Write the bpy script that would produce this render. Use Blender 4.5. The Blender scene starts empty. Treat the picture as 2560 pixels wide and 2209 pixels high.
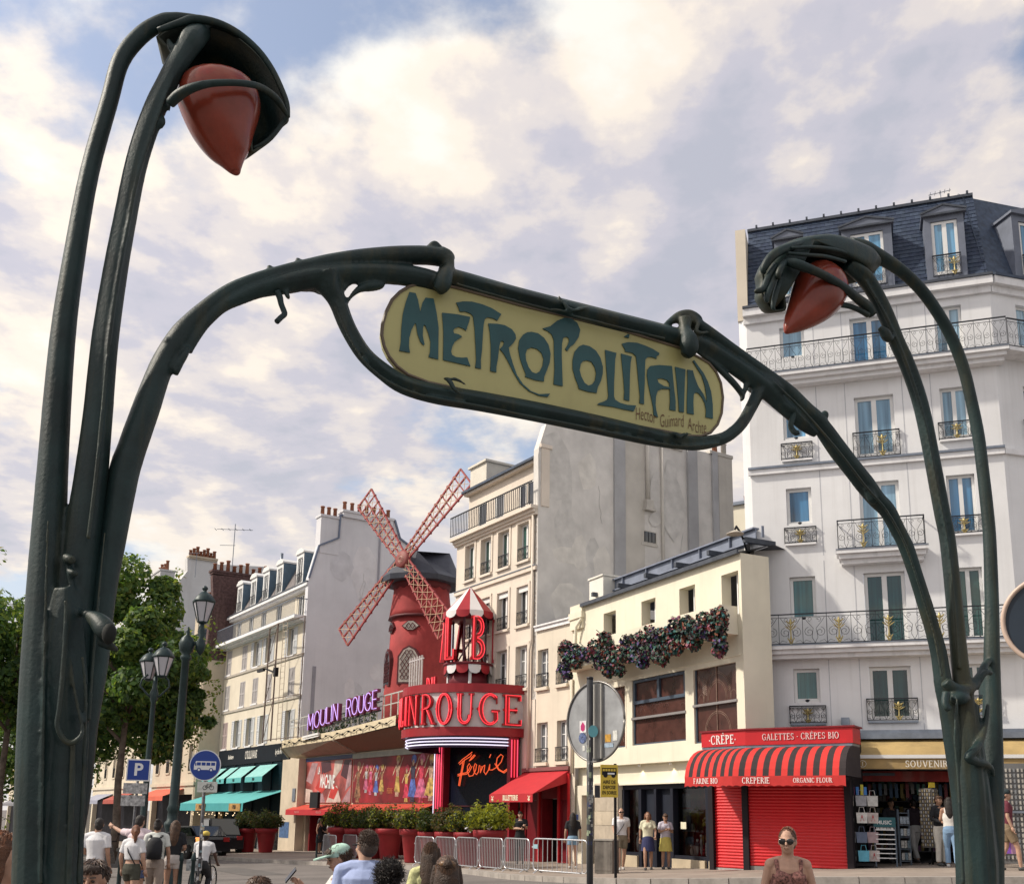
import bpy, bmesh, math, random
import numpy as np
from mathutils import Vector, Matrix
from math import sin, cos, pi, radians, sqrt, atan2, tan

# ---------------------------------------------------------------- camera, sky, sun, exposure
scn = bpy.context.scene
COL = scn.collection
FPX = 2560.0
PITCH, ROLL = radians(11.9), radians(0.96)
CAM = Vector((0, 0, 1.7))
CM = (Matrix.Rotation(pi/2 + PITCH, 3, 'X') @ Matrix.Rotation(ROLL, 3, 'Z'))
cd = bpy.data.cameras.new('camera'); cam = bpy.data.objects.new('camera', cd); COL.objects.link(cam)
cam.matrix_world = Matrix.Translation(CAM) @ CM.to_4x4()
cd.sensor_fit = 'HORIZONTAL'; cd.sensor_width = 36; cd.lens = 36
cd.shift_y = (1500 - 1104.5) / 2560
cd.clip_start = 0.05; cd.clip_end = 3000
scn.camera = cam

SUN_DIR = Vector((-0.95, -0.05, 0.86)).normalized()
SUN_EL = math.asin(SUN_DIR.z)
SUN_ROT = atan2(SUN_DIR.x, SUN_DIR.y)

def make_world():
    w = bpy.data.worlds.new('World'); scn.world = w; w.use_nodes = True
    nt = w.node_tree; nt.nodes.clear(); N = nt.nodes.new; L = nt.links.new
    out = N('ShaderNodeOutputWorld')
    sky = N('ShaderNodeTexSky'); sky.sky_type = 'NISHITA'; sky.sun_disc = False
    sky.sun_elevation = SUN_EL; sky.sun_rotation = SUN_ROT; sky.altitude = 50; sky.dust_density = 3.0
    bsky = N('ShaderNodeBackground'); bsky.inputs[1].default_value = 0.15; L(sky.outputs[0], bsky.inputs[0])
    tc = N('ShaderNodeTexCoord'); sep = N('ShaderNodeSeparateXYZ'); L(tc.outputs['Generated'], sep.inputs[0])
    def mth(op, a, b=None, c=None):
        n = N('ShaderNodeMath'); n.operation = op
        for i, x in enumerate((a, b, c)):
            if x is None: continue
            if isinstance(x, (int, float)): n.inputs[i].default_value = x
            else: L(x, n.inputs[i])
        return n.outputs[0]
    zz = mth('ADD', mth('MAXIMUM', sep.outputs[2], 0.0), 0.16)
    px = mth('DIVIDE', sep.outputs[0], zz); py = mth('DIVIDE', sep.outputs[1], zz)
    cmb = N('ShaderNodeCombineXYZ'); L(px, cmb.inputs[0]); L(py, cmb.inputs[1])
    def noise(scale, detail, rough, off, dist=0.0, rot=0.0, sc=(1, 1, 1)):
        mp = N('ShaderNodeMapping'); L(cmb.outputs[0], mp.inputs[0])
        mp.inputs['Location'].default_value = off; mp.inputs['Scale'].default_value = sc
        mp.inputs['Rotation'].default_value = (0, 0, rot)
        n = N('ShaderNodeTexNoise'); n.inputs['Scale'].default_value = scale; n.inputs['Detail'].default_value = detail
        n.inputs['Roughness'].default_value = rough; n.inputs['Distortion'].default_value = dist
        L(mp.outputs[0], n.inputs['Vector']); return n.outputs['Fac']
    def ramp(fac, pts):
        r = N('ShaderNodeValToRGB'); r.color_ramp.interpolation = 'EASE'
        while len(r.color_ramp.elements) < len(pts): r.color_ramp.elements.new(0.5)
        for e, (p, c) in zip(r.color_ramp.elements, pts): e.position = p; e.color = (*c, 1)
        L(fac, r.inputs[0]); return r.outputs[0]
    # cloud density, and the same density a little way towards the sun: the difference lights the billows from that side
    sx, sy = SUN_DIR.x*.10, SUN_DIR.y*.10
    n1 = noise(1.55, 12, 0.55, CLOUD, 0.10); n2 = noise(1.55, 12, 0.55, (CLOUD[0]+sx, CLOUD[1]+sy, CLOUD[2]), 0.10)
    big = noise(0.62, 3, 0.5, (CLOUD[0]+5.1, CLOUD[1]+.2, 1.4))
    dens = mth('ADD', n1, mth('MULTIPLY', mth('SUBTRACT', big, 0.5), 0.42))
    cov = ramp(dens, [(0.40, (0, 0, 0)), (0.485, (1, 1, 1))])
    lit = mth('ADD', 0.42, mth('MULTIPLY', mth('SUBTRACT', n1, n2), 4.6))
    val = mth('SUBTRACT', mth('ADD', lit, 0.31), mth('MULTIPLY', mth('SUBTRACT', dens, 0.42), 2.0))
    ccol = ramp(val, [(0.15, (0.46, 0.48, 0.58)), (0.36, (0.56, 0.55, 0.64)), (0.52, (0.76, 0.70, 0.69)), (0.70, (0.99, 0.88, 0.76)), (0.92, (1.0, 0.96, 0.88))])
    # clouds on the side of the sun are warmer and brighter
    dot = N('ShaderNodeVectorMath'); dot.operation = 'DOT_PRODUCT'; L(tc.outputs['Generated'], dot.inputs[0])
    dot.inputs[1].default_value = SUN_DIR
    gl = mth('POWER', mth('MAXIMUM', dot.outputs['Value'], 0.0), 2.0)
    bcl = N('ShaderNodeBackground'); L(ccol, bcl.inputs[0]); L(mth('ADD', 0.78, mth('MULTIPLY', gl, 0.34)), bcl.inputs[1])
    # towards the horizon the layer thickens into a pale veil
    veil = mth('POWER', mth('SUBTRACT', 1.0, mth('MINIMUM', mth('MULTIPLY', mth('MAXIMUM', sep.outputs[2], 0.0), 1.9), 1.0)), 2.0)
    bve = N('ShaderNodeBackground'); bve.inputs[0].default_value = (0.90, 0.87, 0.84, 1); bve.inputs[1].default_value = 0.72
    m1 = N('ShaderNodeMixShader'); L(cov, m1.inputs[0]); L(bsky.outputs[0], m1.inputs[1]); L(bcl.outputs[0], m1.inputs[2])
    m2 = N('ShaderNodeMixShader'); L(mth('ADD', 0.14, mth('MULTIPLY', veil, 0.55)), m2.inputs[0]); L(m1.outputs[0], m2.inputs[1]); L(bve.outputs[0], m2.inputs[2])
    L(m2.outputs[0], out.inputs[0])
    w.cycles.sampling_method = 'MANUAL'; w.cycles.sample_map_resolution = 512
CLOUD = (2.0, 1.6, 0.0)
make_world()
sl = bpy.data.lights.new('sun', 'SUN'); so = bpy.data.objects.new('sun', sl); COL.objects.link(so)
sl.energy = 3.2; sl.angle = radians(2.5); sl.color = (1.0, 0.91, 0.78)
so.rotation_mode = 'QUATERNION'; so.rotation_quaternion = SUN_DIR.to_track_quat('Z', 'Y'); so.location = (-20, -10, 40)
scn.view_settings.view_transform = 'Standard'; scn.view_settings.look = 'None'
scn.view_settings.gamma = 1; scn.view_settings.use_curve_mapping = False; scn.view_settings.exposure = 0.38
scn.cycles.max_bounces = 5; scn.cycles.diffuse_bounces = 3; scn.cycles.glossy_bounces = 3
scn.cycles.transmission_bounces = 3; scn.cycles.transparent_max_bounces = 6
scn.cycles.caustics_reflective = False; scn.cycles.caustics_refractive = False

# ---------------------------------------------------------------- helpers
random.seed(7)
def ray(u, v):
    return CM @ Vector(((u-1280)/FPX, (1500-v)/FPX, -1.0))
def pix_scale(p):
    """metres per photograph pixel at world point p"""
    c = CM.transposed() @ (Vector(p) - CAM); return -c.z / FPX

def interp(x, xs, ys):
    if x <= xs[0]: return ys[0]
    for i in range(len(xs)-1):
        if x <= xs[i+1]:
            f = (x-xs[i])/(xs[i+1]-xs[i]); return ys[i]*(1-f)+ys[i+1]*f
    return ys[-1]
_A33 = radians(33)
def ground_z(x, y):
    t = -sin(_A33)*x + cos(_A33)*y; p = cos(_A33)*x + sin(_A33)*y
    nth = interp(t, [-20, 15.8, 25.3, 58.6, 150], [1.1, .65, .24, -.38, -1.6]); sth = -.012*t
    k = min(max(p/22, -.5), 1.3); return sth*(1-k)+nth*k
ROAD = -0.12

def setp(o, label=None, cat=None, group=None, kind=None):
    if label: o['label'] = label
    if cat: o['category'] = cat
    if group: o['group'] = group
    if kind: o['kind'] = kind
    return o
def thing(name, label, cat, loc=(0, 0, 0), rz=0, group=None, kind=None):
    o = bpy.data.objects.new(name, None); COL.objects.link(o); o.empty_display_size = 0.2
    o.location = loc; o.rotation_euler = (0, 0, rz)
    return setp(o, label, cat, group, kind)
def put(name, me, parent=None, loc=None, rot=None, scale=None):
    """an object that shares mesh data"""
    o = bpy.data.objects.new(name, me); COL.objects.link(o)
    if parent: o.parent = parent
    if loc is not None: o.location = loc
    if rot is not None: o.rotation_euler = rot
    if scale is not None: o.scale = scale
    return o
def copy_tree(o, parent=None):
    c = o.copy(); COL.objects.link(c); c.parent = parent
    for ch in list(o.children): copy_tree(ch, c)
    return c

class MB:
    """collects faces, becomes ONE mesh object"""
    def __init__(s): s.v = []; s.f = []; s.m = []; s.sm = []
    def add(s, vs, fs, m=0, smooth=False):
        b = len(s.v); s.v += [tuple(p) for p in vs]
        for f in fs: s.f.append(tuple(i+b for i in f)); s.m.append(m); s.sm.append(smooth)
        return s
    def box(s, x0, x1, y0, y1, z0, z1, m=0):
        if x0 > x1: x0, x1 = x1, x0
        if y0 > y1: y0, y1 = y1, y0
        if z0 > z1: z0, z1 = z1, z0
        return s.add([(x0,y0,z0),(x1,y0,z0),(x1,y1,z0),(x0,y1,z0),(x0,y0,z1),(x1,y0,z1),(x1,y1,z1),(x0,y1,z1)],
              [(0,3,2,1),(4,5,6,7),(0,1,5,4),(1,2,6,5),(2,3,7,6),(3,0,4,7)], m)
    def quad(s, a, b, c, d, m=0): return s.add([a,b,c,d], [(0,1,2,3)], m)
    def poly(s, pts, m=0): return s.add(pts, [tuple(range(len(pts)))], m)
    def prism(s, pts, y0, y1, m=0):
        """polygon in x,z (counter-clockwise seen from -y) pushed along y"""
        n = len(pts); ar = sum(pts[i][0]*pts[(i+1)%n][1]-pts[(i+1)%n][0]*pts[i][1] for i in range(n))
        if ar < 0: pts = pts[::-1]
        vs = [(x,y0,z) for x,z in pts]+[(x,y1,z) for x,z in pts]
        fs = [tuple(range(n)), tuple(range(2*n-1, n-1, -1))]+[((i+1)%n, i, i+n, (i+1)%n+n) for i in range(n)]
        return s.add(vs, fs, m)
    def slab(s, pts, z0, z1, m=0):
        """polygon in x,y pushed along z"""
        n = len(pts); ar = sum(pts[i][0]*pts[(i+1)%n][1]-pts[(i+1)%n][0]*pts[i][1] for i in range(n))
        if ar < 0: pts = pts[::-1]
        vs = [(x,y,z0) for x,y in pts]+[(x,y,z1) for x,y in pts]
        fs = [tuple(range(n-1,-1,-1)), tuple(range(n, 2*n))]+[(i, (i+1)%n, (i+1)%n+n, i+n) for i in range(n)]
        return s.add(vs, fs, m)
    def bar(s, a, b, w, d=None, m=0, up=(0,0,1)):
        """square bar from a to b"""
        a = Vector(a); b = Vector(b); t = (b-a); d = d or w
        if t.length < 1e-6: return s
        t.normalize(); u = Vector(up)
        if abs(t.dot(u)) > .98: u = Vector((0,1,0))
        e1 = t.cross(u).normalized()*w/2; e2 = e1.cross(t).normalized()*d/2
        q = [-e1-e2, e1-e2, e1+e2, -e1+e2]
        return s.add([a+k for k in q]+[b+k for k in q], [(0,1,2,3),(7,6,5,4),(0,4,5,1),(1,5,6,2),(2,6,7,3),(3,7,4,0)], m)
    def tube(s, pts, r, n=8, m=0, caps=True, flat=None, smooth=True, up=None):
        """swept tube; r a number or a list; flat=(a,b) scales the section"""
        P = [Vector(p) for p in pts]; k = len(P)
        if not isinstance(r, (list, tuple)): r = [r]*k
        T = []
        for i in range(k):
            t = P[min(i+1,k-1)]-P[max(i-1,0)]
            T.append(t.normalized() if t.length > 1e-9 else Vector((0,0,1)))
        u = Vector(up) if up else (Vector((0,0,1)) if abs(T[0].z) < .9 else Vector((0,1,0)))
        e = (u - T[0]*u.dot(T[0])).normalized(); vs = []
        fa, fb = flat or (1,1)
        for i in range(k):
            e = (e - T[i]*e.dot(T[i]))
            e = e.normalized() if e.length > 1e-6 else T[i].orthogonal().normalized()
            g = T[i].cross(e)
            for j in range(n):
                a = 2*pi*j/n; vs.append(P[i]+(e*cos(a)*fa+g*sin(a)*fb)*r[i])
        fs = [(i*n+j, i*n+(j+1)%n, (i+1)*n+(j+1)%n, (i+1)*n+j) for i in range(k-1) for j in range(n)]
        if caps: fs += [tuple(range(n-1,-1,-1)), tuple((k-1)*n+j for j in range(n))]
        return s.add(vs, fs, m, smooth)
    def lathe(s, prof, n=12, c=(0,0,0), m=0, smooth=True, a0=0.0):
        """profile [(r,z)] turned round the z axis at c"""
        k = len(prof); vs = [(c[0]+r*cos(a0+2*pi*j/n), c[1]+r*sin(a0+2*pi*j/n), c[2]+z) for r, z in prof for j in range(n)]
        fs = [(i*n+j, i*n+(j+1)%n, (i+1)*n+(j+1)%n, (i+1)*n+j) for i in range(k-1) for j in range(n)]
        fs += [tuple(range(n-1,-1,-1)), tuple((k-1)*n+j for j in range(n))]
        return s.add(vs, fs, m, smooth)
    def ball(s, c, r, n=10, k=7, m=0):
        rx, ry, rz_ = r if isinstance(r, (tuple, list)) else (r, r, r)
        vs = []; c = Vector(c)
        for i in range(k):
            th = pi*(i+.02)/(k-1+.04)
            for j in range(n):
                a = 2*pi*j/n; vs.append(c+Vector((rx*sin(th)*cos(a), ry*sin(th)*sin(a), rz_*cos(th))))
        fs = [(i*n+(j+1)%n, i*n+j, (i+1)*n+j, (i+1)*n+(j+1)%n) for i in range(k-1) for j in range(n)]
        fs += [tuple(range(n)), tuple((k-1)*n+j for j in range(n-1,-1,-1))]
        return s.add(vs, fs, m, True)
    def xf(s, mat, start=0):
        for i in range(start, len(s.v)): s.v[i] = tuple(mat @ Vector(s.v[i]))
        return s
    def mesh(s, name, mats):
        me = bpy.data.meshes.new(name); me.from_pydata(s.v, [], s.f)
        mats = mats if isinstance(mats, (list, tuple)) else [mats]
        for mm in mats: me.materials.append(mm)
        if len(mats) > 1: me.polygons.foreach_set('material_index', s.m)
        if any(s.sm): me.polygons.foreach_set('use_smooth', s.sm)
        me.update(); return me
    def build(s, name, mats, parent=None, label=None, kind=None, loc=None, rot=None):
        o = put(name, s.mesh(name, mats), parent, loc, rot)
        return setp(o, label, None, None, kind)
def wbox(x0, x1, y0, y1, z0, z1): return MB().box(x0, x1, y0, y1, z0, z1)

class Fac:
    """a house front: x runs along it to the right, y into the house, z up"""
    def __init__(s, P, deg):
        s.P = Vector((P[0], P[1], 0)); s.a = radians(deg)
        s.ex = Vector((cos(s.a), sin(s.a), 0)); s.iy = Vector((-sin(s.a), cos(s.a), 0))
    def px(s, u, v, y=0.0):
        """photograph pixel -> (x, z) on the front moved y into the house"""
        r = ray(u, v); P = s.P+s.iy*y; t = (P-CAM).dot(s.iy)/r.dot(s.iy); q = CAM+r*t-s.P
        return q.dot(s.ex), q.z
    def side(s, u, v, x):
        """photograph pixel -> (y, z) on the plane across the front at x"""
        r = ray(u, v); P = s.P+s.ex*x; t = (P-CAM).dot(s.ex)/r.dot(s.ex); q = CAM+r*t-s.P
        return q.dot(s.iy), q.z
    def w(s, x, y, z): return s.P+s.ex*x+s.iy*y+Vector((0,0,z))
    def g(s, x, y=0): q = s.w(x, y, 0); return ground_z(q.x, q.y)
    def thing(s, name, label, cat, group=None, x=0, y=0, z=0):
        return thing(name, label, cat, s.w(x, y, z), s.a, group)

def wall(mb, x0, x1, z0, z1, holes, y=0.0, depth=0.18, m=0, mr=None):
    """front sheet with openings and their reveals; facing -y"""
    mr = m if mr is None else mr
    xs = sorted({x0, x1, *[h[0] for h in holes], *[h[1] for h in holes]}); zs = sorted({z0, z1, *[h[2] for h in holes], *[h[3] for h in holes]})
    xs = [x for x in xs if x0 <= x <= x1]; zs = [z for z in zs if z0 <= z <= z1]
    for i in range(len(xs)-1):
        for j in range(len(zs)-1):
            cx, cz = (xs[i]+xs[i+1])/2, (zs[j]+zs[j+1])/2
            if any(h[0] < cx < h[1] and h[2] < cz < h[3] for h in holes): continue
            mb.quad((xs[i],y,zs[j]), (xs[i+1],y,zs[j]), (xs[i+1],y,zs[j+1]), (xs[i],y,zs[j+1]), m)
    for h in holes:
        a, b, c, d = h[:4]; e = y+(h[4] if len(h) > 4 else depth)
        mb.quad((a,y,c), (a,e,c), (b,e,c), (b,y,c), mr); mb.quad((a,y,d), (b,y,d), (b,e,d), (a,e,d), mr)
        mb.quad((a,y,c), (a,y,d), (a,e,d), (a,e,c), mr); mb.quad((b,y,c), (b,e,c), (b,e,d), (b,y,d), mr)
    return mb

# ---------------------------------------------------------------- materials
MATS = {}
def pm(key, col, rough=0.7, metal=0.0, var=0.10, vs=2.0, bump=0.0, bs=30.0, stain=0.0, spec=0.4, streak=(3, 3, .22), scol=(.35,.32,.28), coat=0):
    if key in MATS: return MATS[key]
    m = bpy.data.materials.new(key); m.use_nodes = True; nt = m.node_tree; N = nt.nodes.new; L = nt.links.new
    b = nt.nodes['Principled BSDF']; b.inputs['Roughness'].default_value = rough; b.inputs['Metallic'].default_value = metal
    b.inputs['Specular IOR Level'].default_value = spec
    if coat: b.inputs['Coat Weight'].default_value = coat
    tc = N('ShaderNodeTexCoord')
    def noise(sc, det, scale=None):
        n = N('ShaderNodeTexNoise'); n.inputs['Scale'].default_value = sc; n.inputs['Detail'].default_value = det
        n.inputs['Roughness'].default_value = .6
        if scale:
            mp = N('ShaderNodeMapping'); mp.inputs['Scale'].default_value = scale; L(tc.outputs['Object'], mp.inputs[0]); L(mp.outputs[0], n.inputs['Vector'])
        else: L(tc.outputs['Object'], n.inputs['Vector'])
        return n.outputs['Fac']
    def mix(fac, a, bb, mode='MIX'):
        x = N('ShaderNodeMix'); x.data_type = 'RGBA'; x.blend_type = mode
        for sock, val in ((x.inputs[0], fac), (x.inputs[6], a), (x.inputs[7], bb)):
            if isinstance(val, (int, float)): sock.default_value = val
            elif isinstance(val, tuple): sock.default_value = (*val, 1)
            else: L(val, sock)
        return x.outputs[2]
    def rmp(f, a, b2):
        r = N('ShaderNodeMapRange'); r.inputs[1].default_value = a; r.inputs[2].default_value = b2; L(f, r.inputs[0]); return r.outputs[0]
    c = col
    if var > 0:
        lo = tuple(x*(1-var*1.5) for x in col); hi = tuple(min(1, x*(1+var)) for x in col)
        c = mix(rmp(noise(vs, 6), .3, .7), lo, hi)
    if stain > 0:
        f = rmp(noise(1.0, 5, streak), .52, .75)
        mu = N('ShaderNodeMath'); mu.operation = 'MULTIPLY'; L(f, mu.inputs[0]); mu.inputs[1].default_value = stain
        c = mix(mu.outputs[0], c, scol)
    if isinstance(c, tuple): b.inputs['Base Color'].default_value = (*c, 1)
    else: L(c, b.inputs['Base Color'])
    if bump > 0:
        bp = N('ShaderNodeBump'); bp.inputs['Strength'].default_value = bump; bp.inputs['Distance'].default_value = .02
        L(noise(bs, 5), bp.inputs['Height']); L(bp.outputs[0], b.inputs['Normal'])
    MATS[key] = m; return m
def glow(key, col, strength):
    if key in MATS: return MATS[key]
    m = bpy.data.materials.new(key); m.use_nodes = True; b = m.node_tree.nodes['Principled BSDF']
    b.inputs['Base Color'].default_value = (*[min(1, c*.6) for c in col], 1); b.inputs['Emission Color'].default_value = (*col, 1); b.inputs['Emission Strength'].default_value = strength
    MATS[key] = m; return m
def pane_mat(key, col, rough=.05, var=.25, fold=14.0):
    """opaque pane in curtain-like folds; blue and green colours paint in reflections"""
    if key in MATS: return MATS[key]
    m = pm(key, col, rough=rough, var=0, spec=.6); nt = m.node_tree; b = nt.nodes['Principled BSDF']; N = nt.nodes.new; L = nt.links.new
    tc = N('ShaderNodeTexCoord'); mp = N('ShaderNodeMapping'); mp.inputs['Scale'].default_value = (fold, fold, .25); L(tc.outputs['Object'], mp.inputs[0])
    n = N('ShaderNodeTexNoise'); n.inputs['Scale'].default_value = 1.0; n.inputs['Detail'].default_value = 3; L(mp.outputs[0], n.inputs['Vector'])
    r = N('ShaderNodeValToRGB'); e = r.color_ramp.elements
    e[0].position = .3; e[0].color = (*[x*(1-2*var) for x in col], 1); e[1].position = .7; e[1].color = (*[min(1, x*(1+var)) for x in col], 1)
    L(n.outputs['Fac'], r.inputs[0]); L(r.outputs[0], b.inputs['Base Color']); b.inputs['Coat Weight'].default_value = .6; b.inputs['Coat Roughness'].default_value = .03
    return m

def leaf_mat(key, col):
    """leaf that lets some light through"""
    if key in MATS: return MATS[key]
    m = pm(key, col, .55, var=.3, vs=3, spec=.3); nt = m.node_tree; b = nt.nodes['Principled BSDF']; N = nt.nodes.new; L = nt.links.new
    tr = N('ShaderNodeBsdfTranslucent'); mx = N('ShaderNodeMixShader'); mx.inputs[0].default_value = .42; tr.inputs[0].default_value = (min(1, col[0]*2.0), min(1, col[1]*1.8), col[2]*1.0, 1)
    L(b.outputs[0], mx.inputs[1]); L(tr.outputs[0], mx.inputs[2]); L(mx.outputs[0], nt.nodes['Material Output'].inputs[0]); return m
white_wall = pm('white_plaster', (.785, .79, .80), .85, var=.07, vs=.5, bump=.08, bs=30, stain=.42, scol=(.58,.575,.57), streak=(5, 5, .2))
white_trim = pm('white_trim', (.78, .78, .79), .7, var=.05, vs=3, stain=.5, scol=(.42,.42,.42), streak=(4,4,1.5))
cream_wall = pm('cream_plaster', (.69, .62, .51), .85, var=.08, vs=.6, bump=.08, bs=40, stain=.35, scol=(.45,.40,.32))
flower_wall = pm('pale_yellow_plaster', (.76, .71, .575), .85, var=.07, vs=.6, bump=.07, bs=40, stain=.3, scol=(.52,.47,.36))
stone_wall = pm('warm_limestone', (.62, .53, .41), .85, var=.1, vs=1.2, bump=.08, bs=25, stain=.25, scol=(.35,.3,.24))
pink_cream = pm('cream_pink_plaster', (.70, .62, .53), .85, var=.08, vs=.6, bump=.07, bs=40, stain=.38, scol=(.48,.42,.36))
grey_gable = pm('grey_render', (.66, .635, .60), .92, var=.12, vs=.8, bump=.12, bs=14, stain=.2, scol=(.43,.42,.41))
pale_gable = pm('pale_render', (.68, .68, .71), .92, var=.08, vs=.35, bump=.06, bs=22, stain=.25, scol=(.46,.46,.49))
slate = pm('slate', (.048, .068, .108), .55, var=.3, vs=6, bump=.15, bs=30)
zinc = pm('zinc', (.20, .23, .28), .45, metal=.4, var=.15, vs=4)
dark_zinc = pm('dark_zinc', (.07, .08, .10), .5, metal=.3, var=.2, vs=4)
iron = pm('black_iron', (.02, .023, .03), .5, metal=.3, var=.1)
gold = pm('gilding', (.46, .38, .17), .4, metal=.5, var=.15, vs=20)
win_white = pm('window_white', (.75, .75, .74), .5, var=.03)
pane_blue = pane_mat('pane_blue', (.12, .31, .50), var=.42, fold=9)  # reflected sky painted into the pane as blue
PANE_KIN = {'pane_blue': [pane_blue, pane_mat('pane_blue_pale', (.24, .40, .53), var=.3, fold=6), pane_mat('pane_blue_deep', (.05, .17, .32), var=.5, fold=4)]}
pane_teal = pane_mat('pane_teal', (.025, .13, .14))  # teal and green panes carry the reflected trees in their colour
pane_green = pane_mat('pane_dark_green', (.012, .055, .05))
pane_dark = pane_mat('pane_dark', (.035, .042, .05), var=.3)
pane_grey = pane_mat('pane_grey', (.16, .17, .19), var=.25)
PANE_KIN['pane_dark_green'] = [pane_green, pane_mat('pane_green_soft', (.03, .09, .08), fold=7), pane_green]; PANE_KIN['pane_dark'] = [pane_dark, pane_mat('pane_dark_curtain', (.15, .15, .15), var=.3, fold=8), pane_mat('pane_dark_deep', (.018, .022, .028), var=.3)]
pot_clay = pm('chimney_clay', (.30, .12, .07), .8, var=.2, vs=8)
red_paint = pm('red_paint', (.50, .012, .018), .45, var=.08, vs=3)
red_wall = pm('windmill_red', (.34, .045, .045), .8, var=.16, vs=1.5, bump=.12, bs=30, stain=.45, scol=(.24,.03,.03))
deep_red = pm('deep_red', (.20, .008, .014), .5, var=.12, vs=3)
black_paint = pm('black_paint', (.012, .012, .014), .5, var=.1, spec=.2)
steel = pm('galvanised_steel', (.55, .57, .60), .35, metal=.75, var=.08, vs=10)
white_paint = pm('white_paint', (.8, .8, .8), .5, var=.03)
skin_m = {}

def window(parent, x0, x1, z0, z1, y, pane, leaves=2, frame=None, fw=.06, bars=0, name='window'):
    """a casement: frame (part) with its panes (sub-parts)"""
    kin = PANE_KIN.get(pane.name); pane = kin[int(abs(x0*7.3+z0*3.1)*2.7) % 3] if kin else pane
    frame = frame or win_white; mb = MB(); w = x1-x0; fw = min(fw, w*.12)
    yb = y+.06
    mb.box(x0, x0+fw, y, yb, z0, z1); mb.box(x1-fw, x1, y, yb, z0, z1)
    mb.box(x0+fw, x1-fw, y, yb, z0, z0+fw*1.4); mb.box(x0+fw, x1-fw, y, yb, z1-fw, z1)
    xs = [x0+fw]+[x0+w*i/leaves for i in range(1, leaves)]+[x1-fw]
    mw = fw*1.5
    for i in range(1, leaves): mb.box(xs[i]-mw/2, xs[i]+mw/2, y-.012, yb-.004, z0+fw*1.4, z1-fw)
    for k in range(1, bars+1):
        zz = z0+(z1-z0)*k/(bars+1)
        for i in range(leaves):
            a = xs[i]+(mw/2 if i else 0); b = xs[i+1]-(mw/2 if i < leaves-1 else 0)
            mb.box(a, b, y+.012, yb-.01, zz-.016, zz+.016)
    o = mb.build(name, frame, parent)
    for i in range(leaves):
        a = xs[i]+(mw/2 if i else 0); b = xs[i+1]-(mw/2 if i < leaves-1 else 0)
        MB().box(a, b, y+.03, y+.045, z0+fw*1.4, z1-fw).build('pane', pane, o)
    return o

def spiral(mb, cx, cz, r, turns, a0, y, w, sgn=1, n=14):
    pts = []
    for i in range(n+1):
        f = i/n; a = a0+sgn*2*pi*turns*f; q = r*(1-.78*f); pts.append((cx+q*cos(a), y, cz+q*sin(a)))
    mb.tube(pts, w/2, 4, smooth=False, caps=False)
def railing(parent, x0, x1, z0, z1, y, gilt='none', cell=.75, w=.014, ret=0.0, label=None, plain=False):
    """wrought iron balustrade in the plane y; ret = length of its side returns into the wall"""
    mb = MB(); h = z1-z0; n = max(1, round((x1-x0)/cell)); c = (x1-x0)/n
    mb.box(x0, x1, y-.02, y+.02, z1-.03, z1); mb.box(x0, x1, y-.015, y+.015, z0, z0+.022)
    if not plain: mb.box(x0, x1, y-.009, y+.009, z1-.12*h-.01, z1-.12*h)
    gm = MB()
    for i in range(n+1):
        x = x0+i*c; x = min(max(x, x0+w/2), x1-w/2); mb.box(x-w/2, x+w/2, y-w/2, y+w/2, z0, z1)
    for i in range(n):
        a = x0+i*c; m_ = a+c/2
        if plain: continue
        zc = z0+h*.44; r = min(c*.23, h*.26)
        for sg in (-1, 1):
            spiral(mb, m_+sg*(r*.98), zc-.06*h, r*.95, 1.4, pi/2-sg*pi/2*.1, y, w*.9, -sg)
            spiral(mb, m_+sg*r*.75, z0+h*.80, r*.5, 1.1, -pi/2, y, w*.8, sg, 10)
            mb.tube([(m_, y, z0+.02), (m_+sg*c*.12, y, z0+h*.2), (m_+sg*c*.06, y, z0+h*.5), (m_+sg*c*.30, y, z0+h*.72), (m_+sg*c*.42, y, z0+h*.86)], w*.45, 4, smooth=False, caps=False)
            mb.tube([(a+(c if sg > 0 else 0), y, z0+.02), (m_+sg*c*.38, y, z0+h*.12), (m_+sg*c*.18, y, z0+h*.07)], w*.4, 4, smooth=False, caps=False)
        if gilt == 'all' or (gilt == 'mid' and i == n//2) or (gilt == 'alt' and i % 2 == 1):
            yy = y-.02
            gm.lathe([(.02, 0), (.035, .05*h), (.018, .15*h), (.018, .5*h), (.05, .58*h), (.03, .66*h), (.012, .72*h)], 6, (m_, yy, z0+.12*h))
            for sg in (-1, 1):
                for (dx, dz, q) in ((.13, .78, .022), (.09, .66, .02), (.16, .60, .018), (.10, .20, .02), (.06, .12, .018)):
                    gm.tube([(m_, yy, z0+h*(dz-.14)), (m_+sg*dx*.6, yy-.01, z0+h*(dz-.06)), (m_+sg*dx, yy, z0+h*dz)], [q*.6, q, q*.35], 4, smooth=False)
    if ret:
        for x in (x0, x1):
            xx = min(max(x, x0+w), x1-w)
            mb.box(xx-.015, xx+.015, y+.021, y+ret, z1-.03, z1); mb.box(xx-.01, xx+.01, y+.021, y+ret, z0, z0+.02)
            k = max(2, int(ret/.13))
            for i in range(1, k): mb.box(xx-w/2, xx+w/2, y+ret*i/k-w/2, y+ret*i/k+w/2, z0, z1)
    o = mb.build('railing', iron, parent, label, 'stuff')
    if gm.v: gm.build('gilt_ornament', gold, o, None, 'stuff')
    return o

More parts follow.
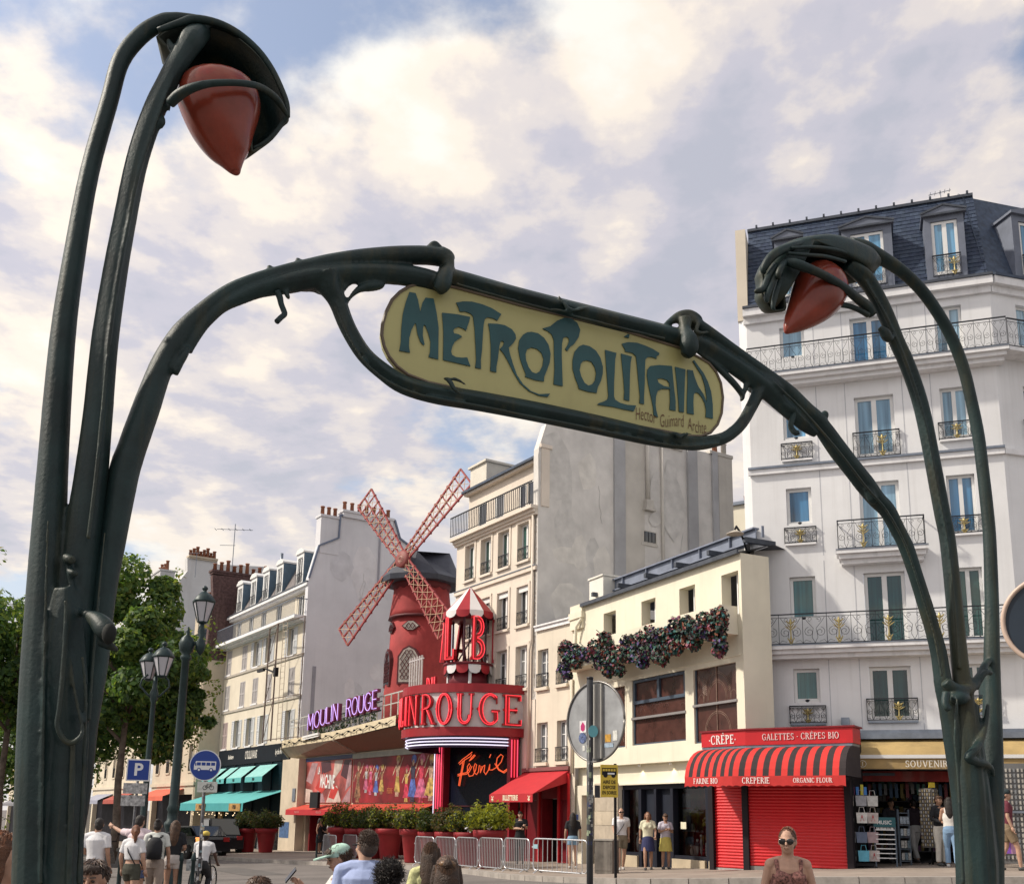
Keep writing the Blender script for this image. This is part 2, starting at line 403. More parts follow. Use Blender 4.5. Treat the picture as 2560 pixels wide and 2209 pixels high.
def text_mb(txt, size, depth=.02, sx=1.0, shear=0.0, center=True, bold=0.0, spacing=1.0):
    """lettering in the x,z plane, front at y=0"""
    cu = bpy.data.curves.new('lettering', 'FONT'); cu.body = txt; cu.size = size; cu.extrude = 0; cu.offset = bold
    cu.align_x = 'CENTER' if center else 'LEFT'; cu.align_y = 'CENTER' if center else 'BOTTOM_BASELINE'
    cu.space_character = spacing; cu.resolution_u = 3; cu.shear = shear
    ob = bpy.data.objects.new('lettering', cu); COL.objects.link(ob)
    me = ob.to_mesh(); mb = MB(); n = len(me.vertices)
    vs = [(v.co.x*sx, 0.0, v.co.y) for v in me.vertices]
    fs = [tuple(p.vertices) for p in me.polygons]
    ed = {}
    for f in fs:
        for i in range(len(f)):
            a, b = f[i], f[(i+1) % len(f)]; ed[(a, b)] = 1
    mb.add(vs, fs)
    if depth > 0:
        b0 = len(mb.v); mb.v += [(x, depth, z) for x, y, z in vs]
        for (a, b) in ed:
            if (b, a) not in ed: mb.f.append((b, a, a+b0, b+b0)); mb.m.append(0); mb.sm.append(False)
    ob.to_mesh_clear(); bpy.data.objects.remove(ob); bpy.data.curves.remove(cu)
    return mb

# a serif face drawn with strokes: thick stems, thin arms, bracket serifs (unit height 1)
def serif_glyph(ch):
    T, t, S = .16, .085, .07; P = []
    def rect(x0, x1, z0, z1): P.append([(x0,z0),(x1,z0),(x1,z1),(x0,z1)])
    def stem(x, z0=0, z1=1, w=T, s0=True, s1=True):
        rect(x, x+w, z0, z1)
        if s0: rect(x-.07, x+w+.07, z0, z0+S)
        if s1: rect(x-.07, x+w+.07, z1-S, z1)
    def ring(cx, cz, rx, rz, a0=0, a1=360, th=T, tn=t, n=22):
        o, i_ = [], []
        for k in range(n+1):
            a = radians(a0+(a1-a0)*k/n); o.append((cx+rx*cos(a), cz+rz*sin(a))); i_.append((cx+(rx-th)*cos(a), cz+(rz-tn)*sin(a)))
        for k in range(n): P.append([o[k], o[k+1], i_[k+1], i_[k]])
    def diag(x0, z0, x1, z1, w): P.append([(x0-w/2,z0),(x0+w/2,z0),(x1+w/2,z1),(x1-w/2,z1)])
    w = .7
    if ch in 'ÊÉ': ch2 = 'E'
    else: ch2 = ch
    if ch2 == 'E' or ch2 == 'F':
        stem(.08); rect(.2, .62, 1-t, 1); rect(.57, .62, .80, 1); rect(.2, .5, .5-t/2, .5+t/2); rect(.46, .5, .41, .59); w = .7
        if ch2 == 'E': rect(.2, .66, 0, t); rect(.61, .66, 0, .2)
        if ch == 'Ê': P.append([(.22,1.1),(.3,1.1),(.40,1.22),(.36,1.27)]); P.append([(.36,1.27),(.40,1.22),(.46,1.1),(.54,1.1)][::-1])
    elif ch2 == 'C' or ch2 == 'G':
        ring(.45, .5, .42, .52, 45, 315); rect(.70, .745, .68, .93)
        if ch2 == 'G': rect(.62, .75, .1, .45); rect(.52, .84, .42, .42+S)
        else: rect(.70, .745, .07, .25)
        w = .84
    elif ch2 == 'O': ring(.45, .5, .42, .52); w = .9
    elif ch2 == 'R' or ch2 == 'P' or ch2 == 'B' or ch2 == 'D':
        stem(.08)
        if ch2 == 'D': ring(.25, .5, .52, .5, -90, 90); w = .84
        else:
            ring(.25, .745, .40 if ch2 != 'B' else .36, .255, -90, 90); w = .7
            if ch2 == 'R': P.append([(.34,.49),(.5,.49),(.80,0),(.63,0)]); rect(.72, .86, 0, S); w = .82
            if ch2 == 'B': ring(.25, .25, .42, .255, -90, 90); w = .74
    elif ch2 == 'I': stem(.08); w = .32
    elif ch2 == 'T': stem(.3, s1=False); rect(.03, .72, 1-t, 1); rect(.03, .075, .8, 1); rect(.675, .72, .8, 1); w = .76
    elif ch2 == 'L': stem(.08); rect(.2, .64, 0, t); rect(.595, .64, 0, .24); w = .68
    elif ch2 == 'A':
        diag(.12, 0, .40, 1, t*1.2); diag(.70, 0, .42, 1, T); rect(.24, .58, .32, .32+t); rect(.0, .24, 0, S); rect(.56, .86, 0, S); w = .84
    elif ch2 == 'N':
        rect(.1, .1+t*1.1, 0, 1); rect(.70, .70+t*1.1, 0, 1); diag(.72, 0, .15, 1, T*1.1); rect(0, .26, 0, S); rect(.0, .16, 1-S, 1); rect(.6, .86, 1-S, 1); w = .88
    elif ch2 == 'U':
        rect(.1, .1+T, .3, 1); rect(.64, .64+t, .3, 1); ring(.395, .32, .295, .34, 180, 360, T, t); rect(.02, .33, 1-S, 1); rect(.55, .8, 1-S, 1); w = .84
    elif ch2 == 'V': diag(.42, 0, .13, 1, T); diag(.44, 0, .72, 1, t*1.2); rect(0, .28, 1-S, 1); rect(.6, .86, 1-S, 1); w = .84
    elif ch2 == 'S':
        ring(.35, .74, .27, .27, 20, 250, T*.9, t); ring(.35, .26, .29, .28, -160, 90, T*.9, t); P.append([(.12,.62),(.26,.55),(.60,.36),(.46,.43)]); rect(.56,.6,.72,.95); rect(.06,.1,.05,.28); w = .68
    elif ch2 == '·': ring(.15, .45, .08, .08, 0, 360, .075, .075, 10); w = .3
    elif ch2 == '+': P.append([(.02,.45),(.15,.36),(.28,.45),(.15,.54)]); w = .3
    else: w = .4
    return P, w
def serif_text(txt, h, depth=.0, squeeze=1.0, gap=.06):
    mb = MB(); x = 0
    for ch in txt:
        P, w = serif_glyph(ch)
        for k, q in enumerate(P):
            pts = [((x+a)*h*squeeze, c*h) for a, c in q]; n = len(pts); yy = -.0006*(k % 9)
            ar = sum(pts[i][0]*pts[(i+1)%n][1]-pts[(i+1)%n][0]*pts[i][1] for i in range(n))
            if ar < 0: pts = pts[::-1]
            if depth > 0: mb.prism(pts, yy, depth)
            else: mb.poly([(a, yy, c) for a, c in pts])
        x += w+gap
    L = (x-gap)*h*squeeze
    for i in range(len(mb.v)): q = mb.v[i]; mb.v[i] = (q[0]-L/2, q[1], q[2]-h/2)
    return mb, L
# ---------------------------------------------------------------- fronts
W = Fac((6.87, 29.08), -19)      # white corner house
C = Fac((2.15, 36.4), -64)       # pale yellow house with the flowers
D = Fac((0.93, 38.3), -57.5)     # tall cream house
A = Fac((-2.35, 43.4), -56.7)    # the long front further down the boulevard
def tm_(pt): v = Vector((pt[0], pt[1], 0)); return v

# ---------------------------------------------------------------- ground
def ground():
    asphalt = pm('asphalt', (.16, .145, .135), .9, var=.16, vs=.7, bump=.2, bs=60, stain=.4, streak=(.5, .08, 1), scol=(.11,.10,.095))
    mb = MB(); xs = [-400,-200,-120,-80]+[-60+2.5*i for i in range(45)]+[60,90,150,400]; ys = [-60,-20]+[-5+2.5*i for i in range(42)]+[105,120,150,220,400,900]
    n = len(xs)
    for y in ys:
        for x in xs: mb.v.append((x, y, ground_z(x, y)+ROAD))
    for j in range(len(ys)-1):
        for i in range(n-1): mb.f.append((j*n+i, j*n+i+1, (j+1)*n+i+1, (j+1)*n+i)); mb.m.append(0); mb.sm.append(True)
    setp(mb.build('road', asphalt), kind='structure')
    # pavement in front of the houses: inner line follows the fronts, outer line is the kerb
    inner = [W.w(16, 0, 0), W.w(7, 0, 0), W.w(.2, 0, 0), C.w(9.8, .1, 0), C.w(0, 0, 0), D.w(-6, 0, 0), A.w(-8, 0, 0), A.w(-18, 0, 0), A.w(-32, 0, 0), A.w(-60, 0, 0), A.w(-110, 0, 0)]
    outer = [W.w(16.5, -6.0, 0), W.w(8.5, -5.6, 0), W.w(-.6, -5.5, 0), C.w(7.6, -4.9, 0), C.w(.5, -4.7, 0), D.w(-5.5, -5.6, 0), A.w(-8, -6.6, 0), A.w(-18.5, -5.8, 0), A.w(-32, -4.4, 0), A.w(-60, -4.4, 0), A.w(-110, -4.4, 0)]
    def smooth(pts, k=10):
        out = []
        for i in range(len(pts)-1):
            p0, p1, p2, p3 = pts[max(i-1,0)], pts[i], pts[i+1], pts[min(i+2,len(pts)-1)]
            for j in range(k):
                t = j/k; out.append(.5*((2*p1)+(p2-p0)*t+(2*p0-5*p1+4*p2-p3)*t*t+(3*p1-p0-3*p2+p3)*t**3))
        return out+[pts[-1]]
    O = smooth(outer); I = []
    for i in range(len(inner)-1):
        for j in range(10): I.append(inner[i].lerp(inner[i+1], j/10)+(inner[i].lerp(inner[i+1], j/10)-O[i*10+j]).normalized()*.6)
    I.append(inner[-1])
    paving = pm('pavement_asphalt', (.30, .25, .21), .9, var=.14, vs=1.1, bump=.15, bs=70, stain=.35, streak=(.6, .6, 1), scol=(.19,.165,.15))
    mb = MB(); kk = 7
    for i in range(len(O)):
        for k in range(kk+1):
            q = O[i].lerp(I[i], k/kk); mb.v.append((q.x, q.y, ground_z(q.x, q.y)))
    for i in range(len(O)-1):
        for k in range(kk):
            a = i*(kk+1)+k; mb.f.append((a, a+1, a+kk+2, a+kk+1)); mb.m.append(0); mb.sm.append(True)
    pav = setp(mb.build('pavement', paving), kind='structure')
    # kerb stones, one by one where they can be told apart
    kst = pm('kerb_granite', (.34, .31, .28), .85, var=.2, vs=3, bump=.2, bs=40)
    box = wbox(-.5, .5, -.15, .15, -.16, .012).mesh('kerb_stone', kst)
    d = 0; pts = O; seg = []; acc = 0; step = .92; cur = pts[0].copy(); nxt = .0; stones = []
    L = 0; last = pts[0]
    samples = [pts[0]]
    for p in pts[1:]:
        v = p-last; l = v.length; u = v/l if l else v
        while L+l >= step:
            q = last+u*(step-L); samples.append(q); l -= (step-L); last = q; L = 0
        L += l; last = p
    for i in range(min(len(samples)-1, 78)):
        a, b = samples[i], samples[i+1]; m = (a+b)/2; t = b-a
        o = put('kerb_stone', box, pav, (m.x, m.y, ground_z(m.x, m.y)), (0, -math.asin((ground_z(b.x,b.y)-ground_z(a.x,a.y))/t.length), atan2(t.y, t.x)), ((t.length-.012), 1, 1))
    rest = MB()
    for i in range(78, len(samples)-1):
        a, b = samples[i], samples[i+1]; z = ground_z(a.x, a.y); rest.bar((a.x,a.y,z-.07), (b.x,b.y,ground_z(b.x,b.y)-.07), .3, .17)
    if rest.v: rest.build('far_kerb', kst, pav, None, 'stuff')
    # repair patches and a drain line in the road
    pm_ = pm('asphalt_patch', (.12, .112, .106), .92, var=.12, vs=2, bump=.2, bs=60)
    mb = MB()
    for (x, y, w, l, r) in ((-4, 24, 1.4, 5, .4), (3, 19, 1.1, 4, -.3), (-9, 36, 1.3, 6, .5), (8, 20.5, 1.2, 3, .1)):
        c, s = cos(r), sin(r); q = []
        for a, b in ((-w,-l),(w,-l),(w,l),(-w,l)):
            X, Y = x+(a*c-b*s)/2, y+(a*s+b*c)/2; q.append((X, Y, ground_z(X, Y)+ROAD+.006))
        mb.poly(q)
    mb.build('road_patch', pm_, bpy.data.objects['road'], None, 'stuff')
    return O
KERB = ground()

# ---------------------------------------------------------------- white corner house
def white_house():
    t = W.thing('white_house', 'tall white corner house with slate mansard roof and iron balconies above the souvenir shop', 'house')
    B0 = .30; XR = 7.02
    ca, cb, cc = (1.17, 1.88), (3.19, 4.27), (5.51, 6.24)
    FL = {'A': (4.95, 5.90, 4.42), 'B': (7.30, 8.56, 6.52), 'C': (10.11, 11.22, 9.20), 'D': (12.72, 13.82, 11.99), 'E': (15.30, 16.32, 14.69)}
    holes = []
    for k, (za, zt, zb) in FL.items():
        holes.append((*ca, za, zt)); holes.append((*cb, zb, zt)); holes.append((*cc, zb+(.06 if k in 'BE' else .33), zt))
    mb = MB(); wall(mb, .2, XR, 4.05, 16.75, holes, 0, .2)
    # ground floor piers left of the shop opening
    wall(mb, .2, XR, B0-.6, 4.05, [(2.74, 6.9, B0-.6, 3.1, .3)], 0)
    mb.quad((-.04,.14,0), (.2,0,0), (.2,0,16.75), (-.04,.14,16.75)); mb.quad((-.04,8,0), (-.04,.14,0), (-.04,.14,16.75), (-.04,8,16.75))
    # canted corner and the side street front
    c2 = radians(34); ex2 = Vector((cos(c2), sin(c2))); n2 = Vector((sin(c2), -cos(c2)))
    mb.build('wall', white_wall, t)
    # vertical plaster joints
    j = MB()
    for x in (2.14, 2.95, 4.52, 5.28):
        for z0, z1 in ((4.1, 6.2), (6.55, 9.0), (9.15, 11.7), (11.95, 14.3), (14.7, 16.7)): j.box(x-.012, x+.012, -.004, .01, z0, z1)
    j.build('plaster_joint', pm('joint_grey', (.52,.53,.56), .9, var=.1), t, None, 'stuff')
    # mouldings
    def band(z0, z1, out, name, mat=white_trim):
        m = MB(); ext = XR+out*.3
        m.box(.12, ext, -out, -.001, z0, z1)
        return m.build(name, mat, t)
    band(16.55, 16.75, .10, 'cornice_moulding'); band(16.75, 16.98, .26, 'cornice'); band(16.985, 17.06, .30, 'gutter', dark_zinc)
    band(11.70, 11.86, .09, 'string_course'); band(11.863, 11.93, .13, 'zinc_flashing', zinc)
    # balconies
    def slab(x0, x1, z, out, th=.16):
        m = MB(); m.box(x0, x1, -out, -.002, z-.10, z); m.box(x0+.06, x1-.06, -out+.10, -.003, z-.10-th*.6, z-.102); m.box(x0+.12, x1-.12, -out+.22, -.004, z-.10-th*1.2, z-.102-th*.6)
        o = m.build('balcony_slab', white_trim, t)
        MB().box(x0-.01, x1+.01, -out-.015, -.003, z+.001, z+.03).build('zinc_flashing', zinc, o)
    slab(.16, XR+.3, 14.66, .55, .2); railing(t, .22, XR+.28, 14.70, 15.54, -.52, 'none', .42, .012)
    slab(.14, XR+.3, 6.48, .6, .2); railing(t, .22, XR+.28, 6.52, 7.38, -.56, 'alt', .66, .014)
    slab(2.50, 4.90, 9.15, .5, .22); railing(t, 2.55, 4.85, 9.19, 10.02, -.46, 'alt', .46, .013, ret=.44)
    for (x0, x1, z0, z1, g) in ((1.08, 1.98, 9.55, 10.02, 'mid'), (1.08, 1.98, 12.10, 12.60, 'mid'), (1.03, 2.02, 4.38, 4.86, 'mid'),
                                (3.10, 4.38, 11.95, 12.72, 'mid'), (5.40, 6.36, 12.27, 12.78, 'mid'), (5.38, 6.38, 9.52, 10.02, 'mid'), (3.08, 4.40, 4.42, 5.02, 'mid'), (5.40, 6.38, 4.60, 5.05, 'mid')):
        railing(t, x0, x1, z0, z1, -.07, g, .32, .013, ret=.06)
        m = MB().box(x0+.02, x1-.02, -.10, -.002, z0-.07, z0-.012); m.build('sill', white_trim if z0 > 5 else zinc, t)
    # windows
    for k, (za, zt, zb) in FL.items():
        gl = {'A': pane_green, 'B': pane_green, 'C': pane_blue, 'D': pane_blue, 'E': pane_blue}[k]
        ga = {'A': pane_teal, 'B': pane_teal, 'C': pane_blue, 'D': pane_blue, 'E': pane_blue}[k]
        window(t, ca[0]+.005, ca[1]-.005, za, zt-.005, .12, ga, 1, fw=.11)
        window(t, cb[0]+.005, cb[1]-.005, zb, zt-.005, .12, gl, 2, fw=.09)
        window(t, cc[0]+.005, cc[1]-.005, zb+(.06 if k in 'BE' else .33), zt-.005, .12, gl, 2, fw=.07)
        MB().box(ca[0]+.03, ca[1]-.03, .02, .119, za+.002, za+.045).build('sill', win_white, t)
        MB().ball((sum(ca)/2, .05, za+.045), (.07, .05, .05), 8, 5).build('shutter_catch', iron, t)
    # mansard roof with dormers
    y0, y1, z0, z1 = .02, 1.0, 17.06, 20.30
    m = MB(); m.add([(.26,y0,z0),(XR,y0,z0),(XR-.1,y1,z1),(.26,y1,z1),(.26,9,z1),(XR+1,9,z1),(.26,9,z0)], [(0,1,2,3),(3,2,5,4),(0,3,4,6)])
    m.build('roof', slate, t)
    # slates laid in courses, each a little proud of the one below
    sl_ = MB(); rows = 22; rnd = random.Random(3)
    dm = [(1.12, 1.92), (3.10, 4.52), (5.42, 6.50)]
    for r in range(rows):
        f0, f1 = r/rows, (r+1.25)/rows; x = .27+(r % 2)*.13
        while x < XR-.12:
            xa, xb = x, min(x+.255, XR-.1*f0); x += .262
            if any(a-.02 < (xa+xb)/2 < b+.02 for a, b in dm) and f1 < .80: continue
            f1c = min(f1, 1); d0 = .018+rnd.random()*.008
            ya, yb = y0+(y1-y0)*f0-d0, y0+(y1-y0)*f1c-.004; za, zb_ = z0+(z1-z0)*f0, z0+(z1-z0)*f1c
            sl_.quad((xa,ya,za), (xb,ya,za), (xb,yb,zb_), (xa,yb,zb_), rnd.randrange(3)); sl_.quad((xa,ya,za), (xa,ya+.03,za-.001), (xb,ya+.03,za-.001), (xb,ya,za), 0)
    sl_.build('slates', [pm('slate_a', (.040,.058,.096), .6, var=.2, vs=9, spec=.25), pm('slate_b', (.050,.070,.112), .6, var=.2, vs=9, spec=.25), pm('slate_c', (.035,.050,.088), .6, var=.2, vs=9, spec=.25)], t, None, 'stuff')
    rg = MB(); rg.box(.24, XR-.1, y1-.08, y1+.10, z1-.03, z1+.06); rg.build('roof_ridge', dark_zinc, t)
    hk = MB()
    for i in range(13): hk.box(.5+i*.52, .56+i*.52, y1-.10, y1-.02, z1+.061, z1+.15)
    hk.build('ridge_hook', dark_zinc, t, None, 'stuff')
    MB().box(-.06, .25, .05, 1.25, 16.76, 19.85).build('party_wall', cream_wall, t)
    for (a, b), fz in zip(dm, (19.1, 19.15, 19.2)):
        d = MB(); cx = (a+b)/2; yb = .95
        wall(d, a, b, 17.15, 19.22, [(cx-(b-a)*.33, cx+(b-a)*.33, 17.32, 19.04)], -.02, .10)
        d.quad((a,-.02,17.15), (a,-.02,19.22), (a,yb,19.22), (a,.1,17.15)); d.quad((b,-.02,17.15), (b,.1,17.15), (b,yb,19.22), (b,-.02,19.22))
        d.prism([(a-.07,19.22),(b+.07,19.22),(b+.07,19.30),(cx,19.52),(a-.07,19.30)], -.12, .75)
        o = d.build('dormer', pm('dormer_grey', (.15,.17,.22), .55, var=.12), t)
        e = MB(); e.bar((a-.09,-.13,19.28), (cx,-.13,19.50), .05, .06); e.bar((cx,-.13,19.50), (b+.09,-.13,19.28), .05, .06); e.box(a-.08, b+.08, -.14, -.121, 19.19, 19.25); e.build('pediment', dark_zinc, o)
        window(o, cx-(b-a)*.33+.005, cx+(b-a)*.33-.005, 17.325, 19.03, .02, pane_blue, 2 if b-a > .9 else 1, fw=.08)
        railing(o, cx-(b-a)*.36, cx+(b-a)*.36, 17.25, 17.92, -.08, 'mid', .34, .012)
    # canted corner: same storeys turned towards the side street
    k = thing('canted_corner', None, None, (XR, 0, 0), c2); k.parent = t
    mb = MB(); hh = [(.85, 1.75, zb+.35, zt) for (za, zt, zb) in FL.values()]
    wall(mb, 0, 5, -.4, 16.75, hh, 0, .2); mb.build('wall', white_wall, k)
    m = MB(); m.box(.0, 5, -.10, -.001, 16.55, 16.75); m.box(.0, 5, -.26, -.001, 16.752, 16.98); m.build('cornice', white_trim, k, None, 'stuff'); MB().box(0, 5, -.09, -.001, 11.7, 11.86).build('string_course', white_trim, k)
    for z in (14.66, 6.48): MB().box(0, 5, -.58, -.002, z-.11, z).build('balcony_slab', white_trim, k)
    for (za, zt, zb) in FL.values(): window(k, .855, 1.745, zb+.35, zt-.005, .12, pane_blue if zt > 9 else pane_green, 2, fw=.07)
    railing(k, .02, 5, 14.70, 15.54, -.52, 'none', .42, .012); railing(k, .02, 5, 6.52, 7.38, -.56, 'alt', .66, .014)
    railing(k, .72, 1.88, 12.27, 12.78, -.07, 'mid', .4, .013); railing(k, .72, 1.88, 9.52, 10.02, -.07, 'mid', .4, .013)
    m = MB(); m.add([(-.02,.02,z0),(5,.02,z0),(5,1.0,z1),(.2,1.0,z1),(5,8,z1),(0,8,z1)], [(0,1,2,3),(3,2,4,5)]); m.box(0, 5, -.30, .0, 16.985, 17.06); m.build('roof', slate, k)
    d = MB(); wall(d, .97, 2.35, 17.15, 19.22, [(1.21, 2.11, 17.32, 19.04)], -.02, .1); d.quad((.97,-.02,17.15), (.97,-.02,19.22), (.97,.95,19.22), (.97,.1,17.15)); d.prism([(.90,19.22),(2.42,19.22),(2.42,19.3),(1.66,19.52),(.90,19.3)], -.12, .75)
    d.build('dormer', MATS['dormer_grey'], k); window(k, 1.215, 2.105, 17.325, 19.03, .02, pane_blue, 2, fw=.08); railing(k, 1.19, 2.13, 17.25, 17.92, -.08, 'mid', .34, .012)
    # rooftop aerial
    a = W.thing('roof_aerial', 'thin metal aerial on the slate roof of the white house', 'aerial', x=6.1, y=1.6, z=20.3)
    m = MB(); m.bar((0,0,0), (0,0,.7), .02); m.bar((-.35,0,.62), (.3,0,.68), .015)
    for i in range(5): m.bar((-.3+i*.14,-.14,.62+i*.01), (-.3+i*.14,.14,.66+i*.01), .012)
    m.bar((.2,0,.05), (.5,0,.5), .012); m.bar((.36,0,.0), (.62,0,.42), .012); m.bar((.2,0,.05), (.36,0,0), .012); m.bar((.5,0,.5), (.62,0,.42), .012); m.build('aerial_rods', zinc, a)
    # drainpipe on the left edge
    m = MB(); m.tube([(-.12,-.02,9.0), (-.12,-.02,7.2), (-.22,-.06,6.95), (-.22,-.06,6.5), (-.12,-.03,6.2), (-.12,-.03,3.9)], .055, 8); m.build('downpipe', zinc, t)
    m = MB(); m.tube([(-.1,-.06,4.7), (-.35,-.2,4.25), (-.55,-.3,4.05)], .06, 8); m.build('waste_pipe', white_trim, t)
    return t
WH = white_house()

def wall_lamp():
    t = W.thing('wall_lamp', 'black swan neck floodlight fixed to the left edge of the white house', 'lamp', x=0, y=0, z=0)
    x0, z0 = W.px(1880, 1385, -.1); x1, z1 = W.px(1822, 1352, -1.0)
    m = MB(); m.box(-.03, .09, -.13, -.01, z0-.35, z0+.32); m.build('bracket', black_paint, t)
    m = MB(); m.tube([(.02,-.13,z0), (.0,-.6,z0+.22), (-.05,-1.2,z0+.38), (-.1,-1.7,z0+.42), (-.12,-1.85,z0+.30)], .03, 7); m.build('arm', black_paint, t)
    m = MB(); m.lathe([(.02,.1),(.05,.09),(.14,.05),(.24,0),(.24,-.02),(.02,-.02)], 14, (-.12,-1.88,z0+.16)); m.build('lamp_shade', pm('lamp_beige', (.5,.45,.38), .5), t)
wall_lamp()

# ---------------------------------------------------------------- souvenir shop under the white house
def tan_canvas():
    return pm('tan_canvas', (.42, .30, .13), .85, var=.14, vs=1.5, bump=.15, bs=6, stain=.45, streak=(2.5, 2.5, .5), scol=(.22,.16,.09))
def souvenir_shop():
    t = W.thing('souvenir_shop', 'souvenir shop with tan awning and dark open front below the white house', 'shop')
    zf = .52
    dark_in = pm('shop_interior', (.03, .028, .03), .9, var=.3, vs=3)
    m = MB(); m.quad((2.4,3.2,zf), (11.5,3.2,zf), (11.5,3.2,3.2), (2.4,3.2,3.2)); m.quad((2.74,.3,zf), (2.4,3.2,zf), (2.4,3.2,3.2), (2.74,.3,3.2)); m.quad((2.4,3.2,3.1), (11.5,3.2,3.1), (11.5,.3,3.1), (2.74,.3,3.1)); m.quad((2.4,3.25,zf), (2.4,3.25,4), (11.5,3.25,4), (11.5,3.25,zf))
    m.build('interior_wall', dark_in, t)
    m = MB(); m.box(2.4, 11.5, -.02, 3.2, zf-.5, zf+.03); m.build('shop_floor', pm('shop_floor', (.16,.13,.12), .6, var=.2), t)
    m = MB(); m.box(2.46, 12, -.36, -.002, 3.90, 4.05); m.prism([(2.46,4.05),(12,4.05),(12,4.14),(2.46,4.14)], -.30, -.002); m.box(2.40, 2.62, -.4, -.01, 3.72, 4.48); m.build('zinc_ledge', zinc, t)
    m = MB()
    n = 40
    for i in range(n):
        x0, x1 = 2.60+i*9.3/n, 2.60+(i+1)*9.3/n; s0, s1 = .018*sin(i*2.1)+.01*sin(i*.7), .018*sin((i+1)*2.1)+.01*sin((i+1)*.7)
        m.quad((x0,-1.18,3.36), (x1,-1.18,3.36), (x1,-.70+s1,3.66), (x0,-.70+s0,3.66)); m.quad((x0,-.70+s0,3.66), (x1,-.70+s1,3.66), (x1,-.10,3.90), (x0,-.10,3.90))
    m.build('awning', tan_canvas(), t)
    m = MB(); m.box(2.58, 11.9, -1.25, -1.16, 3.33, 3.42); m.build('awning_bar', win_white, t)
    m = MB(); n = 46
    for i in range(n):
        x0, x1 = 2.60+i*9.3/n, 2.60+(i+1)*9.3/n; s0, s1 = .012*sin(i*1.3), .012*sin((i+1)*1.3)
        m.quad((x0,-1.22+s0,3.06), (x1,-1.22+s1,3.06), (x1,-1.20,3.33), (x0,-1.20,3.33))
    m.poly([(2.60,-1.21,3.06), (2.60,-1.19,3.36), (2.60,-.1,3.90), (2.60,-.1,3.62)])
    va = m.build('valance', pm('tan_valance', (.36, .25, .11), .85, var=.14, vs=2, stain=.3), t)
    pl = pm('valance_lettering', (.78, .74, .66), .7, var=.05)
    tx, L = serif_text('SOUVENIR DE', .165, 0, .95, .08); tx.build('lettering', pl, va, None, 'stuff', loc=(4.62, -1.236, 3.19))
    for cx in (2.90, 6.02):
        g = MB(); ring = [(cx+.085*cos(a*pi/9), -1.238, 3.19+.085*sin(a*pi/9)) for a in range(19)]; g.tube(ring, .006, 4, smooth=False, caps=False)
        g.add(serif_text('I', .1, 0, .8)[0].xf(Matrix.Translation((cx, -1.239, 3.19))).v, serif_text('I', .1, 0, .8)[0].f); g.build('number_mark', pl, va, None, 'stuff')
    m = MB(); m.box(2.70, 6.95, -.12, -.003, 2.78, 3.05); m.build('red_fascia', pm('worn_red', (.27,.02,.018), .6, var=.25, vs=4, stain=.35, scol=(.4,.25,.22)), t)
    m = MB(); m.box(2.66, 2.76, -.10, -.005, zf-.2, 2.779); m.box(6.86, 7.02, -.1, -.004, zf-.2, 2.779); m.build('door_post', pm('post_brown', (.12,.05,.045), .6), t, None, 'stuff')
    m = MB()
    for x in (2.80, 6.1): m.box(x, x+.9, -.2, .2, 2.93, 3.0)
    m.build('roller_box', dark_zinc, t, None, 'stuff')
    # back shelves with goods
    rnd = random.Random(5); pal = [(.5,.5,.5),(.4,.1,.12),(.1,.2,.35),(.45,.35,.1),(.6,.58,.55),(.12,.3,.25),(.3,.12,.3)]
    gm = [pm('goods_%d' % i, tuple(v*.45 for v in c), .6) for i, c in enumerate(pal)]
    sh = MB(); gd = MB()
    for (x0, x1, y, zs) in ((2.9, 6.7, 2.9, (.9, 1.25, 1.6, 1.95, 2.3, 2.65)), (7.0, 11.0, 1.0, (.8, 1.1, 1.4, 1.7, 2.0, 2.3, 2.6))):
        for z in zs:
            sh.box(x0, x1, y-.25, y+.1, z, z+.025); x = x0+.03
            while x < x1-.12:
                w = rnd.uniform(.06, .14); h = rnd.uniform(.1, .24)
                if rnd.random() < .85: gd.box(x, x+w*.9, y-.2, y-.08, z+.026, z+.026+h, rnd.randrange(7))
                x += w
    for i in range(26):   # things hanging from the ceiling
        x = 3.0+i*.14; gd.box(x, x+.08, .6+rnd.random()*.4, .7+rnd.random()*.4, 2.3+rnd.random()*.2, 2.75, rnd.randrange(7))
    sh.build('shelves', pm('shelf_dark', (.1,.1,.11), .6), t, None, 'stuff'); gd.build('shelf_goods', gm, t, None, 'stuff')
    MB().box(6.95, 7.7, .1, .16, 2.88, 2.93).build('strip_light', glow('strip_light', (1, .97, .9), 3.0), t)
souvenir_shop()

